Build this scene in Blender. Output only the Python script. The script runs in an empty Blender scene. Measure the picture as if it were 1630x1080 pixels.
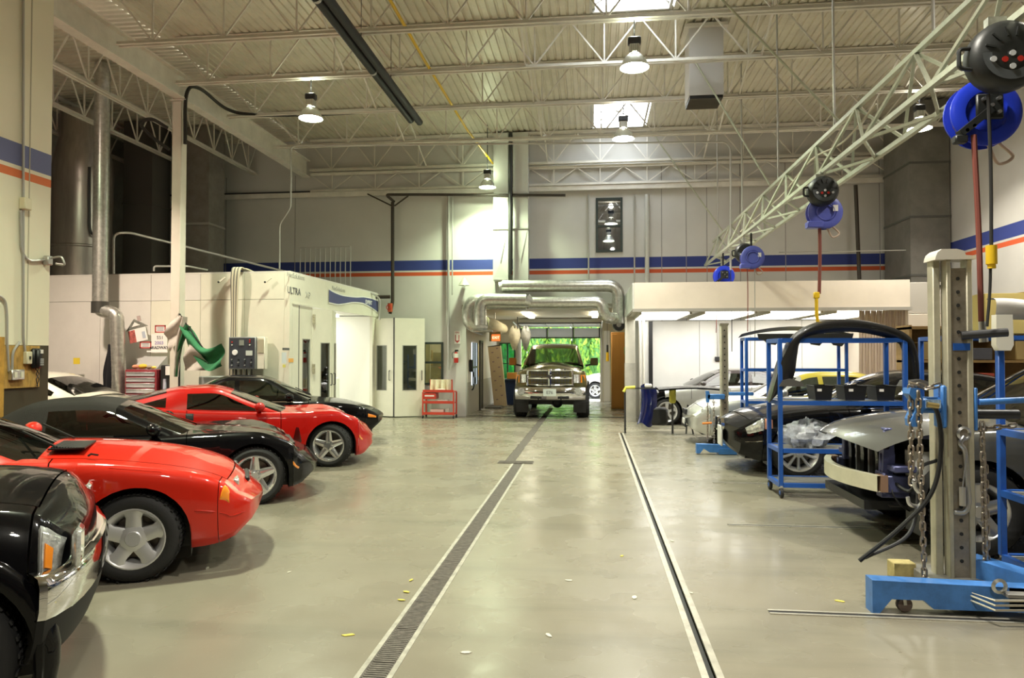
import bpy, bmesh, math, random
import numpy as np
from mathutils import Vector, Matrix, Euler
random.seed(7)
S = bpy.context.scene
COL = S.collection
PI = math.pi
R = math.radians

# ------------------------------------------------------------------ camera
cam_d = bpy.data.cameras.new('camera'); cam = bpy.data.objects.new('camera', cam_d); COL.objects.link(cam)
cam_d.sensor_width = 36.0; cam_d.sensor_fit = 'HORIZONTAL'; cam_d.lens = 36.0*1130/1630
cam_d.clip_start = 0.05; cam_d.clip_end = 300
cam.location = (0, 0, 1.70)
cam.rotation_euler = (R(90+1.318), 0, R(6.411))
S.camera = cam
# ------------------------------------------------------------------ world: bright overcast sky
W = bpy.data.worlds.new('overcast_sky'); S.world = W; W.use_nodes = True
nt = W.node_tree; nt.nodes.clear()
o_ = nt.nodes.new('ShaderNodeOutputWorld'); b_ = nt.nodes.new('ShaderNodeBackground')
b_.inputs[0].default_value = (0.93, 0.97, 1.0, 1); b_.inputs[1].default_value = 7.0
nt.links.new(b_.outputs[0], o_.inputs[0])
# ------------------------------------------------------------------ exposure
S.view_settings.view_transform = 'Standard'; S.view_settings.look = 'None'
S.view_settings.gamma = 1.0; S.view_settings.use_curve_mapping = False
S.view_settings.exposure = 0.50
LAMP_W = 125.0          # high bay lamp power
try:
    S.cycles.use_denoising = True
    S.cycles.max_bounces = 8; S.cycles.diffuse_bounces = 4; S.cycles.glossy_bounces = 4
    S.cycles.transparent_max_bounces = 12; S.cycles.transmission_bounces = 6
    S.cycles.sample_clamp_indirect = 6.0
    S.cycles.caustics_reflective = False; S.cycles.caustics_refractive = False
except Exception: pass

# ------------------------------------------------------------------ materials
_M = {}
def mat(name, col=(.8,.8,.8), rough=.5, metal=0., coat=0., noise=0., nscale=8., emit=None, estr=0., alpha=None, bump=0., spec=.5, stretch=(1,1,1), trans=0., col2=None):
    if name in _M: return _M[name]
    m = bpy.data.materials.new(name); m.use_nodes = True; _M[name] = m
    n = m.node_tree.nodes; l = m.node_tree.links; p = n['Principled BSDF']
    p.inputs['Base Color'].default_value = (*col, 1)
    p.inputs['Roughness'].default_value = rough; p.inputs['Metallic'].default_value = metal
    p.inputs['Specular IOR Level'].default_value = spec
    p.inputs['Coat Weight'].default_value = coat; p.inputs['Coat Roughness'].default_value = .03
    if trans: p.inputs['Transmission Weight'].default_value = trans
    if emit: p.inputs['Emission Color'].default_value = (*emit, 1); p.inputs['Emission Strength'].default_value = estr
    if noise or bump or col2:
        tc = n.new('ShaderNodeTexCoord'); mp = n.new('ShaderNodeMapping'); mp.inputs['Scale'].default_value = stretch
        nz = n.new('ShaderNodeTexNoise'); nz.inputs['Scale'].default_value = nscale; nz.inputs['Detail'].default_value = 6; nz.inputs['Roughness'].default_value = .65
        l.new(tc.outputs['Object'], mp.inputs[0]); l.new(mp.outputs[0], nz.inputs[0])
        if noise or col2:
            mx = n.new('ShaderNodeMix'); mx.data_type = 'RGBA'
            c2 = col2 or tuple(min(1, c*(1-noise)) for c in col)
            c1 = col if col2 else tuple(min(1, c*(1+noise*.5)) for c in col)
            mx.inputs['A'].default_value = (*c1, 1); mx.inputs['B'].default_value = (*c2, 1)
            rp = n.new('ShaderNodeMapRange'); rp.inputs[1].default_value = .35; rp.inputs[2].default_value = .68
            l.new(nz.outputs[0], rp.inputs[0]); l.new(rp.outputs[0], mx.inputs[0]); l.new(mx.outputs['Result'], p.inputs['Base Color'])
        if bump:
            bp = n.new('ShaderNodeBump'); bp.inputs['Strength'].default_value = bump; bp.inputs['Distance'].default_value = .02
            l.new(nz.outputs[0], bp.inputs['Height']); l.new(bp.outputs[0], p.inputs['Normal'])
    return m
def glass(name, tint=(.35,.38,.36), refl=.12, rough=.02):
    if name in _M: return _M[name]
    m = bpy.data.materials.new(name); m.use_nodes = True; _M[name] = m
    n = m.node_tree.nodes; l = m.node_tree.links; n.clear()
    o = n.new('ShaderNodeOutputMaterial'); mx = n.new('ShaderNodeMixShader'); t = n.new('ShaderNodeBsdfTransparent'); g = n.new('ShaderNodeBsdfGlossy')
    f = n.new('ShaderNodeFresnel'); f.inputs[0].default_value = 1.5; ad = n.new('ShaderNodeMath'); ad.operation = 'ADD'; ad.inputs[1].default_value = refl; ad.use_clamp = True
    t.inputs[0].default_value = (*tint, 1); g.inputs['Roughness'].default_value = rough; g.inputs[0].default_value = (1,1,1,1)
    l.new(f.outputs[0], ad.inputs[0]); l.new(ad.outputs[0], mx.inputs[0]); l.new(t.outputs[0], mx.inputs[1]); l.new(g.outputs[0], mx.inputs[2]); l.new(mx.outputs[0], o.inputs[0])
    return m
def paint(name, col=(.5,.5,.5), metal=0., rough=.32): return mat(name, col, rough, metal, coat=1., spec=.15)

# ------------------------------------------------------------------ mesh builder
class MB:
    def __init__(s): s.v = []; s.f = []
    def add(s, vs, fs):
        b = len(s.v); s.v += [tuple(v) for v in vs]; s.f += [tuple(b+i for i in f) for f in fs]; return s
    def box(s, c, d, rz=0., rx=0., ry=0., bev=0.):
        x, y, z = d[0]/2, d[1]/2, d[2]/2
        if bev > 0 and min(x, y, z) > bev:
            vs = []; 
            for sx in (-1,1):
                for sy in (-1,1):
                    for sz in (-1,1):
                        vs += [(sx*x, sy*(y-bev), sz*(z-bev)), (sx*(x-bev), sy*y, sz*(z-bev)), (sx*(x-bev), sy*(y-bev), sz*z)]
            idx = lambda sx, sy, sz, k: (((sx>0)*4)+((sy>0)*2)+(sz>0))*3+k
            fs = []
            for a in (-1,1):
                fs.append([idx(a,-1,-1,0), idx(a,1,-1,0), idx(a,1,1,0), idx(a,-1,1,0)][::a])
                fs.append([idx(-1,a,-1,1), idx(-1,a,1,1), idx(1,a,1,1), idx(1,a,-1,1)][::a])
                fs.append([idx(-1,-1,a,2), idx(1,-1,a,2), idx(1,1,a,2), idx(-1,1,a,2)][::a])
            for a in (-1,1):
                for b in (-1,1):
                    fs.append([idx(a,b,-1,0), idx(a,b,-1,1), idx(a,b,1,1), idx(a,b,1,0)][::a*b])
                    fs.append([idx(a,-1,b,0), idx(a,1,b,0), idx(a,1,b,2), idx(a,-1,b,2)][::a*b])
                    fs.append([idx(-1,a,b,1), idx(-1,a,b,2), idx(1,a,b,2), idx(1,a,b,1)][::a*b])
                    for k in (-1,1): fs.append([idx(a,b,k,0), idx(a,b,k,2), idx(a,b,k,1)][::-a*b*k])
        else:
            vs = [(sx*x, sy*y, sz*z) for sx in (-1,1) for sy in (-1,1) for sz in (-1,1)]
            fs = [(0,1,3,2),(4,6,7,5),(0,4,5,1),(2,3,7,6),(0,2,6,4),(1,5,7,3)]
        m = Matrix.Translation(c) @ Euler((rx, ry, rz)).to_matrix().to_4x4()
        return s.add([m @ Vector(v) for v in vs], fs)
    def cyl(s, p0, p1, r, n=12, r2=None, cap=True):
        p0 = Vector(p0); p1 = Vector(p1); d = p1-p0; r2 = r if r2 is None else r2
        q = d.to_track_quat('Z', 'Y').to_matrix(); vs = []
        for p, rr in ((p0, r), (p1, r2)):
            for i in range(n):
                a = 2*PI*i/n; vs.append(p + q @ Vector((math.cos(a)*rr, math.sin(a)*rr, 0)))
        fs = [(i, (i+1)%n, n+(i+1)%n, n+i) for i in range(n)]
        if cap: fs += [tuple(range(n-1,-1,-1)), tuple(range(n, 2*n))]
        return s.add(vs, fs)
    def bar(s, p0, p1, w, h=None, up=(0,0,1)):
        p0 = Vector(p0); p1 = Vector(p1); d = (p1-p0).normalized(); h = h or w; u = Vector(up)
        if abs(d.dot(u)) > .95: u = Vector((1,0,0)) if abs(d.x) < .9 else Vector((0,1,0))
        a = d.cross(u).normalized(); b = a.cross(d)
        vs = [p + a*(sx*w/2) + b*(sy*h/2) for p in (p0, p1) for sx, sy in ((-1,-1),(1,-1),(1,1),(-1,1))]
        return s.add(vs, [(0,3,2,1),(4,5,6,7),(0,1,5,4),(1,2,6,5),(2,3,7,6),(3,0,4,7)])
    def tube(s, pts, r, n=8, closed=False, cap=True):
        P = [Vector(p) for p in pts]; k = len(P); rs = r if isinstance(r, (list, tuple)) else [r]*k
        prev = None; rings = []
        for i in range(k):
            if closed: t = P[(i+1)%k]-P[i-1]
            else: t = P[min(i+1, k-1)]-P[max(i-1, 0)]
            t = t.normalized() if t.length > 1e-9 else Vector((0,0,1))
            if prev is None:
                u = Vector((0,0,1)) if abs(t.z) < .9 else Vector((1,0,0)); a = t.cross(u).normalized()
            else:
                a = (prev - t*prev.dot(t)); a = a.normalized() if a.length > 1e-6 else t.orthogonal().normalized()
            prev = a; b = t.cross(a)
            rings.append([P[i] + (a*math.cos(2*PI*j/n) + b*math.sin(2*PI*j/n))*rs[i] for j in range(n)])
        vs = [v for ring in rings for v in ring]; fs = []
        for i in range(k if closed else k-1):
            i2 = (i+1) % k
            for j in range(n): fs.append((i*n+j, i*n+(j+1)%n, i2*n+(j+1)%n, i2*n+j))
        if cap and not closed: fs += [tuple(range(n-1,-1,-1)), tuple(range((k-1)*n, k*n))]
        return s.add(vs, fs)
    def lathe(s, prof, o=(0,0,0), axis='Z', n=24, cap=False):
        vs = []; k = len(prof)
        for i in range(n):
            a = 2*PI*i/n; c, q = math.cos(a), math.sin(a)
            for r, h in prof:
                v = {'Z': (r*c, r*q, h), 'Y': (r*c, h, r*q), 'X': (h, r*c, r*q)}[axis]
                vs.append((o[0]+v[0], o[1]+v[1], o[2]+v[2]))
        fs = []
        for i in range(n):
            i2 = (i+1) % n
            for j in range(k-1):
                f = (i*k+j, i2*k+j, i2*k+j+1, i*k+j+1); fs.append(f if axis != 'Y' else f[::-1])
        if cap: fs += [tuple(i*k for i in range(n))[::-1], tuple(i*k+k-1 for i in range(n))]
        return s.add(vs, fs)
    def prism(s, poly, a, b, axis='Y'):
        n = len(poly); f = {'Y': lambda p, t: (p[0], t, p[1]), 'X': lambda p, t: (t, p[0], p[1]), 'Z': lambda p, t: (p[0], p[1], t)}[axis]
        vs = [f(p, a) for p in poly] + [f(p, b) for p in poly]
        fs = [(i, (i+1)%n, n+(i+1)%n, n+i) for i in range(n)] + [tuple(range(n-1,-1,-1)), tuple(range(n, 2*n))]
        return s.add(vs, fs)
    def sphere(s, c, r, n=12, m=8, sc=(1,1,1)):
        vs = []; fs = []
        for i in range(m+1):
            t = PI*i/m
            for j in range(n):
                a = 2*PI*j/n; vs.append((c[0]+r*sc[0]*math.sin(t)*math.cos(a), c[1]+r*sc[1]*math.sin(t)*math.sin(a), c[2]+r*sc[2]*math.cos(t)))
        for i in range(m):
            for j in range(n): fs.append((i*n+j, (i+1)*n+j, (i+1)*n+(j+1)%n, i*n+(j+1)%n))
        return s.add(vs, fs)
    def grid(s, fn, nu, nv):
        vs = [fn(i/nu, j/nv) for i in range(nu+1) for j in range(nv+1)]
        fs = [(i*(nv+1)+j, (i+1)*(nv+1)+j, (i+1)*(nv+1)+j+1, i*(nv+1)+j+1) for i in range(nu) for j in range(nv)]
        return s.add(vs, fs)
    def mesh(s, name, smooth=40, fix=True):
        me = bpy.data.meshes.new(name); me.from_pydata(s.v, [], s.f)
        bm = bmesh.new(); bm.from_mesh(me)
        if fix:
            bmesh.ops.remove_doubles(bm, verts=bm.verts, dist=1e-5)
            bmesh.ops.recalc_face_normals(bm, faces=bm.faces)
        bm.to_mesh(me); bm.free()
        if smooth:
            me.shade_smooth(); me.set_sharp_from_angle(angle=R(smooth))
        return me
    def build(s, name, m, parent=None, smooth=40, fix=True):
        me = s.mesh(name, smooth, fix); me.materials.append(m)
        return link(name, me, parent)
def link(name, me, parent=None, loc=None, rot=None):
    o = bpy.data.objects.new(name, me); COL.objects.link(o)
    if parent: o.parent = parent
    if loc is not None: o.location = loc
    if rot is not None: o.rotation_euler = rot
    return o
def tag(o, label=None, cat=None, group=None, kind=None):
    if label: o['label'] = label
    if cat: o['category'] = cat
    if group: o['group'] = group
    if kind: o['kind'] = kind
    return o
def thing(name, label, cat, loc=(0,0,0), rz=0., group=None):
    o = bpy.data.objects.new(name, None); COL.objects.link(o); o.empty_display_size = .2
    o.location = loc; o.rotation_euler = (0, 0, rz); return tag(o, label, cat, group)
def struct(name, mb, m, parent=None, smooth=0):
    o = mb.build(name, m, parent, smooth)
    if not parent: o['kind'] = 'structure'
    return o
def copy_tree(o, parent=None):
    c = o.copy(); COL.objects.link(c); c.parent = parent
    for ch in o.children: copy_tree(ch, c)
    return c
def text_obj(name, txt, size, m, parent, loc, rot, ext=.002, bold=0., ax='CENTER', sx=1.):
    cu = bpy.data.curves.new(name, 'FONT'); cu.body = txt; cu.size = size; cu.extrude = ext; cu.offset = bold
    cu.align_x = ax; cu.align_y = 'CENTER'; cu.resolution_u = 2
    t = bpy.data.objects.new(name, cu); COL.objects.link(t)
    me = bpy.data.meshes.new_from_object(t.evaluated_get(bpy.context.evaluated_depsgraph_get()))
    bpy.data.objects.remove(t); bpy.data.curves.remove(cu)
    me.materials.clear(); me.materials.append(m)
    o = link(name, me, parent, loc, rot); o.scale = (sx, 1, 1); return o
def bez(pts, n=10):
    """Catmull-Rom through points"""
    P = [Vector(p) for p in pts]; P = [P[0]*2-P[1]] + P + [P[-1]*2-P[-2]]; out = []
    for i in range(1, len(P)-2):
        for k in range(n):
            t = k/n; a, b, c, d = P[i-1:i+3]
            out.append(.5*((2*b) + (c-a)*t + (2*a-5*b+4*c-d)*t*t + (3*b-a-3*c+d)*t**3))
    out.append(P[-2]); return out
def rounded(pts, r, n=6):
    """polyline with rounded corners"""
    P = [Vector(p) for p in pts]; out = [P[0]]
    for i in range(1, len(P)-1):
        a = (P[i-1]-P[i]); b = (P[i+1]-P[i]); k = min(r, a.length*.49, b.length*.49)
        p, q = P[i]+a.normalized()*k, P[i]+b.normalized()*k
        for j in range(n+1):
            t = j/n; out.append(p*(1-t)**2 + P[i]*2*t*(1-t) + q*t*t)
    out.append(P[-1]); return out
# camera rays, used only to turn sizes measured on the photograph into metres
_f, _p, _y = 1130., R(1.318), R(6.411)
_fw = Vector((-math.sin(_y)*math.cos(_p), math.cos(_y)*math.cos(_p), math.sin(_p))); _rt = Vector((math.cos(_y), math.sin(_y), 0)); _up = _rt.cross(_fw)
def atY(px, py, y):
    d = _fw + _rt*((px-815)/_f) + _up*((540-py)/_f); t = y/d.y; return Vector((d.x*t, y, 1.7+d.z*t))
def atX(px, py, x):
    d = _fw + _rt*((px-815)/_f) + _up*((540-py)/_f); t = x/d.x; return Vector((x, d.y*t, 1.7+d.z*t))
def atZ(px, py, z=0.):
    d = _fw + _rt*((px-815)/_f) + _up*((540-py)/_f); t = (z-1.7)/d.z; return Vector((d.x*t, d.y*t, z))

# shared materials
WHITE = mat('wall_white_paint', (.72,.70,.64), .75, noise=.10, nscale=1.2)
BWALL = mat('back_wall_paint', (.70,.69,.66), .75, noise=.08, nscale=1.)
BLUE_S = mat('stripe_blue', (.035,.055,.20), .7); ORG_S = mat('stripe_orange', (.62,.12,.04), .7)
STEEL_W = mat('painted_white_steel', (.76,.73,.65), .5, noise=.12, nscale=3.)
DECK = mat('deck_metal', (.74,.70,.57), .36, .12, noise=.12, nscale=2.)
GALV = mat('galvanised_steel', (.62,.62,.58), .33, .85, noise=.25, nscale=14.)
CONDUIT = mat('conduit_grey', (.52,.51,.48), .4, .6)
BLACK = mat('black_plastic', (.012,.012,.013), .45)
RUBBER = mat('tyre_rubber', (.018,.018,.019), .75, bump=.2, nscale=60.)
CHROME = mat('chrome', (.82,.82,.84), .06, 1.)
ALLOY = mat('alloy_silver', (.62,.63,.65), .28, .9)
DARKM = mat('dark_metal', (.06,.06,.065), .45, .6)
BLUE_P = mat('blue_cart_paint', (.02,.10,.42), .35, noise=.15, nscale=6.)
BLUE_L = mat('light_blue_paint', (.06,.21,.58), .38, noise=.25, nscale=7.)
YELLOW = mat('yellow_plastic', (.85,.55,.02), .4)
RED_P = mat('red_paint', (.55,.03,.02), .35)
AMBER = mat('amber_lens', (.95,.30,.02), .15, coat=1.)
LENS = mat('clear_lens', (.70,.72,.70), .08, .55, coat=1., noise=.5, nscale=30.)
CGLASS = glass('car_glass', (.22,.25,.22), .06)
PANE = glass('window_pane', (.75,.80,.78), .04)
# ------------------------------------------------------------------ setting
DZ, JZ = 7.88, 6.943                 # deck height, joist underside
YB, XR, XL = 19.6, 8.5, -7.2         # back wall, right wall, near left wall
JY = [11.13, 12.86, 14.80, 17.12, 19.42]
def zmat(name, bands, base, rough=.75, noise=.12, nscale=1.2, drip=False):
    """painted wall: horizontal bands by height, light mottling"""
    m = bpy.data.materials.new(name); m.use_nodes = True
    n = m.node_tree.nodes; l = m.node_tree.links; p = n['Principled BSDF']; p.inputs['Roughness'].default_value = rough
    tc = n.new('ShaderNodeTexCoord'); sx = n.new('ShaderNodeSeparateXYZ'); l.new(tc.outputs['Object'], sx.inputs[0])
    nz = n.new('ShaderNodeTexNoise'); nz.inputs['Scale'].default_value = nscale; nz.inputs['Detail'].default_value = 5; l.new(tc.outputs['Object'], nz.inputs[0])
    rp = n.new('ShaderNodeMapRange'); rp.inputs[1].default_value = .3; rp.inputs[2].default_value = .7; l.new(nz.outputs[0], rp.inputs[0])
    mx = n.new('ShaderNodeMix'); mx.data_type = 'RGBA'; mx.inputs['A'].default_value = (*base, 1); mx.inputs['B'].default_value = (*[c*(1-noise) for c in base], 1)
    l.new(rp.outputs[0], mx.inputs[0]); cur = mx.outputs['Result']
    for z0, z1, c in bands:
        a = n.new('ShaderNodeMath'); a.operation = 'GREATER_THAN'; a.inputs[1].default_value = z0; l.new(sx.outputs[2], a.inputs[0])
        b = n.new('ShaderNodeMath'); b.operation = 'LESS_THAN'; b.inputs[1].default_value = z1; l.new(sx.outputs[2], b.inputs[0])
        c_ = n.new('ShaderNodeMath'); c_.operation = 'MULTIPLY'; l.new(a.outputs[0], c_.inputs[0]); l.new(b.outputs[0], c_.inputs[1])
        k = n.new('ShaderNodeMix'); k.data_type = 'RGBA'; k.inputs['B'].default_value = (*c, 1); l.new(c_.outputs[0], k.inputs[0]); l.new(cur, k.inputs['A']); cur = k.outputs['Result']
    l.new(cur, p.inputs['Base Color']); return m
STR = [(4.10, 4.385, (.030,.048,.22)), (3.945, 4.05, (.60,.10,.03))]
M_BACK = zmat('back_wall_striped', STR, (.66,.65,.61), noise=.08)
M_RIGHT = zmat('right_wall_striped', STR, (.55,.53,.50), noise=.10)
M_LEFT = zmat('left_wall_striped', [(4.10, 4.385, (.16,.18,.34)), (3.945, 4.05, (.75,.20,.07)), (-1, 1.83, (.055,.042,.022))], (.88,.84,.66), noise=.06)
# concrete floor: trowelled, stained, half glossy
def floor_mat():
    m = bpy.data.materials.new('sealed_concrete'); m.use_nodes = True
    n = m.node_tree.nodes; l = m.node_tree.links; p = n['Principled BSDF']
    tc = n.new('ShaderNodeTexCoord')
    def nz(scale, det=6, st=(1,1,1)):
        mp = n.new('ShaderNodeMapping'); mp.inputs['Scale'].default_value = st; l.new(tc.outputs['Object'], mp.inputs[0])
        k = n.new('ShaderNodeTexNoise'); k.inputs['Scale'].default_value = scale; k.inputs['Detail'].default_value = det; k.inputs['Roughness'].default_value = .62; l.new(mp.outputs[0], k.inputs[0]); return k.outputs[0]
    def ramp(src, a, b):
        k = n.new('ShaderNodeMapRange'); k.inputs[1].default_value = a; k.inputs[2].default_value = b; l.new(src, k.inputs[0]); return k.outputs[0]
    def mix(f, a, b):
        k = n.new('ShaderNodeMix'); k.data_type = 'RGBA'; l.new(f, k.inputs[0])
        for s_, v in (('A', a), ('B', b)):
            if isinstance(v, tuple): k.inputs[s_].default_value = (*v, 1)
            else: l.new(v, k.inputs[s_])
        return k.outputs['Result']
    c = mix(ramp(nz(.45, 3), .30, .72), (.270,.246,.186), (.205,.186,.142))
    c = mix(ramp(nz(2.6, 2), .42, .80), c, (.235,.213,.163))
    c = mix(ramp(nz(2.2, 4, (.12,1,1)), .50, .80), c, (.175,.165,.125))
    c = mix(ramp(nz(38, 3), .70, .74), c, (.34,.33,.26))
    c = mix(ramp(nz(70, 3), .69, .72), c, (.36,.35,.28))
    l.new(c, p.inputs['Base Color'])
    r = n.new('ShaderNodeMapRange'); r.inputs[1].default_value = .3; r.inputs[2].default_value = .7; r.inputs[3].default_value = .16; r.inputs[4].default_value = .38
    l.new(nz(1.2, 3), r.inputs[0]); l.new(r.outputs[0], p.inputs['Roughness'])
    bp = n.new('ShaderNodeBump'); bp.inputs['Strength'].default_value = .06; bp.inputs['Distance'].default_value = .01; l.new(nz(24), bp.inputs['Height']); l.new(bp.outputs[0], p.inputs['Normal'])
    return m
M_FLOOR = floor_mat()
mb = MB()
def rect(x0, x1, y0, y1, z=0.): mb.add([(x0,y0,z),(x1,y0,z),(x1,y1,z),(x0,y1,z)], [(0,1,2,3)])
def trough(x0, x1, y0, y1, d):
    rect(x0, x1, y0, y1, -d)
    for x in (x0, x1): mb.add([(x,y0,-d),(x,y1,-d),(x,y1,0),(x,y0,0)], [(0,1,2,3)])
    for y in (y0, y1): mb.add([(x0,y,-d),(x1,y,-d),(x1,y,0),(x0,y,0)], [(0,1,2,3)])
Y0, Y1 = -8, 26.4
rect(-14, -1.39, Y0, Y1); rect(-1.39, -1.23, Y0, 11.1); rect(-1.23, -1.07, 11.1, Y1); rect(-1.07, .57, Y0, Y1); rect(.57, .69, 15.8, Y1); rect(.69, 9, Y0, Y1)
trough(-1.23, -1.07, Y0, 11.1, .1); trough(-1.39, -1.23, 11.1, Y1, .1); trough(.57, .69, Y0, 15.8, .06)
floor = mb.build('floor', M_FLOOR, None, 0, fix=False); floor['kind'] = 'structure'
# trench grates: each cast section is a piece of the floor
GRATE = mat('cast_grate', (.17,.15,.13), .6, .3, noise=.4, nscale=20.)
FRAME = mat('trench_frame_concrete', (.40,.385,.32), .7, noise=.3, nscale=12.)
g = MB()
for x in (-.066, .066): g.box((x, .24, -.012), (.012, .48, .024))
for i in range(19): g.box((0, .012+i*.0253, -.012), (.132, .0165, .024))
gme = g.mesh('trench_grate', 0); gme.materials.append(GRATE)
for i in range(17): link('trench_grate', gme, floor, (-1.15, 2.9+i*.485, -.001))
for i in range(24): link('trench_grate', gme, floor, (-1.31, 11.36+i*.485, -.001))
j = MB(); j.box((-1.2, 11.22, .004), (.56, .25, .008)); 
for i in range(7): j.box((-1.2, 11.12+i*.034, .010), (.54, .016, .008))
j.build('trench_cross_grate', GRATE, floor, 0)
for x, y0, y1 in ((-1.236, 0, 11.1), (-1.064, 0, 11.1)):
    MB().box((x, (y0+y1)/2, .001), (.03, y1-y0, .004)).build('trench_edge', FRAME, floor, 0)
RAIL = mat('floor_rail_steel', (.52,.49,.42), .35, .35, noise=.25, nscale=9.)
for x in (.590, .670):
    MB().box((x, 3.9+4, -.004), (.040, 15.8, .014)).build('slot_rail', RAIL, floor, 0)
MB().box((.63, 3.9+4, -.05), (.04, 15.8, .03)).build('slot_track', BLACK, floor, 0)
for y, x0, x1 in ((4.9, 1.16, 8.4), (7.35, 1.35, 8.4), (9.75, 1.6, 8.4)):
    for d in (-.03, .03): MB().box(((x0+x1)/2, y+d, .002), (x1-x0, .022, .008)).build('anchor_rail', RAIL, floor, 0)
    MB().box(((x0+x1)/2, y, .0005), (x1-x0, .036, .003)).build('anchor_slot', DARKM, floor, 0)
# litter and paint flecks on the floor
FLK = mat('floor_fleck', (.62,.60,.50), .8); LEAF = mat('yellow_scrap', (.72,.60,.10), .7)

def wall(name, axis, pos, a0, a1, z0, z1, holes, m, th=.2, side=1):
    """wall plane with rectangular holes; axis 'Y' = plane y=pos spanning x, 'X' = plane x=pos spanning y; side = direction of thickness"""
    f = (lambda a, z, t: (a, pos+t, z)) if axis == 'Y' else (lambda a, z, t: (pos+t, a, z))
    A = sorted({a0, a1, *[h[0] for h in holes], *[h[1] for h in holes]}); Zs = sorted({z0, z1, *[h[2] for h in holes], *[h[3] for h in holes]})
    b = MB()
    for t in (0, side*th):
        for i in range(len(A)-1):
            for k in range(len(Zs)-1):
                ca, cz = (A[i]+A[i+1])/2, (Zs[k]+Zs[k+1])/2
                if any(h[0] < ca < h[1] and h[2] < cz < h[3] for h in holes): continue
                b.add([f(A[i],Zs[k],t), f(A[i+1],Zs[k],t), f(A[i+1],Zs[k+1],t), f(A[i],Zs[k+1],t)], [(0,1,2,3)])
    for h in list(holes)+[(a0,a1,z0,z1)]:
        c = [(h[0],h[2]),(h[1],h[2]),(h[1],h[3]),(h[0],h[3])]
        for i in range(4):
            p, q = c[i], c[(i+1)%4]; b.add([f(*p,0), f(*q,0), f(*q,side*th), f(*p,side*th)], [(0,1,2,3)])
    o = b.build(name, m, None, 0, fix=False); o['kind'] = 'structure'; return o
OP = (-3.5, .95, 0, 3.02)
w_back = wall('wall_back', 'Y', YB, -13.6, 8.6, 0, DZ+.1, [OP, (-4.73,-4.14,.87,2.07), (.12,.85,4.53,6.03)], M_BACK)
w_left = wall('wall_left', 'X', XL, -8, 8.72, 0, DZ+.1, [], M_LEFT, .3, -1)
w_right = wall('wall_right', 'X', XR, -8, 19.6, 0, DZ+.1, [], M_RIGHT, .2, 1)
wall('wall_behind', 'Y', -8, -7.5, 8.6, 0, DZ+.1, [], mat('rear_wall_paint', (.30,.29,.27), .8), .2, -1)
wall('wall_bay', 'X', -13.5, 8.4, 19.6, 0, DZ+.1, [], mat('bay_wall_paint', (.32,.30,.27), .8, noise=.2, nscale=2.), .2, -1)
wall('wall_bay_front', 'Y', 8.42, -13.5, -7.5, 0, DZ+.1, [], mat('bay_wall_paint'), .2, -1)
# wall panel joints on the back wall
JNT = mat('wall_joint', (.30,.29,.27), .8)
for px in (360, 470, 1053, 1092, 1125, 1178, 1250, 1400):
    x = atY(px, 340, YB).x; MB().box((x, YB-.002, 4.6), (.018, .006, 4.6)).build('panel_joint', JNT, w_back, 0)
for y in (7.0, 8.35): MB().box((XL+.002, y, 4.6), (.006, .014, 5.6)).build('panel_joint', mat('left_joint', (.50,.47,.36), .8), w_left, 0)
# ledger along the top of the back wall
MB().box((-2.5, YB-.10, 6.30), (21.5, .10, .13)).build('ledger', STEEL_W, w_back, 0)
MB().box((-2.5, YB-.05, 6.40), (21.5, .06, .05)).build('ledger_angle', DARKM, w_back, 0)

# roof deck: trapezoid ribs; hall ribs run along Y, bay ribs along X
SK = [(10.9, 12.68), (17.3, 19.2)]; SKX = (0.0, 1.40)
P_ = .155
def rib(i0): return [(0,0),(.095,0),(.107,.028),(.143,.028),(.155,0)]
ceil = MB()
x = -8.3
while x < XR:
    segs = [(-8, YB)]
    if SKX[0]-.08 < x < SKX[1]-.08: segs = [(-8, SK[0][0]), (SK[0][1], SK[1][0]), (SK[1][1], YB)]
    for y0, y1 in segs:
        pr = rib(x)
        for k in range(4):
            (a, c), (b, d) = pr[k], pr[k+1]; ceil.add([(x+a,y0,DZ+c),(x+b,y0,DZ+d),(x+b,y1,DZ+d),(x+a,y1,DZ+c)], [(0,1,2,3)])
    x += P_
y = 8.3
while y < YB:
    pr = rib(y)
    for k in range(4):
        (a, c), (b, d) = pr[k], pr[k+1]; ceil.add([(-13.6,y+a,DZ+c),(-8.3,y+a,DZ+c),(-8.3,y+b,DZ+d),(-13.6,y+b,DZ+d)], [(0,1,2,3)])
    y += P_
ceiling = ceil.build('ceiling', DECK, None, 0); ceiling['kind'] = 'structure'
SKF = mat('skylight_frame', (.55,.54,.50), .5)
MILK = bpy.data.materials.new('milky_dome_acrylic'); MILK.use_nodes = True
_n = MILK.node_tree.nodes; _l = MILK.node_tree.links; _n.clear()
_o = _n.new('ShaderNodeOutputMaterial'); _m = _n.new('ShaderNodeMixShader'); _t = _n.new('ShaderNodeBsdfTransparent'); _s = _n.new('ShaderNodeBsdfTranslucent')
_t.inputs[0].default_value = (.9,.93,.95,1); _s.inputs[0].default_value = (.92,.94,.96,1); _m.inputs[0].default_value = .55
_l.new(_t.outputs[0], _m.inputs[1]); _l.new(_s.outputs[0], _m.inputs[2]); _l.new(_m.outputs[0], _o.inputs[0])
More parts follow.
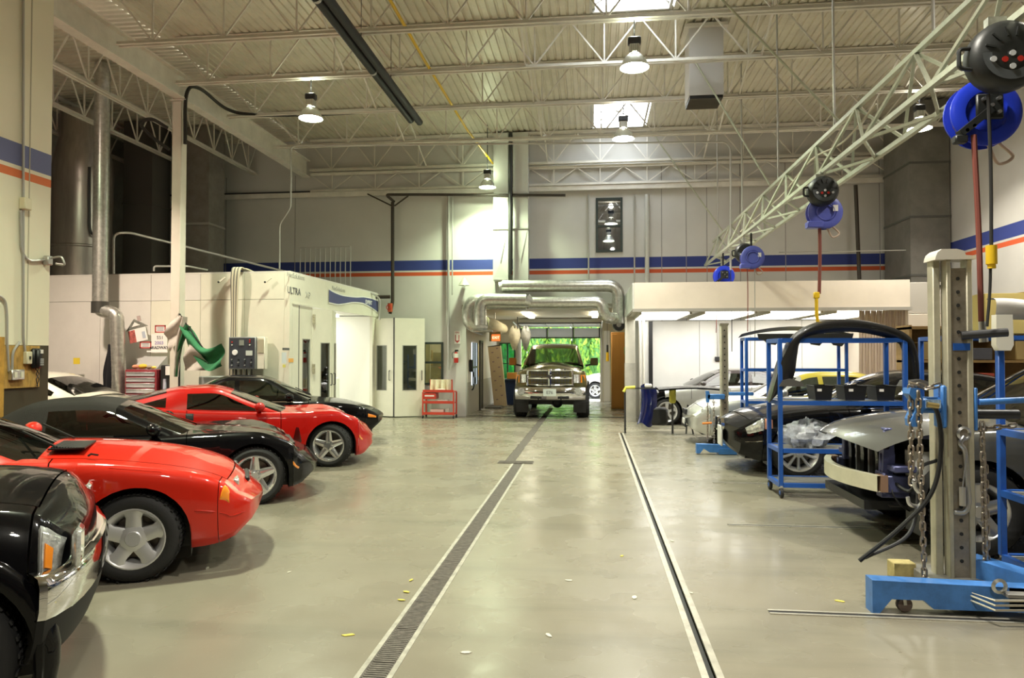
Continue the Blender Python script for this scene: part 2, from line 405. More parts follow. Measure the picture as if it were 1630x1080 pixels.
for i, (y0, y1) in enumerate(SK):
    x0, x1 = SKX[0], SKX[1]; yc = (y0+y1)/2
    f = MB()
    for xx in (x0, x1): f.box((xx, yc, DZ+.02), (.05, y1-y0+.05, .12))
    for yy in (y0, y1): f.box(((x0+x1)/2, yy, DZ+.02), (x1-x0, .05, .12))
    fo = f.build('window_%d' % (i+1), SKF, None, 0); tag(fo, kind='structure')
    MB().bar((x0, y0, DZ+.08), (x1, y1, DZ+.08), .03).build('skylight_bar', SKF, fo, 0); MB().bar((x0, y1, DZ+.08), (x1, y0, DZ+.08), .03).build('skylight_bar', SKF, fo, 0)
    MB().box(((x0+x1)/2, yc, DZ+.08), (x1-x0, .03, .02)).build('skylight_bar', SKF, fo, 0)
    MB().grid(lambda u, v: (x0+(x1-x0)*u, y0+(y1-y0)*v, DZ+.10+.14*math.sin(PI*u)*math.sin(PI*v)), 8, 8).build('dome_pane', MILK, fo)

# ---- windows of the back wall
DFR = mat('dark_window_frame', (.03,.045,.04), .4)
def window(name, x0, x1, z0, z1, y, mid, gl):
    b = MB(); t = .06
    for xx in (x0+t/2, x1-t/2): b.box((xx, y, (z0+z1)/2), (t, .12, z1-z0))
    for zz in (z0+t/2, z1-t/2, mid): b.box(((x0+x1)/2, y, zz), (x1-x0, .11, t))
    o = b.build(name, DFR, None, 0); o['kind'] = 'structure'
    for a, c in ((z0+t, mid-t/2), (mid+t/2, z1-t)): MB().box(((x0+x1)/2, y, (a+c)/2), (x1-x0-2*t, .012, c-a)).build('pane', gl, o, 0)
    return o
window('window_3', -4.73, -4.14, .87, 2.07, YB+.02, 1.5, glass('office_glass', (.45,.46,.38), .10))
window('window_4', .12, .85, 4.53, 6.03, YB+.02, 5.25, glass('high_glass', (.05,.055,.06), .25))
# room behind the two windows (what the panes look into)
MB().box((-4.5, YB+1.2, 1.5), (1.6, .05, 2.2)).build('wall_office', mat('office_wall', (.45,.38,.18), .8, noise=.5, nscale=4.), None, 0)['kind'] = 'structure'

# ---- drive-through passage behind the opening
M_PASS = zmat('passage_wall', [(-1, .93, (.42,.38,.30))], (.70,.66,.55), noise=.06)
YD = 26.3
w_pl = wall('wall_passage_left', 'X', -3.5, YB+.2, YD, 0, 3.02, [(22.0, 22.45, 0, 2.1)], M_PASS, .15, -1)
w_pr = wall('wall_passage_right', 'X', 1.9, YB+.2, YD, 0, 3.02, [], mat('passage_right_paint', (.55,.47,.32), .8, noise=.1, nscale=2.), .15, 1)
MB().box((-.8, (YB+.2+YD)/2, 3.07), (5.4, YD-YB-.2, .1)).build('ceiling_passage', mat('passage_ceiling', (.74,.68,.52), .7), None, 0)['kind'] = 'structure'
w_pe = wall('wall_passage_end', 'Y', YD, -3.5, 1.9, 0, 3.02, [(-2.62, .30, 0, 2.75), (-3.4, -2.85, .7, 2.15)], mat('passage_end_paint', (.62,.58,.45), .8), .15, 1)
MB().box((.55, YD-.04, 1.3), (.22, .05, 2.6)).build('door_jamb_panel', mat('white_gloss', (.85,.85,.83), .4), w_pe, 0)
TEAL = glass('teal_glass', (.25,.62,.52), .05)
b = MB()
for xx in (-3.4, -3.12, -2.85): b.box((xx, YD, 1.42), (.05, .1, 1.5))
for zz in (.7, 1.4, 2.15): b.box((-3.12, YD, zz), (.58, .09, .04))
wo = b.build('window_5', DFR, None, 0); wo['kind'] = 'structure'
for xx in (-3.26, -2.985): MB().box((xx, YD, 1.42), (.23, .012, 1.44)).build('pane', TEAL, wo, 0)
MB().box((-3.9, 22.22, 1.05), (.05, .6, 2.1)).build('dark_room_backing', BLACK, None, 0)['kind'] = 'structure'  # black panel; the unlit room's darkness is put into its colour
dj = MB()
for yy in (21.98, 22.47): dj.box((-3.48, yy, 1.06), (.06, .07, 2.12))
dj.box((-3.48, 22.22, 2.13), (.06, .56, .07)); dj.build('door_1', mat('door_frame_dark', (.06,.055,.04), .5), None, 0)['kind'] = 'structure'
# raised sectional garage door with three light panels
gd = thing('garage_door', 'raised white sectional garage door above the truck at the far exit', 'garage door', (0,0,0))
GD = mat('door_white_panel', (.70,.74,.80), .4)
for i in range(3):
    xa = -2.58+i*.96; MB().box((xa+.475, YD-.15, 2.53), (.92, .05, .33), bev=.01).build('door_section', GD, gd)
    MB().box((xa+.475, YD-.75, 2.80), (.92, 1.1, .04)).build('upper_section', GD, gd, 0)
for i in range(4): MB().box((-2.6+i*.96, YD-.17, 2.53), (.05, .06, .36)).build('stile', DARKM, gd, 0)
MB().box((-1.16, YD-.16, 2.345), (2.95, .06, .04)).build('bottom_seal', BLACK, gd, 0)
for xx in (-2.68, .36):
    MB().tube(rounded([(xx, YD-.12, .05), (xx, YD-.12, 2.72), (xx, YD-2.2, 2.86)], .3), .028, 6).build('track', CONDUIT, gd)
MB().cyl((-2.7, YD-.2, 2.88), (.4, YD-.2, 2.88), .025, 8).build('torsion_shaft', DARKM, gd)
# outside: apron and hedge trees
MB().box((-1, 40, -.06), (60, 27.2, .1)).build('ground_outside', mat('apron_concrete', (.55,.55,.52), .8, noise=.15, nscale=1.), None, 0)['kind'] = 'structure'
# scraps on the floor
random.seed(9); k_ = 0
SCRAP = ['yellow scrap on bare concrete midway between the drain and the slot rail', 'pale scrap lowest in the frame between drain and slot rail', 'farthest of three yellow scraps beside the trench drain', 'middle of three yellow scraps beside the trench drain', 'nearest of three yellow scraps beside the trench drain', 'yellow scrap in front of the blue tower foot', 'pale scrap just right of the slot rail', 'pale scrap on the concrete in front of the black convertible', 'yellow scrap left of the trench drain near the bottom edge', 'pale scrap right of the slot rail near the floor anchor line', 'pale scrap hugging the right edge of the trench drain', 'pale scrap just below the yellow one in mid aisle', 'pale scrap near the slot rail on its aisle side', 'pale scrap on the floor ahead of the red coupe wheel']
for px, py, c in ((990,886,0),(873,1012,1),(655,925,0),(647,944,0),(638,957,0),(1336,958,0),(1070,862,1),(460,912,1),(556,1012,0),(1100,945,1),(742,1040,1),(905,925,1),(1010,952,1),(330,905,1)):
    q = atZ(px, py); b = MB(); n_ = 6; w_ = random.uniform(.02,.045)
    b.prism([(w_*random.uniform(.6,1.2)*math.cos(2*PI*i/n_), w_*.45*random.uniform(.5,1.2)*math.sin(2*PI*i/n_)) for i in range(n_)], .0015, .005, 'Z')
    o = b.build('floor_scrap', LEAF if c == 0 else FLK, None, 0); o.location = (q.x, q.y, .004 if px in (655,647,638) else 0.); o.rotation_euler.z = random.uniform(0,3)
    tag(o, SCRAP[k_], 'scrap', 'floor scraps'); k_ += 1
# ------------------------------------------------------------------ vehicles
def pchip(pts):
    pts = sorted(pts); X = [p[0] for p in pts]; Yv = [p[1] for p in pts]; n = len(X)
    h = [X[i+1]-X[i] for i in range(n-1)]; d = [(Yv[i+1]-Yv[i])/h[i] for i in range(n-1)]
    m = [0.]*n; m[0] = d[0]; m[-1] = d[-1]
    for i in range(1, n-1): m[i] = 0. if d[i-1]*d[i] <= 0 else 2*d[i-1]*d[i]/(d[i-1]+d[i])
    def f(x):
        if x <= X[0]: return Yv[0]
        if x >= X[-1]: return Yv[-1]
        i = max(k for k in range(n-1) if X[k] <= x); t = (x-X[i])/h[i]; t2 = t*t; t3 = t2*t
        return (2*t3-3*t2+1)*Yv[i] + (t3-2*t2+t)*h[i]*m[i] + (-2*t3+3*t2)*Yv[i+1] + (t3-t2)*h[i]*m[i+1]
    return f
def smooth(t): t = max(0., min(1., t)); return t*t*(3-2*t)
PROF = [(0,.90),(.12,.955),(.35,.985),(.6,1.),(.82,.985),(.93,.965),(1,.925)]
class Car:
    def __init__(s, **k):
        s.k = k; s.xf, s.xr = k['xf'], k['xr']
        s.plan, s.low, s.sh, s.top = (pchip(k[n]) for n in ('plan','low','sh','top'))
        s.prof = pchip(k.get('prof', PROF)); s.wmax = max(p[1] for p in k['plan'])
        s.bf, s.br = k.get('bow_f', .25), k.get('bow_r', .15); s.zone = k.get('zone', .9)
        s.dip = pchip(k.get('dip', [(-9,0),(9,0)])); s.rake = k.get('rake', 0.)
    def warp(s, x, y, z):
        q = (y/s.wmax)**2
        a = smooth((x-(s.xf-s.zone))/s.zone); b = smooth(((s.xr+.7)-x)/.7)
        return (x - s.bf*q*a + s.br*q*b - s.rake*(z-.45)*a, y, z)
    def pt(s, x, t, off=0.):
        lo, sh, tp, w = s.low(x), s.sh(x), s.top(x), s.plan(x)
        if t <= 1: y, z = w*s.prof(t), lo+(sh-lo)*t
        else:
            q = t-1; ws = w*s.prof(1); y = ws*(1-q); z = sh+(tp-sh)*math.sin(PI/2*q) - s.dip(x)*math.sin(PI*q)**2
        if off:
            if t <= 1: y += off
            else: z += off
        return s.warp(x, y, z)
    def patch(s, quad, off=.004, nu=8, nv=6, side=-1):
        """quad = four (x, t) corners on the body surface -> thin raised patch"""
        b = MB()
        def fn(u, v):
            x = (quad[0][0]*(1-u)+quad[1][0]*u)*(1-v) + (quad[3][0]*(1-u)+quad[2][0]*u)*v
            t = (quad[0][1]*(1-u)+quad[1][1]*u)*(1-v) + (quad[3][1]*(1-u)+quad[2][1]*u)*v
            e = 1e-3; p = Vector(s.pt(x, t)); du = Vector(s.pt(x+e, t))-p; dv = Vector(s.pt(x, min(2, t+e)))-p
            nrm = du.cross(dv); nrm = nrm.normalized() if nrm.length > 1e-12 else Vector((0,1,0))
            if nrm.y < -.05 or (abs(nrm.y) <= .05 and nrm.z < 0): nrm = -nrm
            edge = min(u, 1-u, v, 1-v) < 1e-6
            p = p + nrm*(off if not edge else -.006); return (p.x, p.y*(-1 if side < 0 else 1), p.z)
        b.grid(fn, nu, nv); return b
    def body(s, root, m, cut=None, skip=()):
        k = s.k; xw = k['axles']; Ra = k['Ra']; zc = k['Rt']; doors = k['doors']; bf, br = k['bump']; cowl, deck = k['cowl'], k['deck']; hoodf = k.get('hoodf', bf)
        G = .0045
        xs = set(np.linspace(s.xr, s.xf, 44).round(4).tolist())
        for a in xw:
            for j in range(0, 17): xs.add(round(a+Ra*math.cos(PI*j/16), 4))
            xs.add(round(a-Ra-.0008, 4)); xs.add(round(a+Ra+.0008, 4))
        gaps = set([bf, br, cowl, deck, hoodf] + list(doors))
        for g_ in gaps:
            xs = {x for x in xs if abs(x-g_) > .012 or any(abs(abs(x-a)-Ra) < .001 for a in xw)}; xs |= {round(g_-G, 4), round(g_+G, 4)}
        if cut: xs = {x for x in xs if x <= cut}; xs.add(cut)
        xs = sorted(xs)
        TS = [0,.06,.125,.135,.25,.4,.55,.68,.8,.88,.94,1.]; th = k.get('hood_edge', .14)
        TT = [.03,.07,th,th+.012,th+.12,.38,.52,.66,.8,.92,1.]
        def isgap(x0, x1): 
            c = (x0+x1)/2
            for g_ in gaps:
                if abs(c-g_) < .003: return g_
            return None
        cols = []
        for x in xs:
            lo, sh = s.low(x), s.sh(x); zb = lo
            for a in xw:
                if abs(x-a) <= Ra+1e-5: zb = max(zb, zc+math.sqrt(max(0, Ra*Ra-(x-a)**2)))
            bb = max(0, min(.97, (zb-lo)/(sh-lo)))
            cols.append([s.pt(x, bb+(1-bb)*t) for t in TS] + [s.pt(x, 1+q) for q in TT])
        nT = len(TS)+len(TT); side_n = len(TS)-1
        parts = {}
        D = sorted(doors); cabf, cabr = cowl, deck
        for i in range(len(xs)-1):
            x0, x1 = xs[i], xs[i+1]; c = (x0+x1)/2; g_ = isgap(x0, x1)
            inarch = any(abs(c-a) < Ra for a in xw)
            if c > bf: base = 'front_bumper'
            elif c > D[-1]: base = 'front_fender'
            elif c < br: base = 'rear_bumper'
            elif c < D[0]: base = 'rear_fender'
            else: base = 'door'
            # which door
            for r in range(nT-1):
                quad = [cols[i][r], cols[i+1][r], cols[i+1][r+1], cols[i][r+1]]
                side = r < side_n; nm = base; mid = False
                if not side:
                    q = (([0]+TT)[r-side_n] + TT[r-side_n])/2
                    if q > th:
                        if c > cowl: nm = 'hood' if c < hoodf else 'front_bumper'; mid = c < hoodf
                        elif c < deck: nm = 'trunk_lid' if c > br else 'rear_bumper'
                        else: 
                            if q > .20: continue
                    if abs(q-(th+.006)) < .004 and (cowl < c < hoodf or br < c < deck): continue
                    if g_ == cowl and q > th: continue
                    if g_ == hoodf and q > th: continue
                    if g_ == deck and q > th: continue
                    if g_ in doors or g_ == bf or g_ == br:
                        if q < th: continue
                else:
                    if not inarch and TS[r] == .125 and D[0]-.05 < c < D[-1]+.05: continue
                    if not inarch and r < 2 and xw[1]+Ra < c < xw[0]-Ra: nm = 'sill'
                    elif g_ is not None and (g_ in doors or g_ == bf or g_ == br): continue
                if nm == 'door' and len(D) > 2:
                    nm = 'door' if c > D[1] else 'rear_door'
                if nm in skip: continue
                cen = nm in ('hood','trunk_lid','front_bumper','rear_bumper')
                for sd in (-1, 1): parts.setdefault((nm, 0 if cen else sd), MB()).add([(p[0], p[1]*sd, p[2]) for p in quad], [(0,1,2,3)])
        for idx, nm, dx in ((0, 'rear_bumper', -.015), (-1, 'front_bumper', .015)):
            if idx == -1 and cut: continue
            if nm in skip: continue
            ring = cols[idx]; cz = (ring[0][2]+ring[-1][2])/2
            full = [(p[0], -p[1], p[2]) for p in ring] + [(p[0], p[1], p[2]) for p in reversed(ring)]
            b = parts.setdefault((nm, 0), MB()); n = len(full)
            cx = sum(p[0] for p in full)/n
            mids = [(p[0]*.55+ring[-1][0]*.45+dx, p[1]*.6, cz+(p[2]-cz)*.6) for p in full]
            b.add(full+mids+[(ring[-1][0]+dx*1.2, 0, cz)], [(j, (j+1)%n, n+(j+1)%n, n+j) for j in range(n)] + [(n+j, n+(j+1)%n, 2*n) for j in range(n)])
        objs = {}
        for (nm, sd), b in parts.items(): objs[(nm, sd)] = b.build(nm, m, root, 50)
        # wheel housings
        for a in xw:
            for sd in (-1, 1):
                b = MB(); w = s.plan(a)*.965; arc = [(a+(Ra+.004)*math.cos(PI*j/14), zc+(Ra+.004)*math.sin(PI*j/14)) for j in range(15)]
                arc = [(arc[0][0], .16)] + arc + [(arc[-1][0], .16)]
                for (x0, z0), (x1, z1) in zip(arc, arc[1:]): b.add([(x0, sd*w, z0), (x1, sd*w, z1), (x1, sd*(w-.34), z1), (x0, sd*(w-.34), z0)], [(0,1,2,3)])
                b.add([(x, sd*(w-.34), z) for x, z in arc], [tuple(range(len(arc)))]); b.build('wheel_liner', BLACK, root, 0)
        u0, u1 = s.xr+.25, min(s.xf-.25, cut or 9)
        zl = s.low(0)
        MB().box(((u0+u1)/2, 0, zl+.03), (u1-u0, s.wmax*1.15, .08)).build('underbody', BLACK, root, 0)
        if not cut and not k.get('noblock'): MB().box(((cowl+s.xf-.3)/2, 0, (zl+s.sh(cowl))/2-.03), (s.xf-.3-cowl, s.wmax*1.02, s.sh(s.xf-.35)-zl-.15)).build('bay_filler', BLACK, root, 0)  # black filler box added to block the view through panel gaps
        return objs
    def cabin(s, root, m, glass_m=None, roof_m=None, seats=2, mirror=True, wheel=True, skipglass=()):
        k = s.k; g_ = k['gh']; gm = glass_m or CGLASS; P = g_['pts']; wbf, wr, wbr = g_['w']; crown = g_.get('crown', .05)
        n = 40; path = bez([(x, 0, z) for x, z in P], n); N = len(path)-1
        it, ir = n*g_.get('it', 1), n*g_.get('ir', len(P)-2)       # indices: windshield top, rear glass top
        bw, bwr = g_.get('bow', .14), g_.get('bowr', .08)
        def half(i):
            if i <= it: return wbf+(wr-wbf)*smooth(i/it*.9+.05) if i else wbf
            if i >= ir: return wr+(wbr-wr)*smooth((i-ir)/(N-ir))
            return wr
        def sec(i, v):
            p = path[i]; w = half(i)
            fx = bw*(1-smooth((i-it*.4)/(n*.9))) if i < it+n else 0; bx = bwr*smooth((i-ir+n*.4)/(n*.8)) if i > ir-n else 0
            return Vector((p.x - fx*v*v + bx*v*v, v*w, p.z - crown*v*v - .018*max(0, abs(v)-.88)/.12))
        wins = g_['win']; t_ = g_.get('frame', .05)
        want = {0, it, ir, N} | set(range(0, N, 5))
        for x0, x1 in wins:
            for xx in (x0, x1): want.add(min(range(N+1), key=lambda i: abs(sec(i, 1).x-xx)))
        I = sorted(want); V = [0,.3,.55,.75,.87,.93,1.]
        fm, rm, ws_, rg = MB(), MB(), MB(), MB(); sg = {}
        for a, b in zip(I, I[1:]):
            mid = (a+b)/2
            for v0, v1 in zip(V, V[1:]):
                for sd in (-1, 1):
                    q = [sec(a, sd*v0), sec(b, sd*v0), sec(b, sd*v1), sec(a, sd*v1)]
                    edge = v1 > .95
                    if mid < it: (fm if edge or mid > it-3 else ws_).add(q, [(0,1,2,3)])
                    elif mid > ir and not g_.get('norear'): (rm if edge or mid < ir+3 or mid > N-4 else rg).add(q, [(0,1,2,3)])
                    else: rm.add(q, [(0,1,2,3)])
            for sd in (-1, 1):
                ea, eb = sec(a, sd), sec(b, sd); xm = (ea.x+eb.x)/2
                def belt(e): return Vector((e.x, sd*s.plan(e.x)*s.prof(1)*.985, s.sh(e.x)-.005))
                ba, bb = belt(ea), belt(eb)
                if ea.z <= ba.z+.004 and eb.z <= bb.z+.004: continue
                hs = [0, t_, None, .03, 0]
                def col(e, bl):
                    H = max(0., e.z-bl.z); f1 = min(1, t_/H) if H > 1e-4 else 1; f2 = max(f1, 1-.025/H) if H > 1e-4 else 1
                    fr = [0, f1, f1+(f2-f1)*.5, f2, 1]
                    r = []
                    for f in fr:
                        p = e*(1-f)+bl*f; p.y += sd*.035*math.sin(PI*f)*min(1, H/.3); r.append(p)
                    return r
                ca, cb = col(ea, ba), col(eb, bb)
                wi = next((j for j, (x0, x1) in enumerate(wins) if x0-.001 <= xm <= x1+.001), None)
                for r in range(4):
                    q = [ca[r], cb[r], cb[r+1], ca[r+1]]
                    if r in (1, 2) and wi is not None: sg.setdefault((wi, sd), MB()).add(q, [(0,1,2,3)])
                    else: (fm if (mid < it+1) else rm).add(q, [(0,1,2,3)])
        fm.build('windshield_frame', m, root, 50); rm.build('roof' if not roof_m else 'soft_top', roof_m or m, root, 50)
        if 'ws' not in skipglass: ws_.build('windshield', gm, root, 60)
        if rg.f: rg.build('rear_window', gm, root, 60)
        for (wi, sd), b in sg.items():
            if (wi, sd) not in skipglass: b.build('side_window', gm, root, 60)
        # interior
        zl = s.low(0); bx = P[0][0]-.35; cx = (P[1][0]+P[-2][0])/2
        INT = k.get('int', mat('car_interior', (.02,.02,.022), .7))
        MB().box(((P[0][0]+P[-1][0])/2, 0, zl+.08), (P[0][0]-P[-1][0], s.wmax*1.7, .05)).build('cabin_floor', INT, root, 0)
        MB().prism([(bx+.25, s.sh(bx)-.02), (bx-.10, s.sh(bx)+.04), (bx-.16, s.sh(bx)-.22), (bx+.25, s.sh(bx)-.3)], -s.wmax*.8, s.wmax*.8).build('dashboard', INT, root, 0)
        st = MB(); st.box((0,0,.14), (.5,.48,.16), bev=.04); st.box((-.28,0,.42), (.15,.46,.55), ry=-.28, bev=.05); st.box((-.39,0,.77), (.1,.24,.16), ry=-.2, bev=.04)
        sme = st.mesh('seat'); sme.materials.append(INT)
        hs = min(1., (g_['pts'][1][1]-zl-.12)/.93)
        for j in range(seats//2):
            for sd in (-1, 1): o = link('seat', sme, root, (bx-.75-j*.95, sd*s.wmax*.42, zl+.08)); o.scale = (1,1,hs)
        if wheel:
            yy = s.wmax*.42
            ring = [(bx-.30+.06*math.sin(a)*.4, yy+.18*math.cos(a), s.sh(bx)+.0+.17*math.sin(a)) for a in np.linspace(0, 2*PI, 17)[:-1]]
            w = MB().tube(ring, .015, 6, closed=True); w.bar(ring[0], ring[8], .03, .02); w.bar((bx-.29, yy, s.sh(bx)), (bx, yy, s.sh(bx)-.08), .05); w.build('steering_wheel', INT, root)
        if mirror:
            x = P[0][0]-.42
            for sd in (-1, 1):
                y0 = s.plan(x)*s.prof(1); b = MB(); b.sphere((x, sd*(y0+.13), s.sh(x)+.09), .1, 12, 8, (.75, 1.05, .68)); b.bar((x, sd*(y0-.02), s.sh(x)+.02), (x, sd*(y0+.08), s.sh(x)+.06), .06, .04)
                b.build('door_mirror', m, root)
def wheel_meshes(Rt, Rr, w, style, rm, nsp=5, win=.10, wout=.07, hub=.07, dark=None, face=.0, lug=True):
    """wheel about the Y axis, outer face at -Y"""
    h = w/2
    ty = MB().lathe([(Rr-.012, -h*.88), (Rr+.02, -h), (Rt-.045, -h*1.03), (Rt-.012, -h*.86), (Rt, -h*.6), (Rt, h*.6), (Rt-.012, h*.86), (Rt-.045, h*1.03), (Rr+.02, h), (Rr-.012, h*.88)], axis='Y', n=44)
    nb = 60
    for i in range(nb):
        a = 2*PI*i/nb; c, q = math.cos(a), math.sin(a)
        for yy in (-h*.55, 0, h*.55): ty.box(((Rt+.001)*c, yy+(h*.12 if i % 2 else -h*.12), (Rt+.001)*q), (.008, h*.40, .020), ry=-a)
    tme = ty.mesh('tyre'); tme.materials.append(RUBBER)
    y0 = -h*.82+face
    rb = MB().lathe([(Rr+.006, -h*.93), (Rr-.006, -h*.95), (Rr-.026, y0+.002), (Rr-.05, -h*.5), (Rr-.07, h*.7), (Rr-.0, h*.9)], axis='Y', n=44)
    rb.lathe([(0, y0-.012), (hub*.55, y0-.012), (hub*.62, y0-.004), (hub, y0+.004), (hub*1.05, y0+.05)], axis='Y', n=24)
    for i in range(nsp):
        a0 = 2*PI*i/nsp + PI/2
        if style == 'split':
            for da in (-.11, .11):
                a = a0+da; c, q = math.cos(a), math.sin(a); t = Vector((-q, 0, c))
                A = Vector((c, 0, q))*hub*.8; B = Vector((c, 0, q))*(Rr-.02)
                rb.add([A-t*win/2+Vector((0,y0,0)), A+t*win/2+Vector((0,y0,0)), B+t*wout/2+Vector((0,y0-.006,0)), B-t*wout/2+Vector((0,y0-.006,0)),
                        A-t*win/2+Vector((0,y0+.05,0)), A+t*win/2+Vector((0,y0+.05,0)), B+t*wout/2+Vector((0,y0+.035,0)), B-t*wout/2+Vector((0,y0+.035,0))],
                       [(0,1,2,3),(4,7,6,5),(0,4,5,1),(1,5,6,2),(2,6,7,3),(3,7,4,0)])
        else:
            c, q = math.cos(a0), math.sin(a0); t = Vector((-q, 0, c)); e = Vector((c, 0, q))
            secs = [(hub*.7, win, y0+.004), (hub+(Rr-hub)*.45, (win+wout)/2*(.78 if style == 'star' else 1.), y0-.004), (Rr-.016, wout, y0-.008)]
            vs = []
            for r, ww, yy in secs:
                for sg_, dy in ((-1, .012), (-.5, 0), (.5, 0), (1, .012), (1, .05), (-1, .05)): vs.append(e*r + t*(sg_*ww/2) + Vector((0, yy+dy, 0)))
            fs = []
            for k in range(2):
                for j in range(6): fs.append((k*6+j, k*6+(j+1)%6, k*6+6+(j+1)%6, k*6+6+j))
            rb.add(vs, fs)
    if lug:
        for i in range(5):
            a = 2*PI*(i+.5)/5 + PI/2; r = hub*.78
            rb.cyl((r*math.cos(a), y0+.01, r*math.sin(a)), (r*math.cos(a), y0-.016, r*math.sin(a)), .011, 8)
    rme = rb.mesh('rim', 35); rme.materials.append(rm)
    dk = MB().lathe([(0, h*.1), (Rr*.72, h*.1), (Rr*.72, h*.3), (0, h*.3)], axis='Y', n=24); dme = dk.mesh('brake_disc'); dme.materials.append(dark or mat('brake_disc_grey', (.20,.17,.14), .4, .6))
    bk = MB().lathe([(0, h*.45), (Rr*.99, h*.45)], axis='Y', n=24); bme = bk.mesh('backing'); bme.materials.append(BLACK)
    return tme, rme, dme, bme
def put_wheels(c, root, meshes, w, steer=0., inset=.0):
    for a in c.k['axles']:
        for sd in (-1, 1):
            y = sd*(c.plan(a)*.975-w/2-inset); rz = (0 if sd < 0 else PI) + (steer if a > 0 else 0)
            t = link('wheel', meshes[0], root, (a, y, c.k['Rt']), (0, 0, rz))
            link('rim', meshes[1], t); link('brake_disc', meshes[2], t); link('brake_backing', meshes[3], t)
def seat_car(c, name, label, W, phi, side, cat='car', extra=0.):
    """root placed so that the front wheel on that side touches the floor at W"""
    a = c.k['axles'][0]; y = side*c.plan(a)*.96; p = R(phi)
    return thing(name, label, cat, (W[0]-(a*math.cos(p)-y*math.sin(p)), W[1]-(a*math.sin(p)+y*math.cos(p)), extra), p)
RED = mat('red_paint_gloss', (.60,.020,.008), .35, 0., coat=.85, spec=.12); BLK = mat('black_paint_gloss', (.003,.003,.004), .3, 0., coat=.62, spec=.04); REDC = mat('torch_red_gloss', (.52,.008,.005), .35, 0., coat=.85, spec=.12)
SILV = paint('silver_metallic', (.55,.55,.53), .55); CREAM = paint('champagne_metallic', (.68,.66,.55), .4); GREYP = paint('graphite_primer', (.10,.10,.093), .35, .36)
GOLD = paint('dark_khaki_metallic', (.15,.135,.050), .6)
PHI = 28.
# ---- red notchback muscle car, right front corner in view
c = Car(xf=2.20, xr=-2.35, axles=(1.28,-1.27), Rt=.327, Ra=.385, doors=(-.45,.72), bump=(1.93,-2.05), cowl=.62, deck=-1.55, hoodf=1.98, bow_f=.18, zone=.52,
    plan=[(-2.35,.76),(-2.,.83),(-1,.865),(0,.865),(1.2,.865),(1.75,.845),(2.1,.79),(2.2,.68)], low=[(-2.35,.40),(-2.,.27),(-1,.2),(1,.2),(1.7,.21),(2.0,.235),(2.14,.29),(2.2,.37)],
    sh=[(-2.35,.80),(-1.5,.93),(0,.93),(.8,.915),(1.4,.845),(1.9,.725),(2.02,.67),(2.08,.605),(2.16,.575),(2.2,.52)], top=[(-2.35,.86),(-1.5,1.0),(.6,1.0),(1.2,.955),(1.6,.88),(1.9,.775),(2.02,.70),(2.09,.62),(2.16,.585),(2.2,.53)],
    gh=dict(pts=[(.66,.97),(-.12,1.30),(-.6,1.33),(-1.05,1.29),(-1.62,.99)], w=(.78,.60,.74), win=[(-.42,.42),(-.95,-.50)]))
r = seat_car(c, 'red_coupe', 'bright red notchback coupe with silver star wheels and amber corner lamp', atZ(213, 929), PHI, -1)
c.body(r, RED); c.cabin(r, RED)
wm = wheel_meshes(.327, .225, .225, 'star', mat('star_wheel_silver', (.66,.66,.68), .35, .5), 5, .115, .15, .095, lug=False)
put_wheels(c, r, wm, .225, R(-6))
for sd in (-1, 1):
    c.patch([(1.94,.70),(2.075,.76),(2.05,.99),(1.99,1.01)], .008, side=sd).build('corner_lamp', AMBER, r)
    c.patch([(-.42,.50),(.88,.50),(.88,.545),(-.42,.545)], .006, 30, 2, side=sd).build('side_moulding', RED, r); c.patch([(1.67,.50),(1.92,.50),(1.92,.545),(1.67,.545)], .006, 6, 2, side=sd).build('side_moulding', RED, r)
    c.patch([(1.94,.50),(2.19,.50),(2.19,.535),(1.94,.535)], .006, 8, 2, side=sd).build('bumper_moulding', RED, r)
    c.patch([(1.06,1.0),(1.5,1.0),(1.5,.955),(1.06,.955)], .002, side=sd).build('fender_crease', RED, r)
for sd in (-1, 1): MB().box((1.985, sd*.42, .655), (.05,.26,.06), bev=.012).build('headlamp', LENS, r)
MB().box((2.08, 0, .63), (.04,.5,.04), bev=.01).build('grille_slot', BLACK, r)
# black cowl vent with louvres at the base of the windshield
for i in range(12): MB().box((.69+.018*i, -.34, 1.004-.001*i), (.008, .46, .012), ry=.5).build('cowl_louvre', BLACK, r, 0)
MB().box((.79, -.34, .993), (.24, .50, .012)).build('cowl_vent', BLACK, r, 0)
for y in (-.55, .1): MB().bar((.72, y, 1.005), (.42, y+.35, 1.10), .014).build('wiper', BLACK, r, 0)
MB().tube([(.95,-.70,.945),(.97,-.70,.96),(1.02,-.72,.952)], .008, 5).build('washer_nozzle', BLACK, r)
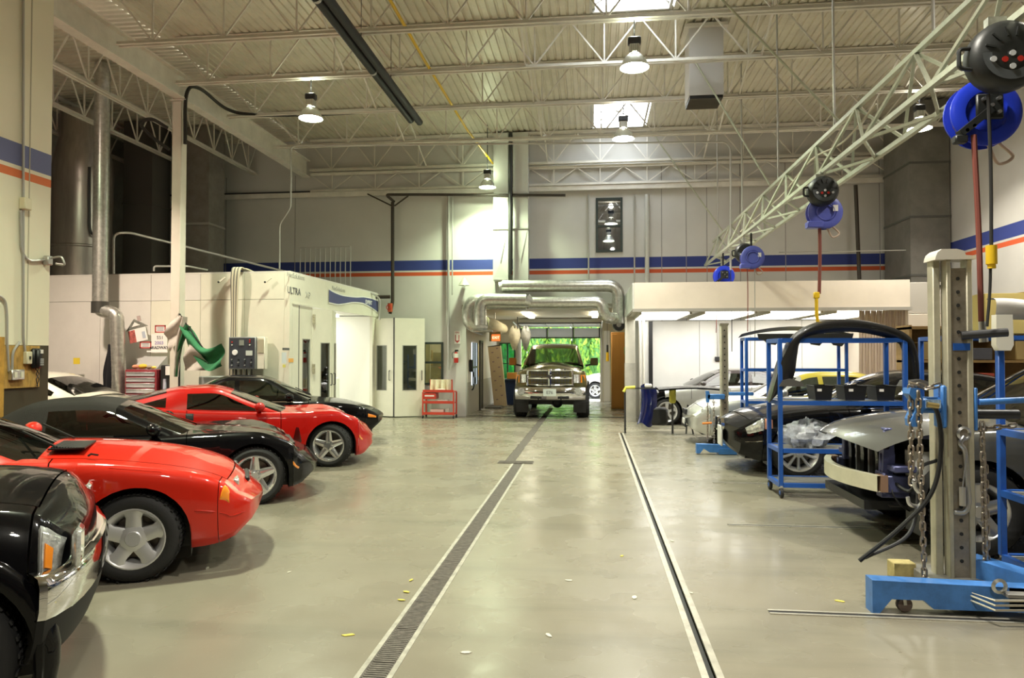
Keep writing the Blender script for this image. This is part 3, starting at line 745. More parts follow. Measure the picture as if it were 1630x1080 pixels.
# ---- black soft-top roadster
c = Car(xf=2.10, xr=-2.28, axles=(1.33,-1.325), Rt=.327, Ra=.372, doors=(-.62,.62), bump=(1.80,-1.95), cowl=.66, deck=-1.35, hoodf=1.95, bow_f=.28, zone=.42, hood_edge=.42,
    plan=[(-2.28,.80),(-1.6,.93),(-.8,.92),(0,.88),(.7,.90),(1.33,.925),(1.75,.87),(2.03,.74),(2.10,.58)], low=[(-2.28,.36),(-1.8,.22),(-1,.16),(1,.16),(1.75,.17),(1.95,.19),(2.05,.22),(2.10,.30)],
    sh=[(-2.28,.82),(-1.4,.90),(-.5,.83),(.3,.81),(.8,.825),(1.3,.83),(1.70,.70),(1.92,.57),(2.04,.475),(2.10,.38)], top=[(-2.28,.86),(-1.4,.93),(.5,.87),(1.,.84),(1.5,.76),(1.82,.62),(2.04,.49),(2.10,.39)],
    dip=[(-3,0),(.5,0),(1.2,.035),(1.7,.02),(2.2,0)],
    gh=dict(pts=[(.72,.85),(-.06,1.17),(-.55,1.215),(-1.0,1.16),(-1.45,.91)], w=(.80,.62,.72), win=[(-.72,.45)], norear=True, frame=.05, crown=.04))
r = seat_car(c, 'black_convertible', 'black convertible with cloth soft top and chrome five-spoke wheels', atZ(405, 805), PHI, -1)
c.body(r, BLK); SOFT = mat('soft_top_cloth', (.018,.016,.014), .95, bump=.5, nscale=120.); c.cabin(r, BLK, roof_m=SOFT)
wm = wheel_meshes(.327, .235, .25, 'spoke', mat('chrome_wheel', (.80,.80,.82), .16, .85), 5, .115, .072, .078); put_wheels(c, r, wm, .25, 0)
for sd in (-1, 1):
    c.patch([(1.78,.53),(1.98,.50),(2.0,.60),(1.78,.64)], .006, side=sd).build('side_marker', AMBER, r)
    c.patch([(1.64,1.02),(1.90,1.02),(1.92,1.36),(1.66,1.30)], .005, side=sd).build('headlamp_cover', paint('black_lens_cover', (.01,.01,.012), rough=.1), r)
    c.patch([(.72,.25),(.92,.30),(.84,.74),(.70,.70)], .003, side=sd).build('fender_vent', BLACK, r)
    MB().box((1.30, sd*.70, .327), (.1,.05,.12), bev=.015).build('brake_caliper', RED_P, r)
# ---- red fastback sports car
c = Car(xf=2.08, xr=-2.235, axles=(1.31,-1.375), Rt=.325, Ra=.375, doors=(-.70,.58), bump=(1.76,-1.9), cowl=.62, deck=-1.95, hoodf=1.92, bow_f=.28, zone=.42, hood_edge=.40,
    plan=[(-2.235,.82),(-1.5,.922),(-.8,.905),(0,.86),(.6,.875),(1.31,.92),(1.72,.875),(2.0,.76),(2.08,.58)], low=[(-2.235,.36),(-1.8,.22),(-1,.15),(1,.15),(1.7,.15),(1.9,.16),(2.02,.19),(2.08,.28)],
    sh=[(-2.235,.88),(-1.4,.96),(-.6,.90),(.2,.855),(.8,.84),(1.3,.85),(1.66,.755),(1.90,.62),(2.02,.51),(2.08,.41)], top=[(-2.235,.93),(-1.4,1.0),(.4,.90),(.9,.865),(1.5,.79),(1.82,.65),(2.02,.53),(2.08,.42)],
    dip=[(-3,0),(.5,0),(1.2,.04),(1.7,.025),(2.2,0)],
    gh=dict(pts=[(.70,.88),(-.15,1.20),(-.55,1.245),(-1.0,1.20),(-1.98,.96)], w=(.80,.60,.66), win=[(-.70,.42),(-1.72,-.98)], frame=.045, crown=.04))
r = seat_car(c, 'red_sports_car', 'red low fastback sports car with chrome star wheels and tinted rear hatch', atZ(527, 744), PHI, -1)
c.body(r, REDC); c.cabin(r, REDC, seats=2)
wm = wheel_meshes(.325, .238, .25, 'spoke', mat('chrome_wheel', (.80,.80,.82), .16, .85), 5, .105, .070, .078); put_wheels(c, r, wm, .25, R(-22))
for sd in (-1, 1):
    c.patch([(1.80,.52),(1.97,.50),(1.99,.60),(1.80,.62)], .005, side=sd).build('side_marker', AMBER, r)
    c.patch([(1.54,1.04),(1.84,.99),(1.90,1.22),(1.60,1.26)], .006, side=sd).build('headlamp', LENS, r)
    c.patch([(.72,.28),(.90,.32),(.83,.72),(.80,.74)], .004, side=sd).build('fender_vent', paint('dark_red_vent', (.08,.003,.003)), r)
    c.patch([(-.72,.80),(-.60,.80),(-.60,.97),(-.72,.97)], .004, side=sd).build('door_latch', BLACK, r)
# ---- black coupe beyond it
c = Car(xf=2.05, xr=-2.0, axles=(1.14,-1.2), Rt=.30, Ra=.345, doors=(-.60,.62), bump=(1.72,-1.75), cowl=.66, deck=-1.6, hoodf=1.88, bow_f=.25, zone=.56,
    plan=[(-2.,.70),(-1.5,.80),(0,.815),(1.1,.81),(1.6,.78),(2.05,.66)], low=[(-2.,.36),(-1.5,.22),(1,.2),(1.6,.23),(1.85,.27),(2.05,.42)],
    sh=[(-2.,.84),(-1.2,.90),(0,.87),(.7,.85),(1.3,.80),(1.75,.70),(1.95,.63),(2.05,.56)], top=[(-2.,.88),(-1.2,.96),(.6,.92),(1.2,.86),(1.75,.72),(1.95,.64),(2.05,.57)],
    gh=dict(pts=[(.70,.90),(-.02,1.27),(-.5,1.33),(-.95,1.29),(-1.7,.94)], w=(.74,.56,.62), win=[(-.58,.48),(-1.32,-.66)], frame=.045, crown=.03))
r = thing('black_coupe', 'glossy black coupe with orange corner marker parked beside the booth door', 'car', (-6.02, 12.95, 0), R(24))
c.body(r, BLK); c.cabin(r, BLK, seats=2)
wm = wheel_meshes(.30, .21, .21, 'spoke', ALLOY, 5, .1, .07, .07); put_wheels(c, r, wm, .21)
for sd in (-1, 1):
    c.patch([(1.80,.66),(2.03,.64),(2.03,.84),(1.80,.84)], .006, side=sd).build('corner_marker', AMBER, r)
    c.patch([(-.4,.97),(.4,.97),(.4,1.0),(-.4,1.0)], .006, side=sd).build('belt_trim', CHROME, r)
    MB().bar((.68,sd*.2,.94),(.40,sd*.45,1.06),.014).build('wiper', BLACK, r, 0)
# ---- pale coupe at the left, only its roof shows
c = Car(xf=2.3, xr=-2.3, axles=(1.35,-1.35), Rt=.32, Ra=.37, doors=(-.60,.62), bump=(1.92,-1.95), cowl=.7, deck=-1.5, hoodf=2.1, bow_f=.35,
    plan=[(-2.3,.76),(-1.7,.86),(0,.88),(1.3,.87),(1.9,.82),(2.3,.68)], low=[(-2.3,.36),(-1.7,.22),(1.5,.2),(2.0,.22),(2.3,.32)],
    sh=[(-2.3,.88),(-1.2,.97),(0,.92),(.8,.88),(1.5,.80),(2.0,.70),(2.3,.56)], top=[(-2.3,.93),(-1.2,1.02),(.6,.95),(1.2,.88),(2.0,.73),(2.3,.60)],
    gh=dict(pts=[(.85,.92),(.05,1.33),(-.5,1.40),(-1.1,1.34),(-2.0,.98)], w=(.80,.58,.66), win=[(-.55,.58),(-1.5,-.64)], frame=.05))
r = thing('pale_coupe', 'champagne silver coupe mostly hidden behind the left wall corner', 'car', (-11.0, 12.35, 0), R(180))
c.body(r, CREAM); c.cabin(r, CREAM)
wm = wheel_meshes(.32, .22, .21, 'spoke', ALLOY, 5, .1, .07, .07); put_wheels(c, r, wm, .21)
# ------------------------------------------------------------------ spray booth and the left bay
BOOTH = mat('booth_cream_panel', (.78,.76,.64), .45, noise=.05, nscale=2.); BOOTHP = mat('booth_pale_panel', (.76,.73,.68), .5, noise=.05, nscale=2.)
INW = mat('booth_inner_white', (.88,.88,.82), .5); JBLK = mat('joint_black', (.02,.02,.018), .6)
A_ = Vector((-6.2, 14.04, 0)); B_ = Vector((-5.97, 19.52, 0)); bd = (B_-A_); BL = bd.length; bd.normalize(); bn = Vector((-bd.y, bd.x, 0)); BZ = math.atan2(bd.y, bd.x)
def uS(px):
    d = _fw + _rt*((px-815)/_f); o = Vector((0,0,1.7)); t = (A_-o).dot(bn)/d.dot(bn); return ((o+d*t)-A_).dot(bd)
def uZ(px, py):
    d = _fw + _rt*((px-815)/_f) + _up*((540-py)/_f); o = Vector((0,0,1.7)); t = (A_-o).dot(bn)/d.dot(bn); p = o+d*t; return (p-A_).dot(bd), p.z
bt = thing('spray_booth', 'long cream spray booth with lit open doorway and blue wave banner', 'spray booth', A_, BZ)
HT, HD, BW = 3.45, 2.80, 7.1
def bbox(nm, u0, u1, v0, v1, z0, z1, m, bev=.0, par=None): return MB().box(((u0+u1)/2, (v0+v1)/2, (z0+z1)/2), (u1-u0, v1-v0, z1-z0), bev=bev).build(nm, m, par or bt, 0 if not bev else 40)
bbox('corner_post', 0, .12, 0, .12, 0, HT-.03, BOOTH)
bbox('header_panel', .12, BL, 0, .10, HD, HT-.03, BOOTH)
bbox('header_lip', .12, BL, -.015, .02, HD-.03, HD, BOOTH)
bbox('roof_panel', 0, BL, .0, BW, HT-.03, HT, BOOTHP)
bbox('inner_ceiling', .1, BL-.1, .12, BW-.1, HD+.02, HD+.08, INW)
u_a, u_b, u_c, u_d, u_e = uS(476), uS(498), uS(516), uS(534), uS(593)
bbox('side_panel', .13, u_a-.02, 0, .08, 0, HD-.035, BOOTH)
bbox('hinge_stile', u_a-.012, u_a+.012, .0, .06, 0, HD-.04, JBLK)
def leaf(nm, p, q, z0, z1, wu, wz, gl=PANE, th=.05, handle=None):
    """door leaf from p to q (booth plan coords) with a window hole"""
    p = Vector((*p, 0)); q = Vector((*q, 0)); L = (q-p).length; a = math.atan2(q.y-p.y, q.x-p.x)
    t = link(nm, None, bt); bpy.data.objects.remove(t)
    b = MB(); (x0, x1), (h0, h1) = wu, wz
    for xa, xb, za, zb in ((0, x0, z0, z1), (x1, L, z0, z1), (x0, x1, z0, h0), (x0, x1, h1, z1)):
        b.box(((xa+xb)/2, 0, (za+zb)/2), (xb-xa-.0005, th, zb-za))
    o = b.build(nm, BOOTH, bt, 0); o.location = p; o.rotation_euler = (0,0,a)
    f = MB()
    for xx in (x0, x1): f.box((xx, 0, (h0+h1)/2), (.02, th+.012, h1-h0+.02))
    for zz in (h0, h1): f.box(((x0+x1)/2, 0, zz), (x1-x0, th+.012, .02))
    f.build('window_gasket', mat('gasket_grey', (.35,.35,.30), .6), o, 0)
    MB().box(((x0+x1)/2, 0, (h0+h1)/2), (x1-x0-.02, .012, h1-h0-.02)).build('pane', gl, o, 0)
    if handle: MB().tube(rounded([(handle, -.025, 1.02), (handle, -.07, 1.02), (handle, -.07, 1.28), (handle, -.025, 1.28)], .03), .011, 6).build('handle', DARKM, o)
    return o
GW = glass('booth_glass', (.40,.42,.38), .08)
leaf('door_leaf', (u_a+.02, .03), (u_b-.02, .03), .02, HD-.04, (.16, .52), (.55, 2.05), PANE)
L1 = (Vector((u_c, -.06, 0))-Vector((u_b, .02, 0))).length
leaf('door_leaf', (u_b, .02), (u_c, -.16), .02, HD-.06, (.26, .56), (.50, 1.98), GW, handle=.60)
leaf('door_leaf', (u_c+.02, -.16), (u_d, .02), .02, HD-.06, (.36, .70), (.50, 1.98), GW, handle=.25)
def loc(p): d = Vector((p[0], p[1], 0))-A_; return (d.dot(bd), d.dot(bn))
leaf('open_door_leaf', loc((-6.02, 19.22)), loc((-5.385, 18.95)), .03, 2.72, (.12, .46), (.74, 1.97), GW, handle=.58)
leaf('open_door_leaf', loc((-5.36, 18.94)), loc((-4.60, 19.26)), .03, 2.72, (.22, .60), (.74, 1.97), GW, handle=.74)
MB().box((*loc((-5.37, 18.93)), 1.38), (.03, .03, 2.7)).build('fold_hinge', DARKM, bt, 0)
for z in (.3, 1.4, 2.5): MB().box((u_b-.01, -.03, z), (.05, .05, .22)).build('hinge', mat('hinge_worn', (.55,.50,.38), .5, .4, noise=.4, nscale=20.), bt, 0)
bbox('far_jamb', u_e, BL, 0, .08, 0, HD, BOOTH)
# front panels
V = [0.12, 1.0, 2.0, 3.15, 4.35, 5.6, BW]
for i in range(len(V)-1):
    bbox('front_panel', 0, .07, V[i]+.004, V[i+1]-.004, 0, 2.86, BOOTH if i < 3 else BOOTHP); bbox('front_band', 0, .07, V[i]+.004, V[i+1]-.004, 2.868, HT-.032, BOOTH if i < 2 else BOOTHP)
bbox('joint_backing', .06, .09, .1, BW, 0, HT-.04, mat('joint_grey', (.25,.23,.19), .8))  # dull grey sheet showing through the panel joints
bbox('inner_back_wall', .2, BL-.1, BW-.14, BW-.08, 0, HD, INW); bbox('inner_near_wall', .12, .16, .12, BW-.1, 0, HD, INW); bbox('inner_far_wall', BL-.16, BL-.1, .12, BW-.1, 0, HD, INW)
bbox('booth_floor', .1, BL-.1, .0, BW-.1, .002, .012, mat('booth_floor_paint', (.55,.54,.48), .5))
for v in (1.2, 3.4, 5.6):
    o = MB().box((BL/2, v, HD-.02), (BL-1.2, .5, .05)).build('light_box', mat('booth_tube_light', (1,1,1), .5, emit=(1,.98,.88), estr=4.), bt, 0)
MB().box((BL-.2, 1.6, 1.35), (.05, .36, 1.5), bev=.01).build('inner_access_door', mat('inner_door_grey', (.72,.72,.68), .5), bt)
MB().box((BL-.9, .9, .55), (.25, .12, 1.1), bev=.03).build('mask_screen', INW, bt)
# lettering and banner on the header
rot = (PI/2, 0, 0)
GREY_T = mat('lettering_grey', (.10,.10,.11), .5); FADE = mat('lettering_faded', (.42,.42,.38), .5)
u, z = uZ(468, 464); text_obj('lettering', 'ULTRA', .20, GREY_T, bt, (u, -.003, z), rot, bold=.003, ax='CENTER')
u, z = uZ(490, 471); text_obj('lettering', 'XP', .20, FADE, bt, (u, -.003, z), rot)
u, z = uZ(471, 440); text_obj('lettering', 'NanSolutions', .15, FADE, bt, (u, -.003, z), rot)
u, z = uZ(539, 461); text_obj('lettering', 'NanSolutions', .15, FADE, bt, (u, -.003, z), rot)
ub, ue = uS(522), uS(601); bb_ = MB(); n = 24; top = []; bot = []
tp_ = [uZ(*q) for q in ((522,461),(530,466),(545,471.5),(565,474),(580,474),(590,476),(601,480))]; bp_ = [uZ(*q) for q in ((522,481),(535,484),(545,483.5),(562,481),(575,482),(588,488),(601,497))]
ft, fb = pchip(tp_), pchip(bp_)
for i in range(n+1):
    uu = ub+(ue-ub)*i/n; top.append((uu, -.017, ft(uu))); bot.append((uu, -.017, max(HD-.02, fb(uu))))
bb_.add(top+bot, [(i, i+1, n+2+i, n+1+i) for i in range(n)]); bb_.build('wave_banner', mat('banner_navy', (.075,.085,.22), .5), bt, 0, fix=False)
bw_ = MB(); bw_.add([(p[0], -.0155, p[2]+.03) for p in top]+[(p[0], -.0155, p[2]-.03) for p in bot], [(i, i+1, n+2+i, n+1+i) for i in range(n)]); bw_.build('banner_border', mat('banner_white', (.85,.85,.82), .5), bt, 0, fix=False)
u, z = uZ(586, 482); text_obj('lettering', 'EXPERT', .15, mat('lettering_white', (.85,.85,.85), .5), bt, (u, -.020, z), rot, bold=.003)
# stickers beside the door
for px, py, w, h, c in ((455, 556, .30, .05, (.12,.12,.12)), (463, 574, .22, .08, (.85,.45,.12)), (452, 570, .20, .22, (.70,.74,.76)), (452, 583, .12, .06, (.75,.65,.15))):
    u, z = uZ(px, py); MB().box((u, -.003, z), (w, .004, h)).build('sticker', mat('sticker_%d' % int(c[0]*100+c[2]*10), c, .5), bt, 0)
ld = bpy.data.lights.new('booth_light', 'AREA'); ld.shape = 'RECTANGLE'; ld.size = BL-1; ld.size_y = 4; ld.energy = 34; ld.color = (1,.98,.86)
lo = bpy.data.objects.new('booth_light', ld); COL.objects.link(lo); lo.parent = bt; lo.location = (BL/2, 3.2, HD-.08)

# ---- things on and before the booth front
FY = 13.98
def tubeobj(name, pts, r, m, label, cat, n=8, rad=.08, par=None, group=None):
    o = MB().tube(rounded(pts, rad) if len(pts) > 2 else pts, r, n).build(name, m, par)
    if not par: tag(o, label, cat, group)
    return o
# spiral duct with elbows
def duct_run(t, pts, r, rad, m=GALV, seam=.11, name='duct_run'):
    P = rounded(pts, rad, 7); MB().tube(P, r, 20).build(name, m, t)
    ring = MB(); acc = 0.
    for a, b in zip(P, P[1:]):
        d = (b-a); L = d.length
        if L < 1e-6: continue
        d /= L; k = seam-acc
        while k < L:
            ring.cyl(a+d*(k-.006), a+d*(k+.006), r+.004, 20); k += seam
        acc = (acc+L) % seam
    ring.build('duct_seams', m, t)['kind'] = 'stuff'
sd = thing('spiral_duct', 'galvanised spiral duct dropping in front of the booth with a double elbow', 'duct', (-9.75, 13.72, 0))
p0 = atY(162, 205, 13.72); p1 = atY(158, 482, 13.72); p2 = atY(186, 500, 13.72); p3 = atY(189, 640, 13.72); o3 = Vector((-9.75, 13.72, 0))
duct_run(sd, [Vector((p0.x-o3.x,0,DZ-.06)), p1-o3+Vector((.02,0,.0))], .15, .1)
duct_run(sd, [p1-o3+Vector((.02,0,-.02)), p1-o3+Vector((.02,0,-.16)), p2-o3, Vector((p3.x-o3.x, 0, 1.3))+Vector((0,0,0)), Vector((p3.x-o3.x, 0, .06))], .135, .14, name='elbow_run')
MB().cyl(p1-o3+Vector((.02,0,.02)), p1-o3+Vector((.02,0,-.22)), .165, 20).build('damper_collar', mat('collar_dark', (.10,.10,.09), .4, .7), sd)
# silo and box duct on the booth roof
sl = thing('exhaust_stack', 'huge round metal exhaust stack on the booth roof at far left', 'duct', (-12.05, 15.6, 3.46))
MB().lathe([(.64,0),(.64,.75),(.665,.77),(.665,.80),(.64,.82),(.64,2.25)], n=36).build('drum', mat('stack_steel', (.42,.39,.36), .30, .9, noise=.25, nscale=2., stretch=(3,3,.3)), sl)
MB().lathe([(.64,2.25),(.66,2.5),(.62,2.9),(.5,3.4),(.5,4.0)], n=36).build('cone', mat('stack_steel'), sl)
MB().tube(bez([(.5,-.45,2.6),(.52,-.46,1.6),(.55,-.45,1.1),(.75,-.4,1.02)]), .03, 6).build('cable', BLACK, sl)
bx_ = thing('box_duct', 'square metal duct riser standing on the booth roof behind the column', 'duct', (-10.6, 18.2, 3.46))
MB().box((0,0,2.19), (.95,.8,4.36)).build('riser', mat('riser_dull', (.30,.28,.25), .5, .5, noise=.2, nscale=3.), bx_, 0)
MB().box((0,0,1.75), (1.0,.85,.06)).build('flange', mat('flange_bright', (.5,.48,.44), .4, .7), bx_, 0)
b2 = thing('dark_duct', 'dark square duct behind the spiral duct', 'duct', (-11.75, 17.6, 3.46)); MB().box((0,0,2.19), (.8,.8,4.36)).build('riser', mat('riser_dark', (.11,.10,.09), .6, .3), b2, 0); MB().box((0,0,2.2), (.85,.85,.05)).build('flange', mat('riser_dark'), b2, 0)
# pipes on the roof
tubeobj('handrail_pipe', [atY(181, 436, 14.15), atY(181, 372, 14.15), atY(205, 370, 14.3), atY(595, 468, 18.9), atY(605, 476, 18.9), atY(604, 510, 18.9)], .026, CONDUIT, 'bent grey pipe crossing above the booth roof', 'pipe', rad=.14)
tubeobj('roof_conduit', [atY(245, 432, 14.2), atY(245, 424, 14.2), atY(300, 424, 14.6), atY(330, 430, 15.2)], .02, CONDUIT, 'short low conduit loop on the booth roof near the column', 'pipe', rad=.06)
tubeobj('drop_conduit', [atY(463, 236, 16.2), atY(463, 330, 16.2), atY(445, 357, 16.2), atY(445, 428, 16.2)], .022, CONDUIT, 'thin jogged conduit dropping to the booth corner', 'pipe', rad=.1)
tubeobj('cross_conduit', [atY(463, 232, 16.2)+Vector((0,0,-.3)), atY(463, 232, 16.2), atY(1155, 226, 16.2), atY(1163, 236, 16.2), atY(1163, 430, 16.2)], .022, CONDUIT, 'long level conduit under the fourth joist with a drop at right', 'pipe', rad=.2)
gr = thing('guard_rail', 'low grey baluster railing at the rear of the booth roof', 'railing', atY(517, 432, 18.9)); o4 = Vector(gr.location); gr.location.z = HT; o4.z = HT
q0, q1 = atY(478, 395, 18.9)-o4, atY(558, 393, 18.9)-o4
MB().bar(q0, q1, .035).build('top_rail', CONDUIT, gr, 0); MB().bar((q0.x,0,.1), (q1.x,0,.1), .03).build('bottom_rail', CONDUIT, gr, 0)
for i in range(11): x = q0.x+(q1.x-q0.x)*i/10; MB().cyl((x,0,0), (x,0,q0.z+(q1.z-q0.z)*i/10), .014, 6).build('baluster', CONDUIT, gr)
# wall control panel
p, q = atY(368, 537, FY-.1), atY(410, 588, FY-.1); w, h = q.x-p.x, p.z-q.z
cp = thing('control_panel', 'dark instrument control panel with round gauge on the booth front', 'control panel', ((p.x+q.x)/2, FY-.02, q.z))
MB().box((0,-.10,h/2), (w,.16,h), bev=.008).build('cabinet', mat('panel_frame_grey', (.35,.37,.38), .4, .4), cp); MB().box((0,-.185,h/2), (w-.04,.012,h-.04)).build('faceplate', mat('panel_face', (.045,.05,.065), .4), cp, 0)
MB().lathe([(0,-.02),(.055,-.02),(.06,0)], (-w*.25, -.19, h*.52), 'Y', 20).build('gauge', mat('gauge_white', (.9,.9,.9), .4), cp)
MB().box((0,-.195,h*.82), (.10,.02,.11)).build('display', mat('display_grey', (.25,.28,.25), .3), cp, 0)
for i, (a, b, c) in enumerate([(-.36,.84,1),(-.36,.75,0),(.30,.84,1),(.30,.75,0),(.30,.9,1)]): MB().lathe([(0,-.018),(.012,-.018),(.015,0)], (w*a, -.192, h*b), 'Y', 10).build('button', RED_P if c else mat('button_white', (.7,.7,.65), .4), cp)
for i in range(4):
    for j in range(3): MB().lathe([(0,-.02),(.013,-.02),(.016,0)], (-w*.36+i*w*.24, -.192, h*(.30-j*.09)), 'Y', 10).build('knob', BLACK if (i+j) % 2 else mat('knob_silver', (.6,.6,.62), .3, .7), cp)
MB().box((w*.28,-.195,h*.50), (.14,.012,.10)).build('nameplate', mat('plate_pale', (.6,.66,.62), .4), cp, 0)
MB().box((w/2+.09,-.07,h/2), (.17,.14,h*1.0), bev=.01).build('side_box', BOOTH, cp); MB().box((w/2+.10,-.145,h*.72), (.12,.012,h*.42)).build('side_vent', mat('vent_tan', (.45,.42,.30), .6), cp, 0)
for i in range(7): MB().tube([(-w*.3+i*w*.1, -.1, 0), (-w*.3+i*w*.1, -.1, -.25)], .012, 5).build('cable', mat('cable_white', (.7,.7,.68), .5) if i % 2 else BLACK, cp)
# hose bundle over the booth edge
hb = thing('hose_bundle', 'bundle of grey hoses hanging over the booth front edge', 'hose', atY(373, 600, FY-.06)); o5 = Vector(hb.location); o5.z = 1.2; hb.location.z = 1.2
for i in range(9):
    dx = (i-4)*.022; c = mat('hose_cream', (.62,.58,.45), .6) if i % 3 else mat('hose_dark', (.12,.12,.11), .6)
    MB().tube(bez([(dx*.8+.10, .55, 2.27), (dx+.05, .14, 2.31), (dx+.03, -.05, 2.20), (dx*.7, -.02, 1.2), (dx*1.2, 0, 0)], 8), .013, 6).build('hose', c, hb)
# two swing brackets near the top
for k, px in enumerate((358, 432)):
    p = atY(px, 449, FY-.03); t = thing('wall_bracket', 'small black stay bracket near the booth top, %s of the hoses' % ['left','right'][k], 'bracket', p, 0, 'stay brackets')
    MB().bar((-.12,0,.0), (0,0,.09), .03).build('arm', BOOTH, t, 0); MB().sphere((-.13,-.02,-.005), .022, 8, 6).build('roller', BLACK, t)
# posters and plates
def poster(px0, py0, px1, py1, name, label, cat, bg, y=FY-.012):
    p, q = atY(px0, py0, y), atY(px1, py1, y); t = thing(name, label, cat, ((p.x+q.x)/2, y, q.z)); w, h = q.x-p.x, p.z-q.z
    if bg: MB().box((0,0,h/2), (w,.008,h)).build('sheet', bg, t, 0)
    return t, w, h
PAP = mat('paper_white', (.85,.82,.78), .7); RDF = mat('frame_red', (.45,.05,.05), .6); INK = mat('ink_dark', (.08,.08,.10), .6); TXR = (PI/2,0,0)
def framed(px0, py0, px1, py1, lab):
    t, w, h = poster(px0, py0, px1, py1, 'plate_sign', lab, 'sign', PAP)
    f = MB()
    for x in (-w/2+.012, w/2-.012): f.box((x,-.007,h/2), (.024,.008,h))
    for z in (.012, h-.012): f.box((0,-.007,z), (w,.008,.024))
    f.build('red_frame', RDF, t, 0)
    for i in range(3): MB().box((0,-.006,h*(.3+.2*i)), (w*.6,.003,h*.08)).build('text_line', mat('ink_grey', (.35,.35,.38), .6), t, 0)
framed(247, 518, 264, 530, 'upper red framed plate sign on the booth front'); framed(223, 544, 241, 555, 'lower red framed plate sign on the booth front')
t, w, h = poster(241, 532, 266, 562, 'number_poster', 'white number poster between the red framed plates', 'poster', PAP)
text_obj('lettering', '551', .10, INK, t, (.02,-.006,h*.80), TXR); text_obj('lettering', '2003', .10, mat('ink_violet', (.25,.2,.5), .6), t, (0,-.006,h*.52), TXR); text_obj('lettering', 'BRADWAY', .085, INK, t, (0,-.006,h*.27), TXR, bold=.002)
MB().box((-.04,-.006,.03), (w*1.3,.003,.03)).build('text_bar', mat('paper_bright', (.95,.95,.93), .6), t, 0)
t = thing('house_cutout', 'house-shaped board with grey roof and red front pinned on the booth', 'sign', atY(222, 545, FY-.02), 0); t.rotation_euler = (0, R(-12), 0)
MB().prism([(-.24,.28),(-.02,.50),(.26,.30)], -.02, 0).build('gable_roof', mat('roof_board_grey', (.20,.20,.17), .7, noise=.5, nscale=14.), t, 0)
MB().prism([(-.09,.34),(-.01,.43),(.10,.345)], -.03, -.02).build('gable_trim', PAP, t, 0); MB().box((.09,-.01,.49), (.07,.02,.11)).build('chimney', mat('chimney_pink', (.45,.35,.33), .7), t, 0)
MB().box((.0,-.01,.15), (.40,.02,.28)).build('house_front', PAP, t, 0); MB().box((-.12,-.022,.14), (.15,.006,.26)).build('red_patch', mat('house_red', (.5,.12,.10), .7, noise=.6, nscale=20.), t, 0); MB().box((.14,-.022,.13), (.07,.006,.14)).build('house_window', mat('house_blue', (.45,.5,.58), .6), t, 0)
t, w, h = poster(117, 570, 127, 580, 'warning_sticker', 'small yellow warning sticker on the booth panel', 'sticker', mat('sticker_yellow', (.85,.65,.05), .5))
# black garment hanging beside the duct
t = thing('hanging_coverall', 'black coverall hanging on the booth beside the spiral duct', 'garment', atY(175, 620, FY-.1))
H_ = atY(175, 549, FY-.1).z-t.location.z
MB().grid(lambda u, v: ((v-.5)*(.09+.20*smooth(u*1.4))*1.05, -.06-.05*math.cos(v*9+u*2)*u+.05*(2*v-1)**2, H_*(1-u)), 12, 12).build('cloth', mat('cloth_black', (.008,.008,.012), .9), t)
MB().cyl((0,.08,H_), (0,-.06,H_), .012, 6).build('hook', DARKM, t)
# green and grey cloth cover on a tall frame
GRN = mat('cover_green', (.03,.20,.08), .8, noise=.25, nscale=6.); GRC = mat('cover_grey', (.55,.52,.46), .85, noise=.15, nscale=6.)
y = 13.05; t = thing('draped_cover', 'green and grey draped cover hanging over a tall stand by the column', 'cover', (atY(320, 600, y).x, y, 0))
def loc2(px, py): v = atY(px, py, y); return (v.x-t.location.x, v.z)
def sheet(nm, poly, m, dep=.12, ph=0.):
    n = len(poly)//2; a = [loc2(*p) for p in poly[:n]]; b = [loc2(*p) for p in poly[n:]][::-1]
    A = bez([(x,0,z) for x, z in a], 6); B = bez([(x,0,z) for x, z in b], 6); N = len(A)-1
    def fn(u, v):
        i = min(N, int(round(u*N))); p = A[i]*(1-v)+B[i]*v; return (p.x, dep*math.sin(v*7+u*5+ph)*.5+dep*ph*.2, p.z)
    MB().grid(fn, N, 10).build(nm, m, t, 80)
sheet('grey_flap', [(283,498),(270,514),(262,532),(271,560),(284,540),(294,508)], GRC, .10, .5)
sheet('grey_panel', [(285,502),(280,540),(279,600),(286,600),(291,550),(297,505)], GRC, .10, 0)
sheet('green_fold', [(290,515),(282,560),(277,600),(281,600),(287,560),(302,520)], GRN, .08, 1)
sheet('green_swag', [(288,508),(305,528),(322,553),(340,554),(355,547),(354,583),(335,591),(316,577),(297,553),(289,528)], GRN, .16, .3)
sheet('grey_lower', [(296,548),(306,545),(318,560),(329,578),(330,590),(316,590),(302,590),(290,590)], GRC, .12, 1.2)
MB().tube([(loc2(284,500)[0], .05, 0), (loc2(284,500)[0], .05, loc2(284,500)[1])], .02, 6).build('stand_pole', DARKM, t)
MB().tube([(loc2(284,500)[0], .03, loc2(284,500)[1]), (loc2(322,555)[0], .03, loc2(322,555)[1])], .014, 6).build('stay_bar', BLACK, t)
MB().box((loc2(325,600)[0], .52, .64), (.62,.4,1.28), bev=.02).build('covered_machine', mat('machine_grey', (.40,.41,.40), .5), t)
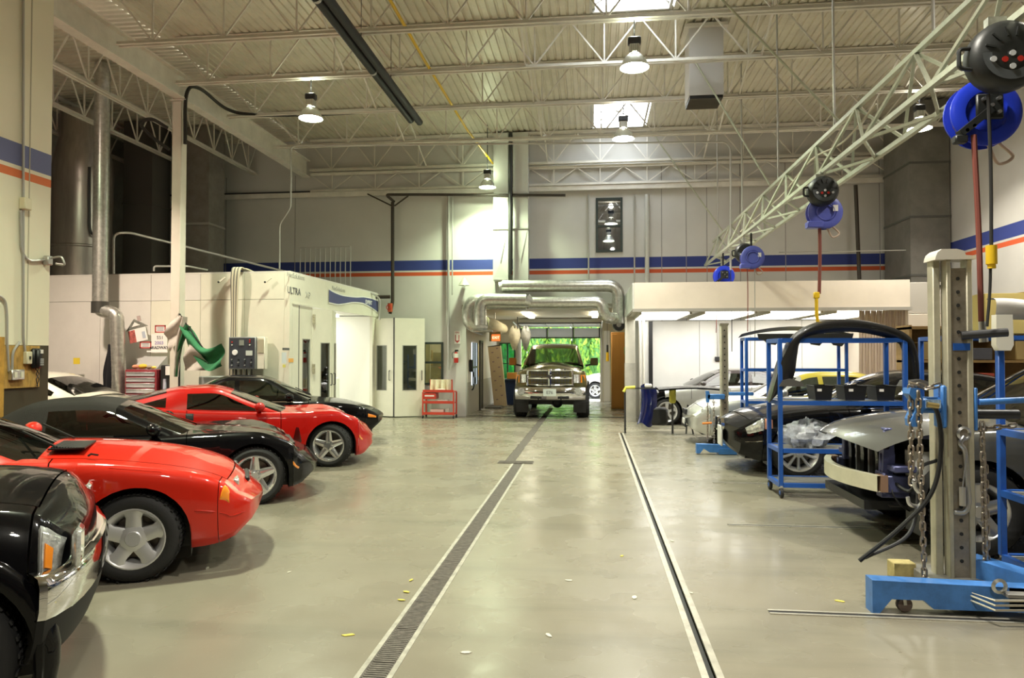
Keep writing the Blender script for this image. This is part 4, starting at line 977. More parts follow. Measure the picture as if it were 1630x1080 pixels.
# red tool chest with open lid
y = 13.5; t = thing('tool_chest', 'dark red tool chest with silver drawers and raised grey lid', 'tool chest', (atY(225, 600, y).x, y, 0)); 
z0 = atY(225, 588, y).z; w = atY(248, 600, y).x-atY(198, 600, y).x
MB().box((0,.2,z0/2+.0), (w,.45,z0-.02), bev=.01).build('chest_body', mat('chest_red', (.28,.03,.04), .4), t)
for i in range(8): 
    o = MB().box((0,-.03,z0-.10-i*.115), (w-.06,.02,.085), bev=.006).build('drawer', mat('drawer_silver', (.62,.63,.66), .35, .5), t); MB().box((0,-.045,z0-.07-i*.115), (w-.08,.012,.014)).build('pull', ALLOY, o, 0)
MB().prism([(.05,z0),(.42,z0+.26),(.44,z0+.25),(.44,z0)], -w*.34, w*.42, 'X').build('lid', mat('lid_grey', (.42,.41,.40), .45, .3), t, 0)
for dx, c, s_ in ((-.18,(.65,.30,.18),.06),(-.02,(.75,.55,.06),.07),(.12,(.35,.30,.2),.05),(.22,(.8,.6,.1),.04),(-.09,(.5,.15,.1),.04)): 
    o = MB(); o.sphere((0,0,s_*.8), s_, 10, 6, (1.3,1,.75)); o = o.build('shop_rag', mat('rag_%d' % int(c[0]*100), c, .8), None); o.location = (t.location.x+dx, y+.08, z0); tag(o, 'crumpled %s shop rag on the tool chest' % {65:'pinkish',75:'yellow',35:'brown',80:'small amber',50:'dark red'}[int(c[0]*100)], 'rag', 'rags on the tool chest')
t = thing('spray_can_rack', 'dark rack of bottles beside the tool chest', 'rack', (atY(262, 600, y).x, y+.1, 0)); MB().box((0,.1,.75), (.26,.3,1.5), bev=.02).build('frame', BLACK, t); 
MB().cyl((-.02,-.06,.95), (-.02,-.06,1.22), .04, 12, .03).build('bottle', mat('bottle_grey', (.5,.5,.6), .3), t); MB().cyl((.06,-.04,1.3), (.06,-.04,1.48), .07, 12).build('paper_roll', PAP, t)

# ---- fittings on the near left wall
X_ = XL+.012
p, q = atX(3, 550, XL), atX(60, 616, XL); o = MB().box((XL+.012, (p.y+q.y)/2, (p.z+q.z)/2), (.022, q.y-p.y, abs(p.z-q.z))).build('plywood_board', mat('plywood', (.52,.31,.08), .7, noise=.35, nscale=10., stretch=(1,3,1)), None, 0); tag(o, 'orange plywood backing board on the left wall', 'board')
p = atX(1, 545, XL); o = MB().box((XL+.03, p.y-.12, 1.2), (.05, .24, 1.45)).build('wood_post', mat('post_wood', (.55,.30,.05), .7, noise=.3, nscale=8.), None, 0); tag(o, 'orange wooden board edge at the far left of the frame', 'board')
p = atX(52, 571, XL); t = thing('wall_telephone', 'black wall telephone with keypad on the plywood board', 'telephone', (XL+.024, p.y, p.z))
MB().box((.03,0,0), (.06,.16,.26), bev=.02).build('base', BLACK, t); MB().box((.085,-.035,0), (.05,.06,.25), bev=.022).build('handset', BLACK, t); MB().box((.064,.045,.09), (.008,.05,.05)).build('label_card', PAP, t, 0)
for i in range(4):
    for j in range(3): MB().box((.063,.03+j*.022,-.01-i*.024), (.008,.014,.014)).build('key', mat('key_grey', (.5,.5,.5), .5), t, 0)
for s_ in (-1, 1): MB().tube(bez([(.04,-.03*s_,-.13),(.05,.02*s_,-.2),(.05,-.02*s_,-.27),(.045,.01*s_,-.36)]), .006, 5).build('cord', BLACK, t)
p = atX(38, 570, XL); t = thing('switch_box', 'cream switch box beside the wall telephone', 'switch box', (XL+.024, p.y, p.z)); MB().box((.03,0,0), (.06,.09,.16), bev=.008).build('box', mat('switch_cream', (.75,.70,.5), .5), t); MB().box((.066,0,0), (.012,.02,.04)).build('toggle', BLACK, t, 0)
p = atX(20, 597, XL); t = thing('outlet_box', 'grey double outlet box low on the plywood board', 'outlet', (XL+.024, p.y, p.z)); MB().box((.03,0,0), (.06,.20,.13), bev=.008).build('box', GALV, t)
for d in (-.05, .05): MB().box((.064,d,0), (.01,.04,.07)).build('socket', mat('socket_cream', (.78,.75,.6), .5), t, 0)
for k, (pts, lab) in enumerate([([(37,-20),(37,330),(37,540),(40,560)], 'straight conduit running up the left wall above the switch box'), ([(33,335),(34,400),(45,416),(72,414)], 'conduit bending to the floodlight on the left wall'), ([(-8,468),(8,476),(11,500),(11,545),(14,592)], 'bent conduit dropping to the grey outlet box'), ([(31,545),(20,560),(19,590)], 'short slanted conduit between the boxes')]):
    tubeobj('wall_conduit', [atX(a, b, XL+.03) for a, b in pts], .016, CONDUIT, lab, 'conduit', rad=.08)
p = atX(35, 325, XL); o = MB().box((XL+.05, p.y, p.z), (.09,.12,.15), bev=.01).build('junction_box', mat('switch_cream'), None); tag(o, 'cream junction box high on the left wall conduit', 'junction box')
p = atX(71, 415, XL); t = thing('wall_floodlight', 'small grey floodlight bracket at the left wall edge', 'floodlight', (XL+.01, p.y, p.z)); MB().box((.04,0,0), (.08,.09,.12), bev=.01).build('box', CONDUIT, t); MB().tube(rounded([(.08,0,.03),(.20,.04,.06),(.24,.06,-.06),(.12,.04,-.04)], .04), .014, 6).build('yoke', CONDUIT, t)
o = MB().box((XL-.12, 8.75, 1.45), (.16, .03, .34), bev=.005).build('fire_box', RED_P, None); tag(o, 'red box on the end of the left wall', 'box')
# ------------------------------------------------------------------ right side: prep station
PINK = mat('prep_fascia', (.72,.64,.54), .5, noise=.05, nscale=2.)
pt_ = thing('prep_station', 'open-front paint prep station with cream canopy and bright light panels', 'prep station', (0, 0, 0))
def pbox(nm, x0, x1, y0, y1, z0, z1, m, bev=0., par=None): return MB().box(((x0+x1)/2, (y0+y1)/2, (z0+z1)/2), (x1-x0, y1-y0, z1-z0), bev=bev).build(nm, m, par or pt_, 40 if bev else 0)
pbox('fascia', .94, 6.72, 15.9, 15.96, 2.72, 3.31, PINK); pbox('fascia_rail', .90, 6.75, 15.86, 15.98, 2.66, 2.73, mat('rail_grey', (.42,.40,.36), .5, .3))
pbox('side_fascia', .90, .96, 15.96, 19.5, 2.72, 3.31, mat('prep_side', (.60,.62,.58), .5, noise=.3, nscale=1.5)); pbox('canopy_roof', .94, 6.72, 15.96, 19.5, 3.26, 3.30, PINK)
CE = mat('canopy_ceiling', (.55,.53,.45), .5)
pbox('canopy_ceiling', .96, 6.70, 15.98, 19.5, 2.70, 2.73, CE)
PL = mat('prep_tube_panel', (1,1,1), .5, emit=(1.,.98,.90), estr=4.3)
for i in range(4):
    xa = 1.12+i*1.40
    MB().prism([(16.25,2.69),(18.8,2.62),(18.8,2.695),(16.25,2.70)], xa, xa+1.05, 'X').build('light_panel', PL, pt_, 0)
    f = MB(); f.box((xa-.03, 17.5, 2.66), (.05,2.7,.08)); f.box((xa+1.08, 17.5, 2.66), (.05,2.7,.08)); f.build('light_frame', CE, pt_, 0)
WP = mat('prep_white_panel', (.86,.85,.82), .5, noise=.04, nscale=2.)
for i in range(4): pbox('back_panel', 1.55+i*1.32, 1.55+i*1.32+1.31, 19.44, 19.48, .1, 2.62, WP)
pbox('panel_seam', 3.32, 3.36, 19.40, 19.44, 1.55, 2.6, CONDUIT); pbox('seam_latch', 3.26, 3.42, 19.38, 19.44, 1.55, 1.66, DARKM)
pbox('side_panel_white', 1.30, 1.50, 19.1, 19.44, .0, 2.6, WP); pbox('black_post', 1.50, 1.60, 19.05, 19.15, 0, 2.6, BLACK)
pbox('end_panel', 6.66, 6.72, 16.0, 19.5, 0, 2.72, PINK)
for i in range(16): MB().tube([(5.75+i*.06, 16.0+.03*(i % 2), 2.66), (5.75+i*.06, 16.02+.04*((i+1) % 2), 1.0)], .034, 8).build('curtain_fold', mat('curtain_tan', (.50,.40,.33), .7), pt_)
pbox('duct_post', .86, 1.12, 18.62, 18.86, 0, 2.7, mat('post_pale', (.60,.58,.50), .5, .2, noise=.15, nscale=3.)); pbox('post_shoe', .85, 1.13, 18.61, 18.87, 0, 1.5, mat('post_shoe_grey', (.48,.46,.40), .5, .2, noise=.15, nscale=4.))
for dx in (.0, .09): MB().cyl((1.25+dx, 18.75, 0), (1.25+dx, 18.75, 2.7), .035, 10).build('post_pipe', mat('pipe_white', (.75,.73,.66), .45), pt_)
# cabinets right of the canopy, duct box in the far corner
t = thing('metal_cabinet', 'beige metal cabinet stack right of the prep canopy', 'cabinet', (7.35, 16.6, 0)); BG = mat('cabinet_beige', (.60,.53,.44), .5)
MB().box((0,0,1.3), (1.1,.7,2.6), bev=.01).build('lower_cabinet', BG, t); MB().box((-.05,0,2.95), (.95,.6,.68), bev=.01).build('upper_box', mat('cabinet_grey', (.45,.42,.37), .5), t); MB().box((.1,-.31,3.2), (.26,.02,.05)).build('vent_slot', BLACK, t, 0)
t = thing('corner_duct', 'tall dull grey rectangular duct in the far right corner', 'duct', (8.02, 18.6, 0)); DG = mat('corner_duct_grey', (.22,.21,.185), .55, .3, noise=.2, nscale=2.)
for z0, z1 in ((0,3.6),(3.62,5.0),(5.02,6.3),(6.32,7.82)): MB().box((0,0,(z0+z1)/2), (.90,1.5,z1-z0)).build('duct_section', DG, t, 0)
for z in (3.61, 5.01, 6.31): MB().box((0,0,z), (.93,1.53,.05)).build('duct_flange', mat('flange_dark', (.10,.10,.09), .5), t, 0)

# ------------------------------------------------------------------ reel truss
TR = mat('truss_paint', (.55,.58,.46), .4, .3, noise=.15, nscale=5.)
ty0, ty1 = 3.4, 18.9
tr = thing('reel_truss', 'long suspended triangular steel truss carrying the hose reels', 'truss', (3.15, 0, 4.05))
AP, LL, LR = (0, .61), (-.21, 0), (.21, 0)
for nm, (x, z), r in (('apex_chord', AP, .026), ('lower_chord', LL, .026), ('lower_chord', LR, .028)): MB().bar((x, ty0, z), (x, ty1, z), r*1.9, r*1.9).build(nm, TR, tr, 0)
st = 1.55; wm_ = {}
def web(a, b):
    k = tuple(round(b[i]-a[i], 3) for i in range(3))
    if k not in wm_: wm_[k] = MB().bar((0,0,0), k, .030, .030).mesh('truss_web', 0); wm_[k].materials.append(TR)
    link('web', wm_[k], tr, a)
n = int((ty1-ty0)/st+.01)
for i in range(n):
    y = ty0+i*st; h = st/2
    for P in (LL, LR): web((P[0], y, P[1]), (AP[0], y+h, AP[1])); web((AP[0], y+h, AP[1]), (P[0], y+st, P[1]))
    web((LL[0], y, 0), (LR[0], y+h, 0)); web((LR[0], y+h, 0), (LL[0], y+st, 0))
for y in (6.9, 9.6, 12.4, 15.3, 18.2): MB().cyl((0, y, .61), (0, y, DZ-4.07), .016, 8).build('hanger_rod', CONDUIT, tr)
for y, x in ((9.4, -2.0), (12.9, -1.3), (17.5, -1.6)): MB().cyl((0, y, .63), (x, y+.3, DZ-4.75), .016, 8).build('sway_brace', TR, tr)
MB().tube(bez([(-.05,8.1,.4),(-.1,9.,.25),(-.05,10.4,.42),(-.08,11.8,.25),(0,13,.3),(-.1,15,.2)], 6), .012, 6).build('air_line', mat('hose_cream'), tr)
# hose and cord reels
BLU = mat('reel_blue', (.02,.05,.62), .3); BLUF = mat('reel_blue_pale', (.10,.12,.48), .4); RBK = mat('reel_black', (.018,.02,.02), .45)
HR = mat('hose_red', (.22,.06,.045), .6); HB = mat('cord_black', (.02,.02,.02), .6)
def cord_reel(p, r, label):
    t = thing('cord_reel', label, 'cord reel', p, 0, 'cord reels')
    MB().lathe([(0,-.10),(r*.25,-.115),(r*.8,-.10),(r*.97,-.06),(r,.0),(r*.97,.06),(r*.6,.10),(0,.10)], axis='Y', n=32).build('case', RBK, t)
    f = MB(); nseg = 16
    pts = [(r*.78*math.cos(a), -.1075, r*.78*math.sin(a)) for a in np.linspace(PI, 2*PI, nseg)]; f.add(pts, [tuple(range(nseg))]); f.build('label_plate', mat('reel_label', (.10,.11,.12), .3), t, 0)
    for dx, dz, c in ((-.2,-.22,RED_P),(.2,-.22,RED_P),(0,-.05,mat('decal_white', (.7,.72,.75), .4)),(0,-.42,mat('decal_white')),(-.5,-.2,mat('decal_white')),(.5,-.2,mat('decal_white'))):
        MB().cyl((dx*r,-.109,dz*r), (dx*r,-.116,dz*r), r*.085, 10).build('decal', c, t)
    for a in np.linspace(.3, PI-.3, 6): MB().bar((r*.45*math.cos(a),-.112,r*.45*math.sin(a)), (r*.72*math.cos(a),-.106,r*.72*math.sin(a)), .012).build('rib', RBK, t, 0)
    MB().tube(rounded([(-r*.95,-.03,r*.25),(-r*1.25,-.03,r*.25),(-r*1.25,-.03,-r*.3),(-r*.9,-.03,-r*.35)], .03), .014, 6).build('carry_handle', RBK, t)
    MB().box((-r*.2,0,r*1.02), (r*.5,.06,r*.25)).build('hanger', GALV, t, 0); MB().bar((0,.05,r*.8), (0,.05,max(r*1.1,4.05-p[2])), .05, .03).build('hanger_strap', GALV, t, 0); return t
def hose_reel(p, r, label, pale, arm=True):
    t = thing('hose_reel', label, 'hose reel', p, 0, 'hose reels'); m = BLUF if pale else BLU
    MB().lathe([(0,-.055),(r*.55,-.055),(r*.6,-.07),(r*.9,-.075),(r,-.06),(r,-.045),(r*.7,-.04),(r*.7,.04),(r,.045),(r,.06),(r*.9,.075),(0,.06)], axis='Y', n=36).build('spool', m, t)
    MB().lathe([(r*.72,-.038),(r*.86,-.02),(r*.86,.02),(r*.72,.038)], axis='Y', n=30).build('wound_hose', HR, t)
    if arm:
        MB().box((0,-.10,.1*r), (r*.75,.03,r*.75), bev=.01).build('bearing_plate', RBK, t); MB().bar((0,-.11,0), (-r*.85,-.11,-r*.7), .07, .05).build('guide_arm', RBK, t, 0)
        for dx, dz in ((.2,.3),(-.2,.3),(.2,-.1),(0,.1),(-.5,-.5),(-.7,-.62)): MB().cyl((dx*r,-.11,dz*r), (dx*r,-.145,dz*r), .014, 8).build('bolt', ALLOY, t)
        MB().box((-r*.85,-.11,-r*.86), (.09,.07,.06), bev=.01).build('roller_guide', RBK, t)
    else:
        MB().box((-r*.6,-.02,-r*.75), (r*.9,.14,r*.4), bev=.01).build('mount_foot', m, t); MB().box((r*.55,-.078,r*.2), (.06,.006,.08)).build('sticker', PAP, t, 0)
        MB().lathe([(r*.45,-.075),(r*.5,-.085),(r*.55,-.075)], axis='Y', n=30).build('rib_ring', m, t)
    MB().bar((0,.075,0), (0,.075,max(r*1.05,4.05-p[2])), .06, .03).build('hanger_strap', RBK, t, 0)
    MB().tube(bez([(r*.5,.03,-r*.8),(r*.9,.03,-r*1.25),(r*.5,.03,-r*1.45),(r*.2,.02,-r*.9)], 8), .012, 6).build('supply_hose', mat('hose_pale', (.55,.42,.33), .6), t); return t
def drop(name, px, y, py0, py1, r, m, label, plug=None, sway=0.):
    a, b = atY(px, py0, y), atY(px+sway, py1, y); c = (a+b)/2+Vector((.012,.01,0)); t = thing(name, label, 'hose' if 'hose' in name else 'cord', b, 0)
    MB().tube([p-b for p in bez([a, c, b], 10)], r, 8).build('line', m, t)
    if plug: MB().cyl((0,0,-.10), (0,0,.03), .035, 12).build('plug', YELLOW, t); MB().cyl((0,0,-.13), (0,0,-.10), .026, 12).build('plug_face', YELLOW, t)
    return t
R1 = atX(1597, 92, 2.86); cord_reel((R1.x, R1.y, R1.z), .245, 'large black cord reel nearest the camera on the truss')
R1b = atX(1590, 166, 2.90); hose_reel((R1b.x, R1b.y+.22, R1b.z), .25, 'bright blue hose reel under the nearest cord reel', False)
drop('air_hose', 1550, R1b.y+.1, 215, 512, .020, HR, 'thick red air hose hanging from the nearest blue reel', sway=12)
o = MB().cyl(atY(1563, 512, R1b.y+.1), atY(1566, 545, R1b.y+.1), .022, 10, .03).build('air_coupler', ALLOY, None); tag(o, 'steel air coupler on the end of the thick red hose', 'coupler')
drop('power_cord', 1573, R1.y, 150, 398, .012, HB, 'black cord with yellow plug hanging at far right', True, 5); 
t = drop('power_cord', 1577, R1.y, 405, 520, .010, HB, 'grey cord tail hanging below the yellow plug at right', False, -6)
R2 = atX(1309, 305, 2.92); cord_reel(R2, .19, 'black cord reel at the middle of the truss'); R2b = atX(1322, 330, 2.98); hose_reel((R2b.x, R2b.y+.25, R2b.z-.02), .215, 'pale blue hose reel behind the middle cord reel', True, False)
drop('air_hose', 1304, R2b.y+.25, 335, 468, .022, HR, 'red braided hose hanging from the middle reel', sway=0)
t = thing('yellow_chain_hook', 'yellow hoist grip hanging above the dark bumper cover', 'hook', atY(1300, 516, 9.25)); h = atY(1300, 468, 9.25).z-t.location.z
MB().tube([(0,0,h*1.0),(0,0,h*.3),(.02,0,0)], .022, 8).build('strap', YELLOW, t); MB().box((0,0,h*.95), (.07,.05,.08), bev=.01).build('grip', YELLOW, t); MB().box((.02,0,0), (.07,.04,.04), bev=.01).build('clip', YELLOW, t)
R3 = atX(1185, 403, 2.94); cord_reel(R3, .19, 'small black cord reel near the far end of the truss'); R3b = atX(1203, 407, 3.05); hose_reel((R3b.x, R3b.y+.3, R3b.z), .22, 'pale blue hose reel near the far end of the truss', True, False)
R4 = atX(1152, 440, 3.0); hose_reel(R4, .235, 'dark blue hose reel at the very end of the truss', False)
for px, y, a, b, m, lab, sw in ((1140, R4.y, 455, 530, HR, 'thin red hose below the end reel', 0), (1163, 16.0, 430, 560, HB, 'thin black line left of the far reels', 2), (1189, R3.y, 404, 528, HR, 'short dark red line under the far cord reel', 1), (1201, 14.1, 425, 600, CONDUIT, 'grey line hanging to the rear blue cart', 0)):
    drop('hanging_line', px, y, a, b, .009, m, lab, sway=sw)

# ------------------------------------------------------------------ blue parts carts
def cart(x0, x1, y0, y1, zt, shelves, label, legs=((0,0),(1,0),(0,1),(1,1)), grp='blue parts carts', caster=True):
    t = thing('parts_cart', label, 'cart', ((x0+x1)/2, (y0+y1)/2, 0), 0, grp); w, d = x1-x0, y1-y0; zb = .13 if caster else .02
    for i, j in legs:
        x, y = (i-.5)*w, (j-.5)*d; MB().box((x, y, (zt+zb)/2), (.05,.05,zt-zb), bev=.006).build('post', BLUE_P, t)
        if caster:
            c = MB().lathe([(.0,-.018),(.055,-.018),(.06,-.01),(.06,.01),(.055,.018),(0,.018)], axis='X', n=18).build('caster', RUBBER, t); c.location = (x, y-.02, .062); MB().bar((0,0,.0), (0,.02,.08), .05, .03).build('caster_fork', CONDUIT, c, 0); MB().lathe([(0,-.021),(.025,-.021),(.03,-.018)], axis='X', n=12).build('hub', BLUE_P, c)
    for k, z in enumerate(shelves):
        for s_ in (-.5, .5): MB().box((0, s_*d, z), (w-.05,.045,.05)).build('long_rail', BLUE_P, t, 0); MB().box((s_*w, 0, z), (.045,d-.05,.05)).build('end_rail', BLUE_P, t, 0)
        if z < zt-.1:
            for i in range(9): MB().box((0, -d/2+.05+i*(d-.1)/8, z+.012), (w-.06,.02,.012)).build('shelf_slat', mat('mesh_grey', (.42,.42,.40), .5, .4), t, 0)
    return t
cart(2.24, 3.66, 8.82, 9.36, 1.90, (.15,.56,1.13,1.88), 'tall blue parts cart holding the dark bumper cover and black bins')
cart(2.62, 4.25, 12.48, 12.86, 2.0, (.15,.9,1.45,1.98), 'rear blue parts cart carrying a ragged black fascia')
cart(4.05, 5.9, 8.7, 9.3, 1.92, (.15,.9,1.90), 'blue rack behind the grey vehicle windshield, below the cardboard boxes')
cart(3.20, 4.7, 5.36, 6.0, 1.74, (.12,.62,1.10), 'nearest blue rack at the right edge with a white cap on its post')
o = MB().prism([(-.07,.28),(.07,.28),(.075,.0),(.05,-.05),(-.05,-.05),(-.075,0)], -.035, .035).build('white_post_cap', mat('cap_white', (.82,.80,.70), .5), None); o.location = (3.20, 5.96, 1.78); o.scale = (.85,1,.85); tag(o, 'white plastic piece slipped over the nearest blue rack post', 'plastic part')
o = MB().box((3.95, 5.7, .185), (1.2, .5, .07), bev=.01).build('wood_board', mat('pale_board', (.55,.47,.35), .7, noise=.2, nscale=6.), None); tag(o, 'pale board lying on the bottom shelf of the nearest rack', 'board')
# bins and bag on the front cart
for k, (xa, xb, lab) in enumerate(((2.64,2.86,'left'),(2.98,3.24,'middle'),(3.34,3.57,'right'))):
    t = thing('plastic_bin', 'black open plastic bin on the cart shelf, %s of three' % lab, 'bin', ((xa+xb)/2, 9.0, 1.165), 0, 'bins on the cart'); w = xb-xa
    b = MB(); a0, a1 = w/2-.02, w/2
    for s_ in (-1, 1): b.add([(s_*a0,-.14,0),(s_*a0,.14,0),(s_*a1,.16,.17),(s_*a1,-.16,.17)], [(0,1,2,3)]); b.add([(-a0,s_*.14,0),(a0,s_*.14,0),(a1,s_*.16,.17),(-a1,s_*.16,.17)], [(0,1,2,3)])
    b.add([(-a0,-.14,.0),(a0,-.14,.0),(a0,.14,.0),(-a0,.14,.0)], [(0,1,2,3)]); b.build('tub', BLACK, t, 0, fix=False)
    MB().tube([(-a1,-.16,.17),(a1,-.16,.17),(a1,.16,.17),(-a1,.16,.17)], .008, 6, closed=True).build('rim', BLACK, t); MB().box((-.05,-.157,.12), (.05,.004,.03)).build('label_tag', PAP, t, 0)
random.seed(3); b = MB(); nu, nv = 18, 12; rr = {}
def bagf(u, v):
    a = 2*PI*u; q = PI*v; k = 1+.22*math.sin(5*a+3*q)+.18*math.sin(9*a-7*q)+.12*random.uniform(-1,1); return (.24*k*math.sin(q)*math.cos(a)*1.15, .16*k*math.sin(q)*math.sin(a), .13+.15*k*math.cos(q)+(.10*math.exp(-((a-1.2)**2)*3)*math.sin(q)))
b.grid(bagf, nu, nv); o = b.build('plastic_bag', mat('clear_bag', (.72,.76,.82), .12, spec=.8, noise=.4, nscale=14.), None, 25); o.location = (2.60, 9.05, .60); tag(o, 'crumpled clear plastic bag on the middle shelf of the blue cart', 'bag')
# dark bumper cover standing as an arch over the cart
CVR = mat('bumper_cover_grey', (.016,.015,.014), .35, coat=.25)
t = thing('bumper_cover', 'dark grey bumper cover standing like an arch over the blue cart', 'bumper', (2.98, 8.90, 1.30))
o7 = Vector((2.98, 8.90, 1.30))
OU = bez([atY(a, b, 8.90)-o7 for a, b in ((1226,642),(1233,605),(1243,568),(1262,536),(1298,516),(1350,511),(1400,519),(1438,534),(1456,560),(1466,612))], 5)
IN = bez([atY(a, b, 8.90)-o7 for a, b in ((1229,640),(1262,606),(1268,568),(1272,545),(1292,534),(1350,529),(1398,536),(1430,548),(1443,568),(1449,610))], 5)
def cov(u, v):
    i = min(len(OU)-1, int(round(u*(len(OU)-1)))); p = OU[i]*(1-v)+IN[i]*v; return (p.x, -.22*math.sin(PI*min(1., max(0., u)))**.6+.05+.10*v-.05*math.sin(PI*v), p.z)
def cov2(u, v):
    i = min(len(OU)-1, int(round(u*(len(OU)-1)))); p = OU[i]; a = cov(u, 0); return (a[0]*(1-.03*v), a[1]+.34*v, a[2]-.02*v+.03*math.sin(PI*v))
MB().grid(cov, len(OU)-1, 6).build('front_skin', CVR, t, 60); MB().grid(cov2, len(OU)-1, 5).build('top_skin', CVR, t, 60)
for px, sgn in ((1255,-1), (1458,1)):
    x = atY(px, 606, 8.90).x-2.98; MB().prism([(x-.14,.03),(x+.15,.03),(x+.12,.08),(x,.12),(x-.10,.10)], -.14, .2).build('end_flange', mat('flange_grey', (.09,.085,.08), .5), t, 0)
# ragged black fascia on the rear cart
t = thing('black_fascia', 'ragged black bumper fascia lying on the rear blue cart', 'bumper', (3.45, 12.65, 2.005))
random.seed(5); prof = [(x, .11+.04*math.sin(x*3)) for x in np.linspace(-.9, .9, 19)]
def fas(u, v): x = -.9+1.8*u; return (x, -.12+.3*v+.1*(1-(2*u-1)**2), .13*(1-(2*u-1)**2)*1.0+.06-(.06*v))
MB().grid(fas, 18, 5).build('skin', mat('raw_black', (.02,.02,.02), .5), t, 60)
for i in range(4): x = -.42+i*.36; h = random.uniform(.14,.22); MB().prism([(x-.24,.06),(x+.24,.06),(x+.20,.06-h*.7),(x+.12,.06-h*.62),(x+.05,.06-h),(x-.08,.06-h*.9),(x-.14,.06-h*.55),(x-.22,.06-h*.5)], -.26+.01*i, -.22+.01*i).build('torn_edge', mat('raw_black'), t, 0)
# ------------------------------------------------------------------ frame puller towers
HOLE = mat('hole_dark', (.02,.02,.02), .7); MASTC = mat('mast_steel', (.34,.30,.24), .4, .5, noise=.35, nscale=6.); MASTL = mat('mast_cream', (.50,.47,.36), .45, .2, noise=.2, nscale=5.)
def chain(pts, label, size=.062, group='pull chains'):
    P = [Vector(p) for p in pts]; o = P[-1]; t = thing('chain', label, 'chain', o, 0, group)
    lw = size*.40; ring = []
    for k in range(14):
        a = 2*PI*k/14; ring.append((lw*.62*math.cos(a), 0, (size*.30 if math.sin(a) > 0 else -size*.30)+lw*.62*math.sin(a)))
    me = MB().tube(ring, size*.125, 6, closed=True).mesh('chain_link'); me.materials.append(mat('chain_steel', (.40,.35,.30), .35, .85))
    # resample
    D = []; acc = 0.; step = size*.86; k = 0
    for a, b in zip(P, P[1:]):
        L = (b-a).length; s0 = acc
        while s0 < L: D.append((a+(b-a)*(s0/L), (b-a).normalized())); s0 += step
        acc = s0-L
    for i, (p, d) in enumerate(D):
        q = d.to_track_quat('Z', 'Y') @ Euler((0, 0, (i % 2)*PI/2+.3)).to_quaternion(); ob = link('chain_link', me, t, p-o); ob.rotation_mode = 'QUATERNION'; ob.rotation_quaternion = q
    return t
TW = Vector((2.57, 5.4, 0))
t = thing('frame_tower', 'tall steel frame puller tower on blue feet at right foreground', 'frame puller', TW)
MB().box((-.105,.05,1.24), (.05,.09,2.30), bev=.006).build('rear_channel', MASTL, t); MB().box((-.050,-.01,1.24), (.03,.09,2.30), bev=.005).build('left_flange', MASTL, t)
MB().box((.015,-.02,1.20), (.11,.05,2.24), bev=.004).build('perforated_plate', MASTC, t); MB().box((.088,-.01,1.24), (.04,.09,2.30), bev=.006).build('right_flange', MASTL, t)
for i in range(22): MB().cyl((.015,-.044,.25+i*.095), (.015,-.048,.25+i*.095), .013, 12).build('pin_hole', HOLE, t)
cp_ = MB(); prof = [(-.145,0),(.125,0),(.125,.025),(.06,.03),(.05,.06),(.0,.075),(-.10,.075),(-.13,.05),(-.14,.025)]; cp_.prism(prof, -.07, .11); cp_.build('top_cap', mat('cap_cream', (.70,.66,.58), .5), t, 0).location = (0,0,2.38)
MB().cyl((.03,-.05,1.84), (.30,-.12,1.86), .030, 12).build('locking_pin', DARKM, t); MB().box((.03,-.05,1.76), (.11,.02,.05)).build('blue_label', BLUE_P, t, 0)
# pulling head
MB().box((-.125,-.07,1.34), (.04,.13,.30), bev=.012).build('head_plate', BLUE_L, t); MB().box((-.21,-.08,1.35), (.16,.10,.11), bev=.02).build('head_arm', BLUE_L, t); MB().prism([(-.34,1.20),(-.31,1.20),(-.27,1.30),(-.27,1.40),(-.30,1.47),(-.35,1.47),(-.36,1.43),(-.32,1.38),(-.32,1.31),(-.345,1.25)], -.14, -.02).build('head_claw', BLUE_L, t, 0)
MB().box((-.20,-.133,1.36), (.10,.006,.06)).build('head_label', mat('label_worn', (.35,.50,.70), .5, noise=.5, nscale=40.), t, 0)
MB().cyl((.14,-.05,1.37), (.46,-.06,1.39), .022, 12).build('blue_rod', BLUE_L, t); MB().cyl((.46,-.06,1.39), (.60,-.07,1.40), .030, 12).build('rod_grip', BLACK, t); MB().cyl((.12,.02,1.28), (.44,.03,1.28), .034, 14).build('ram_cylinder', DARKM, t); MB().box((.12,-.01,1.32), (.02,.10,.30), bev=.005).build('right_plate', BLUE_L, t)
# feet
MB().prism([(-.74,.0),(-.70,.0),(-.62,.10),(-.42,.10),(-.36,.045),(.20,.045),(.20,.20),(-.74,.22)], -.46, -.34).build('left_foot', BLUE_L, t, 0)
MB().box((-.02,-.06,.10), (.40,.66,.07), bev=.008).build('base_plate', mat('base_worn', (.28,.27,.25), .5, .3, noise=.3, nscale=8.), t)
MB().bar((.12,.05,.20), (.62,-.66,.14), .15, .14).build('right_leg', BLUE_L, t, 0); MB().bar((.10,-.40,.13), (.34,-.40,.13), .12, .14).build('leg_gusset', BLUE_L, t, 0)
for x, y in ((-.52,-.40), (.66,-.72)):
    c = MB().lathe([(0,-.02),(.045,-.02),(.05,-.012),(.05,.012),(.045,.02),(0,.02)], axis='Y', n=16).build('caster', mat('caster_rust', (.16,.12,.10), .6, .4), t); c.location = (x, y, .052); MB().bar((0,0,.0), (-.01,0,.09), .05, .02).build('fork', GALV, c, 0)
MB().tube([(-.06,-.60,.16),(.34,-.56,.16),(.36,-.30,.16),(-.20,-.30,.16)], .008, 6, closed=True).build('basket_wire', mat('wire_pale', (.62,.58,.48), .4, .5), t)
for z in (.10, .13): MB().tube([(-.20,-.32,z+.02),(-.06,-.60,z),(.34,-.56,z)], .007, 6).build('basket_wire', mat('wire_pale'), t)
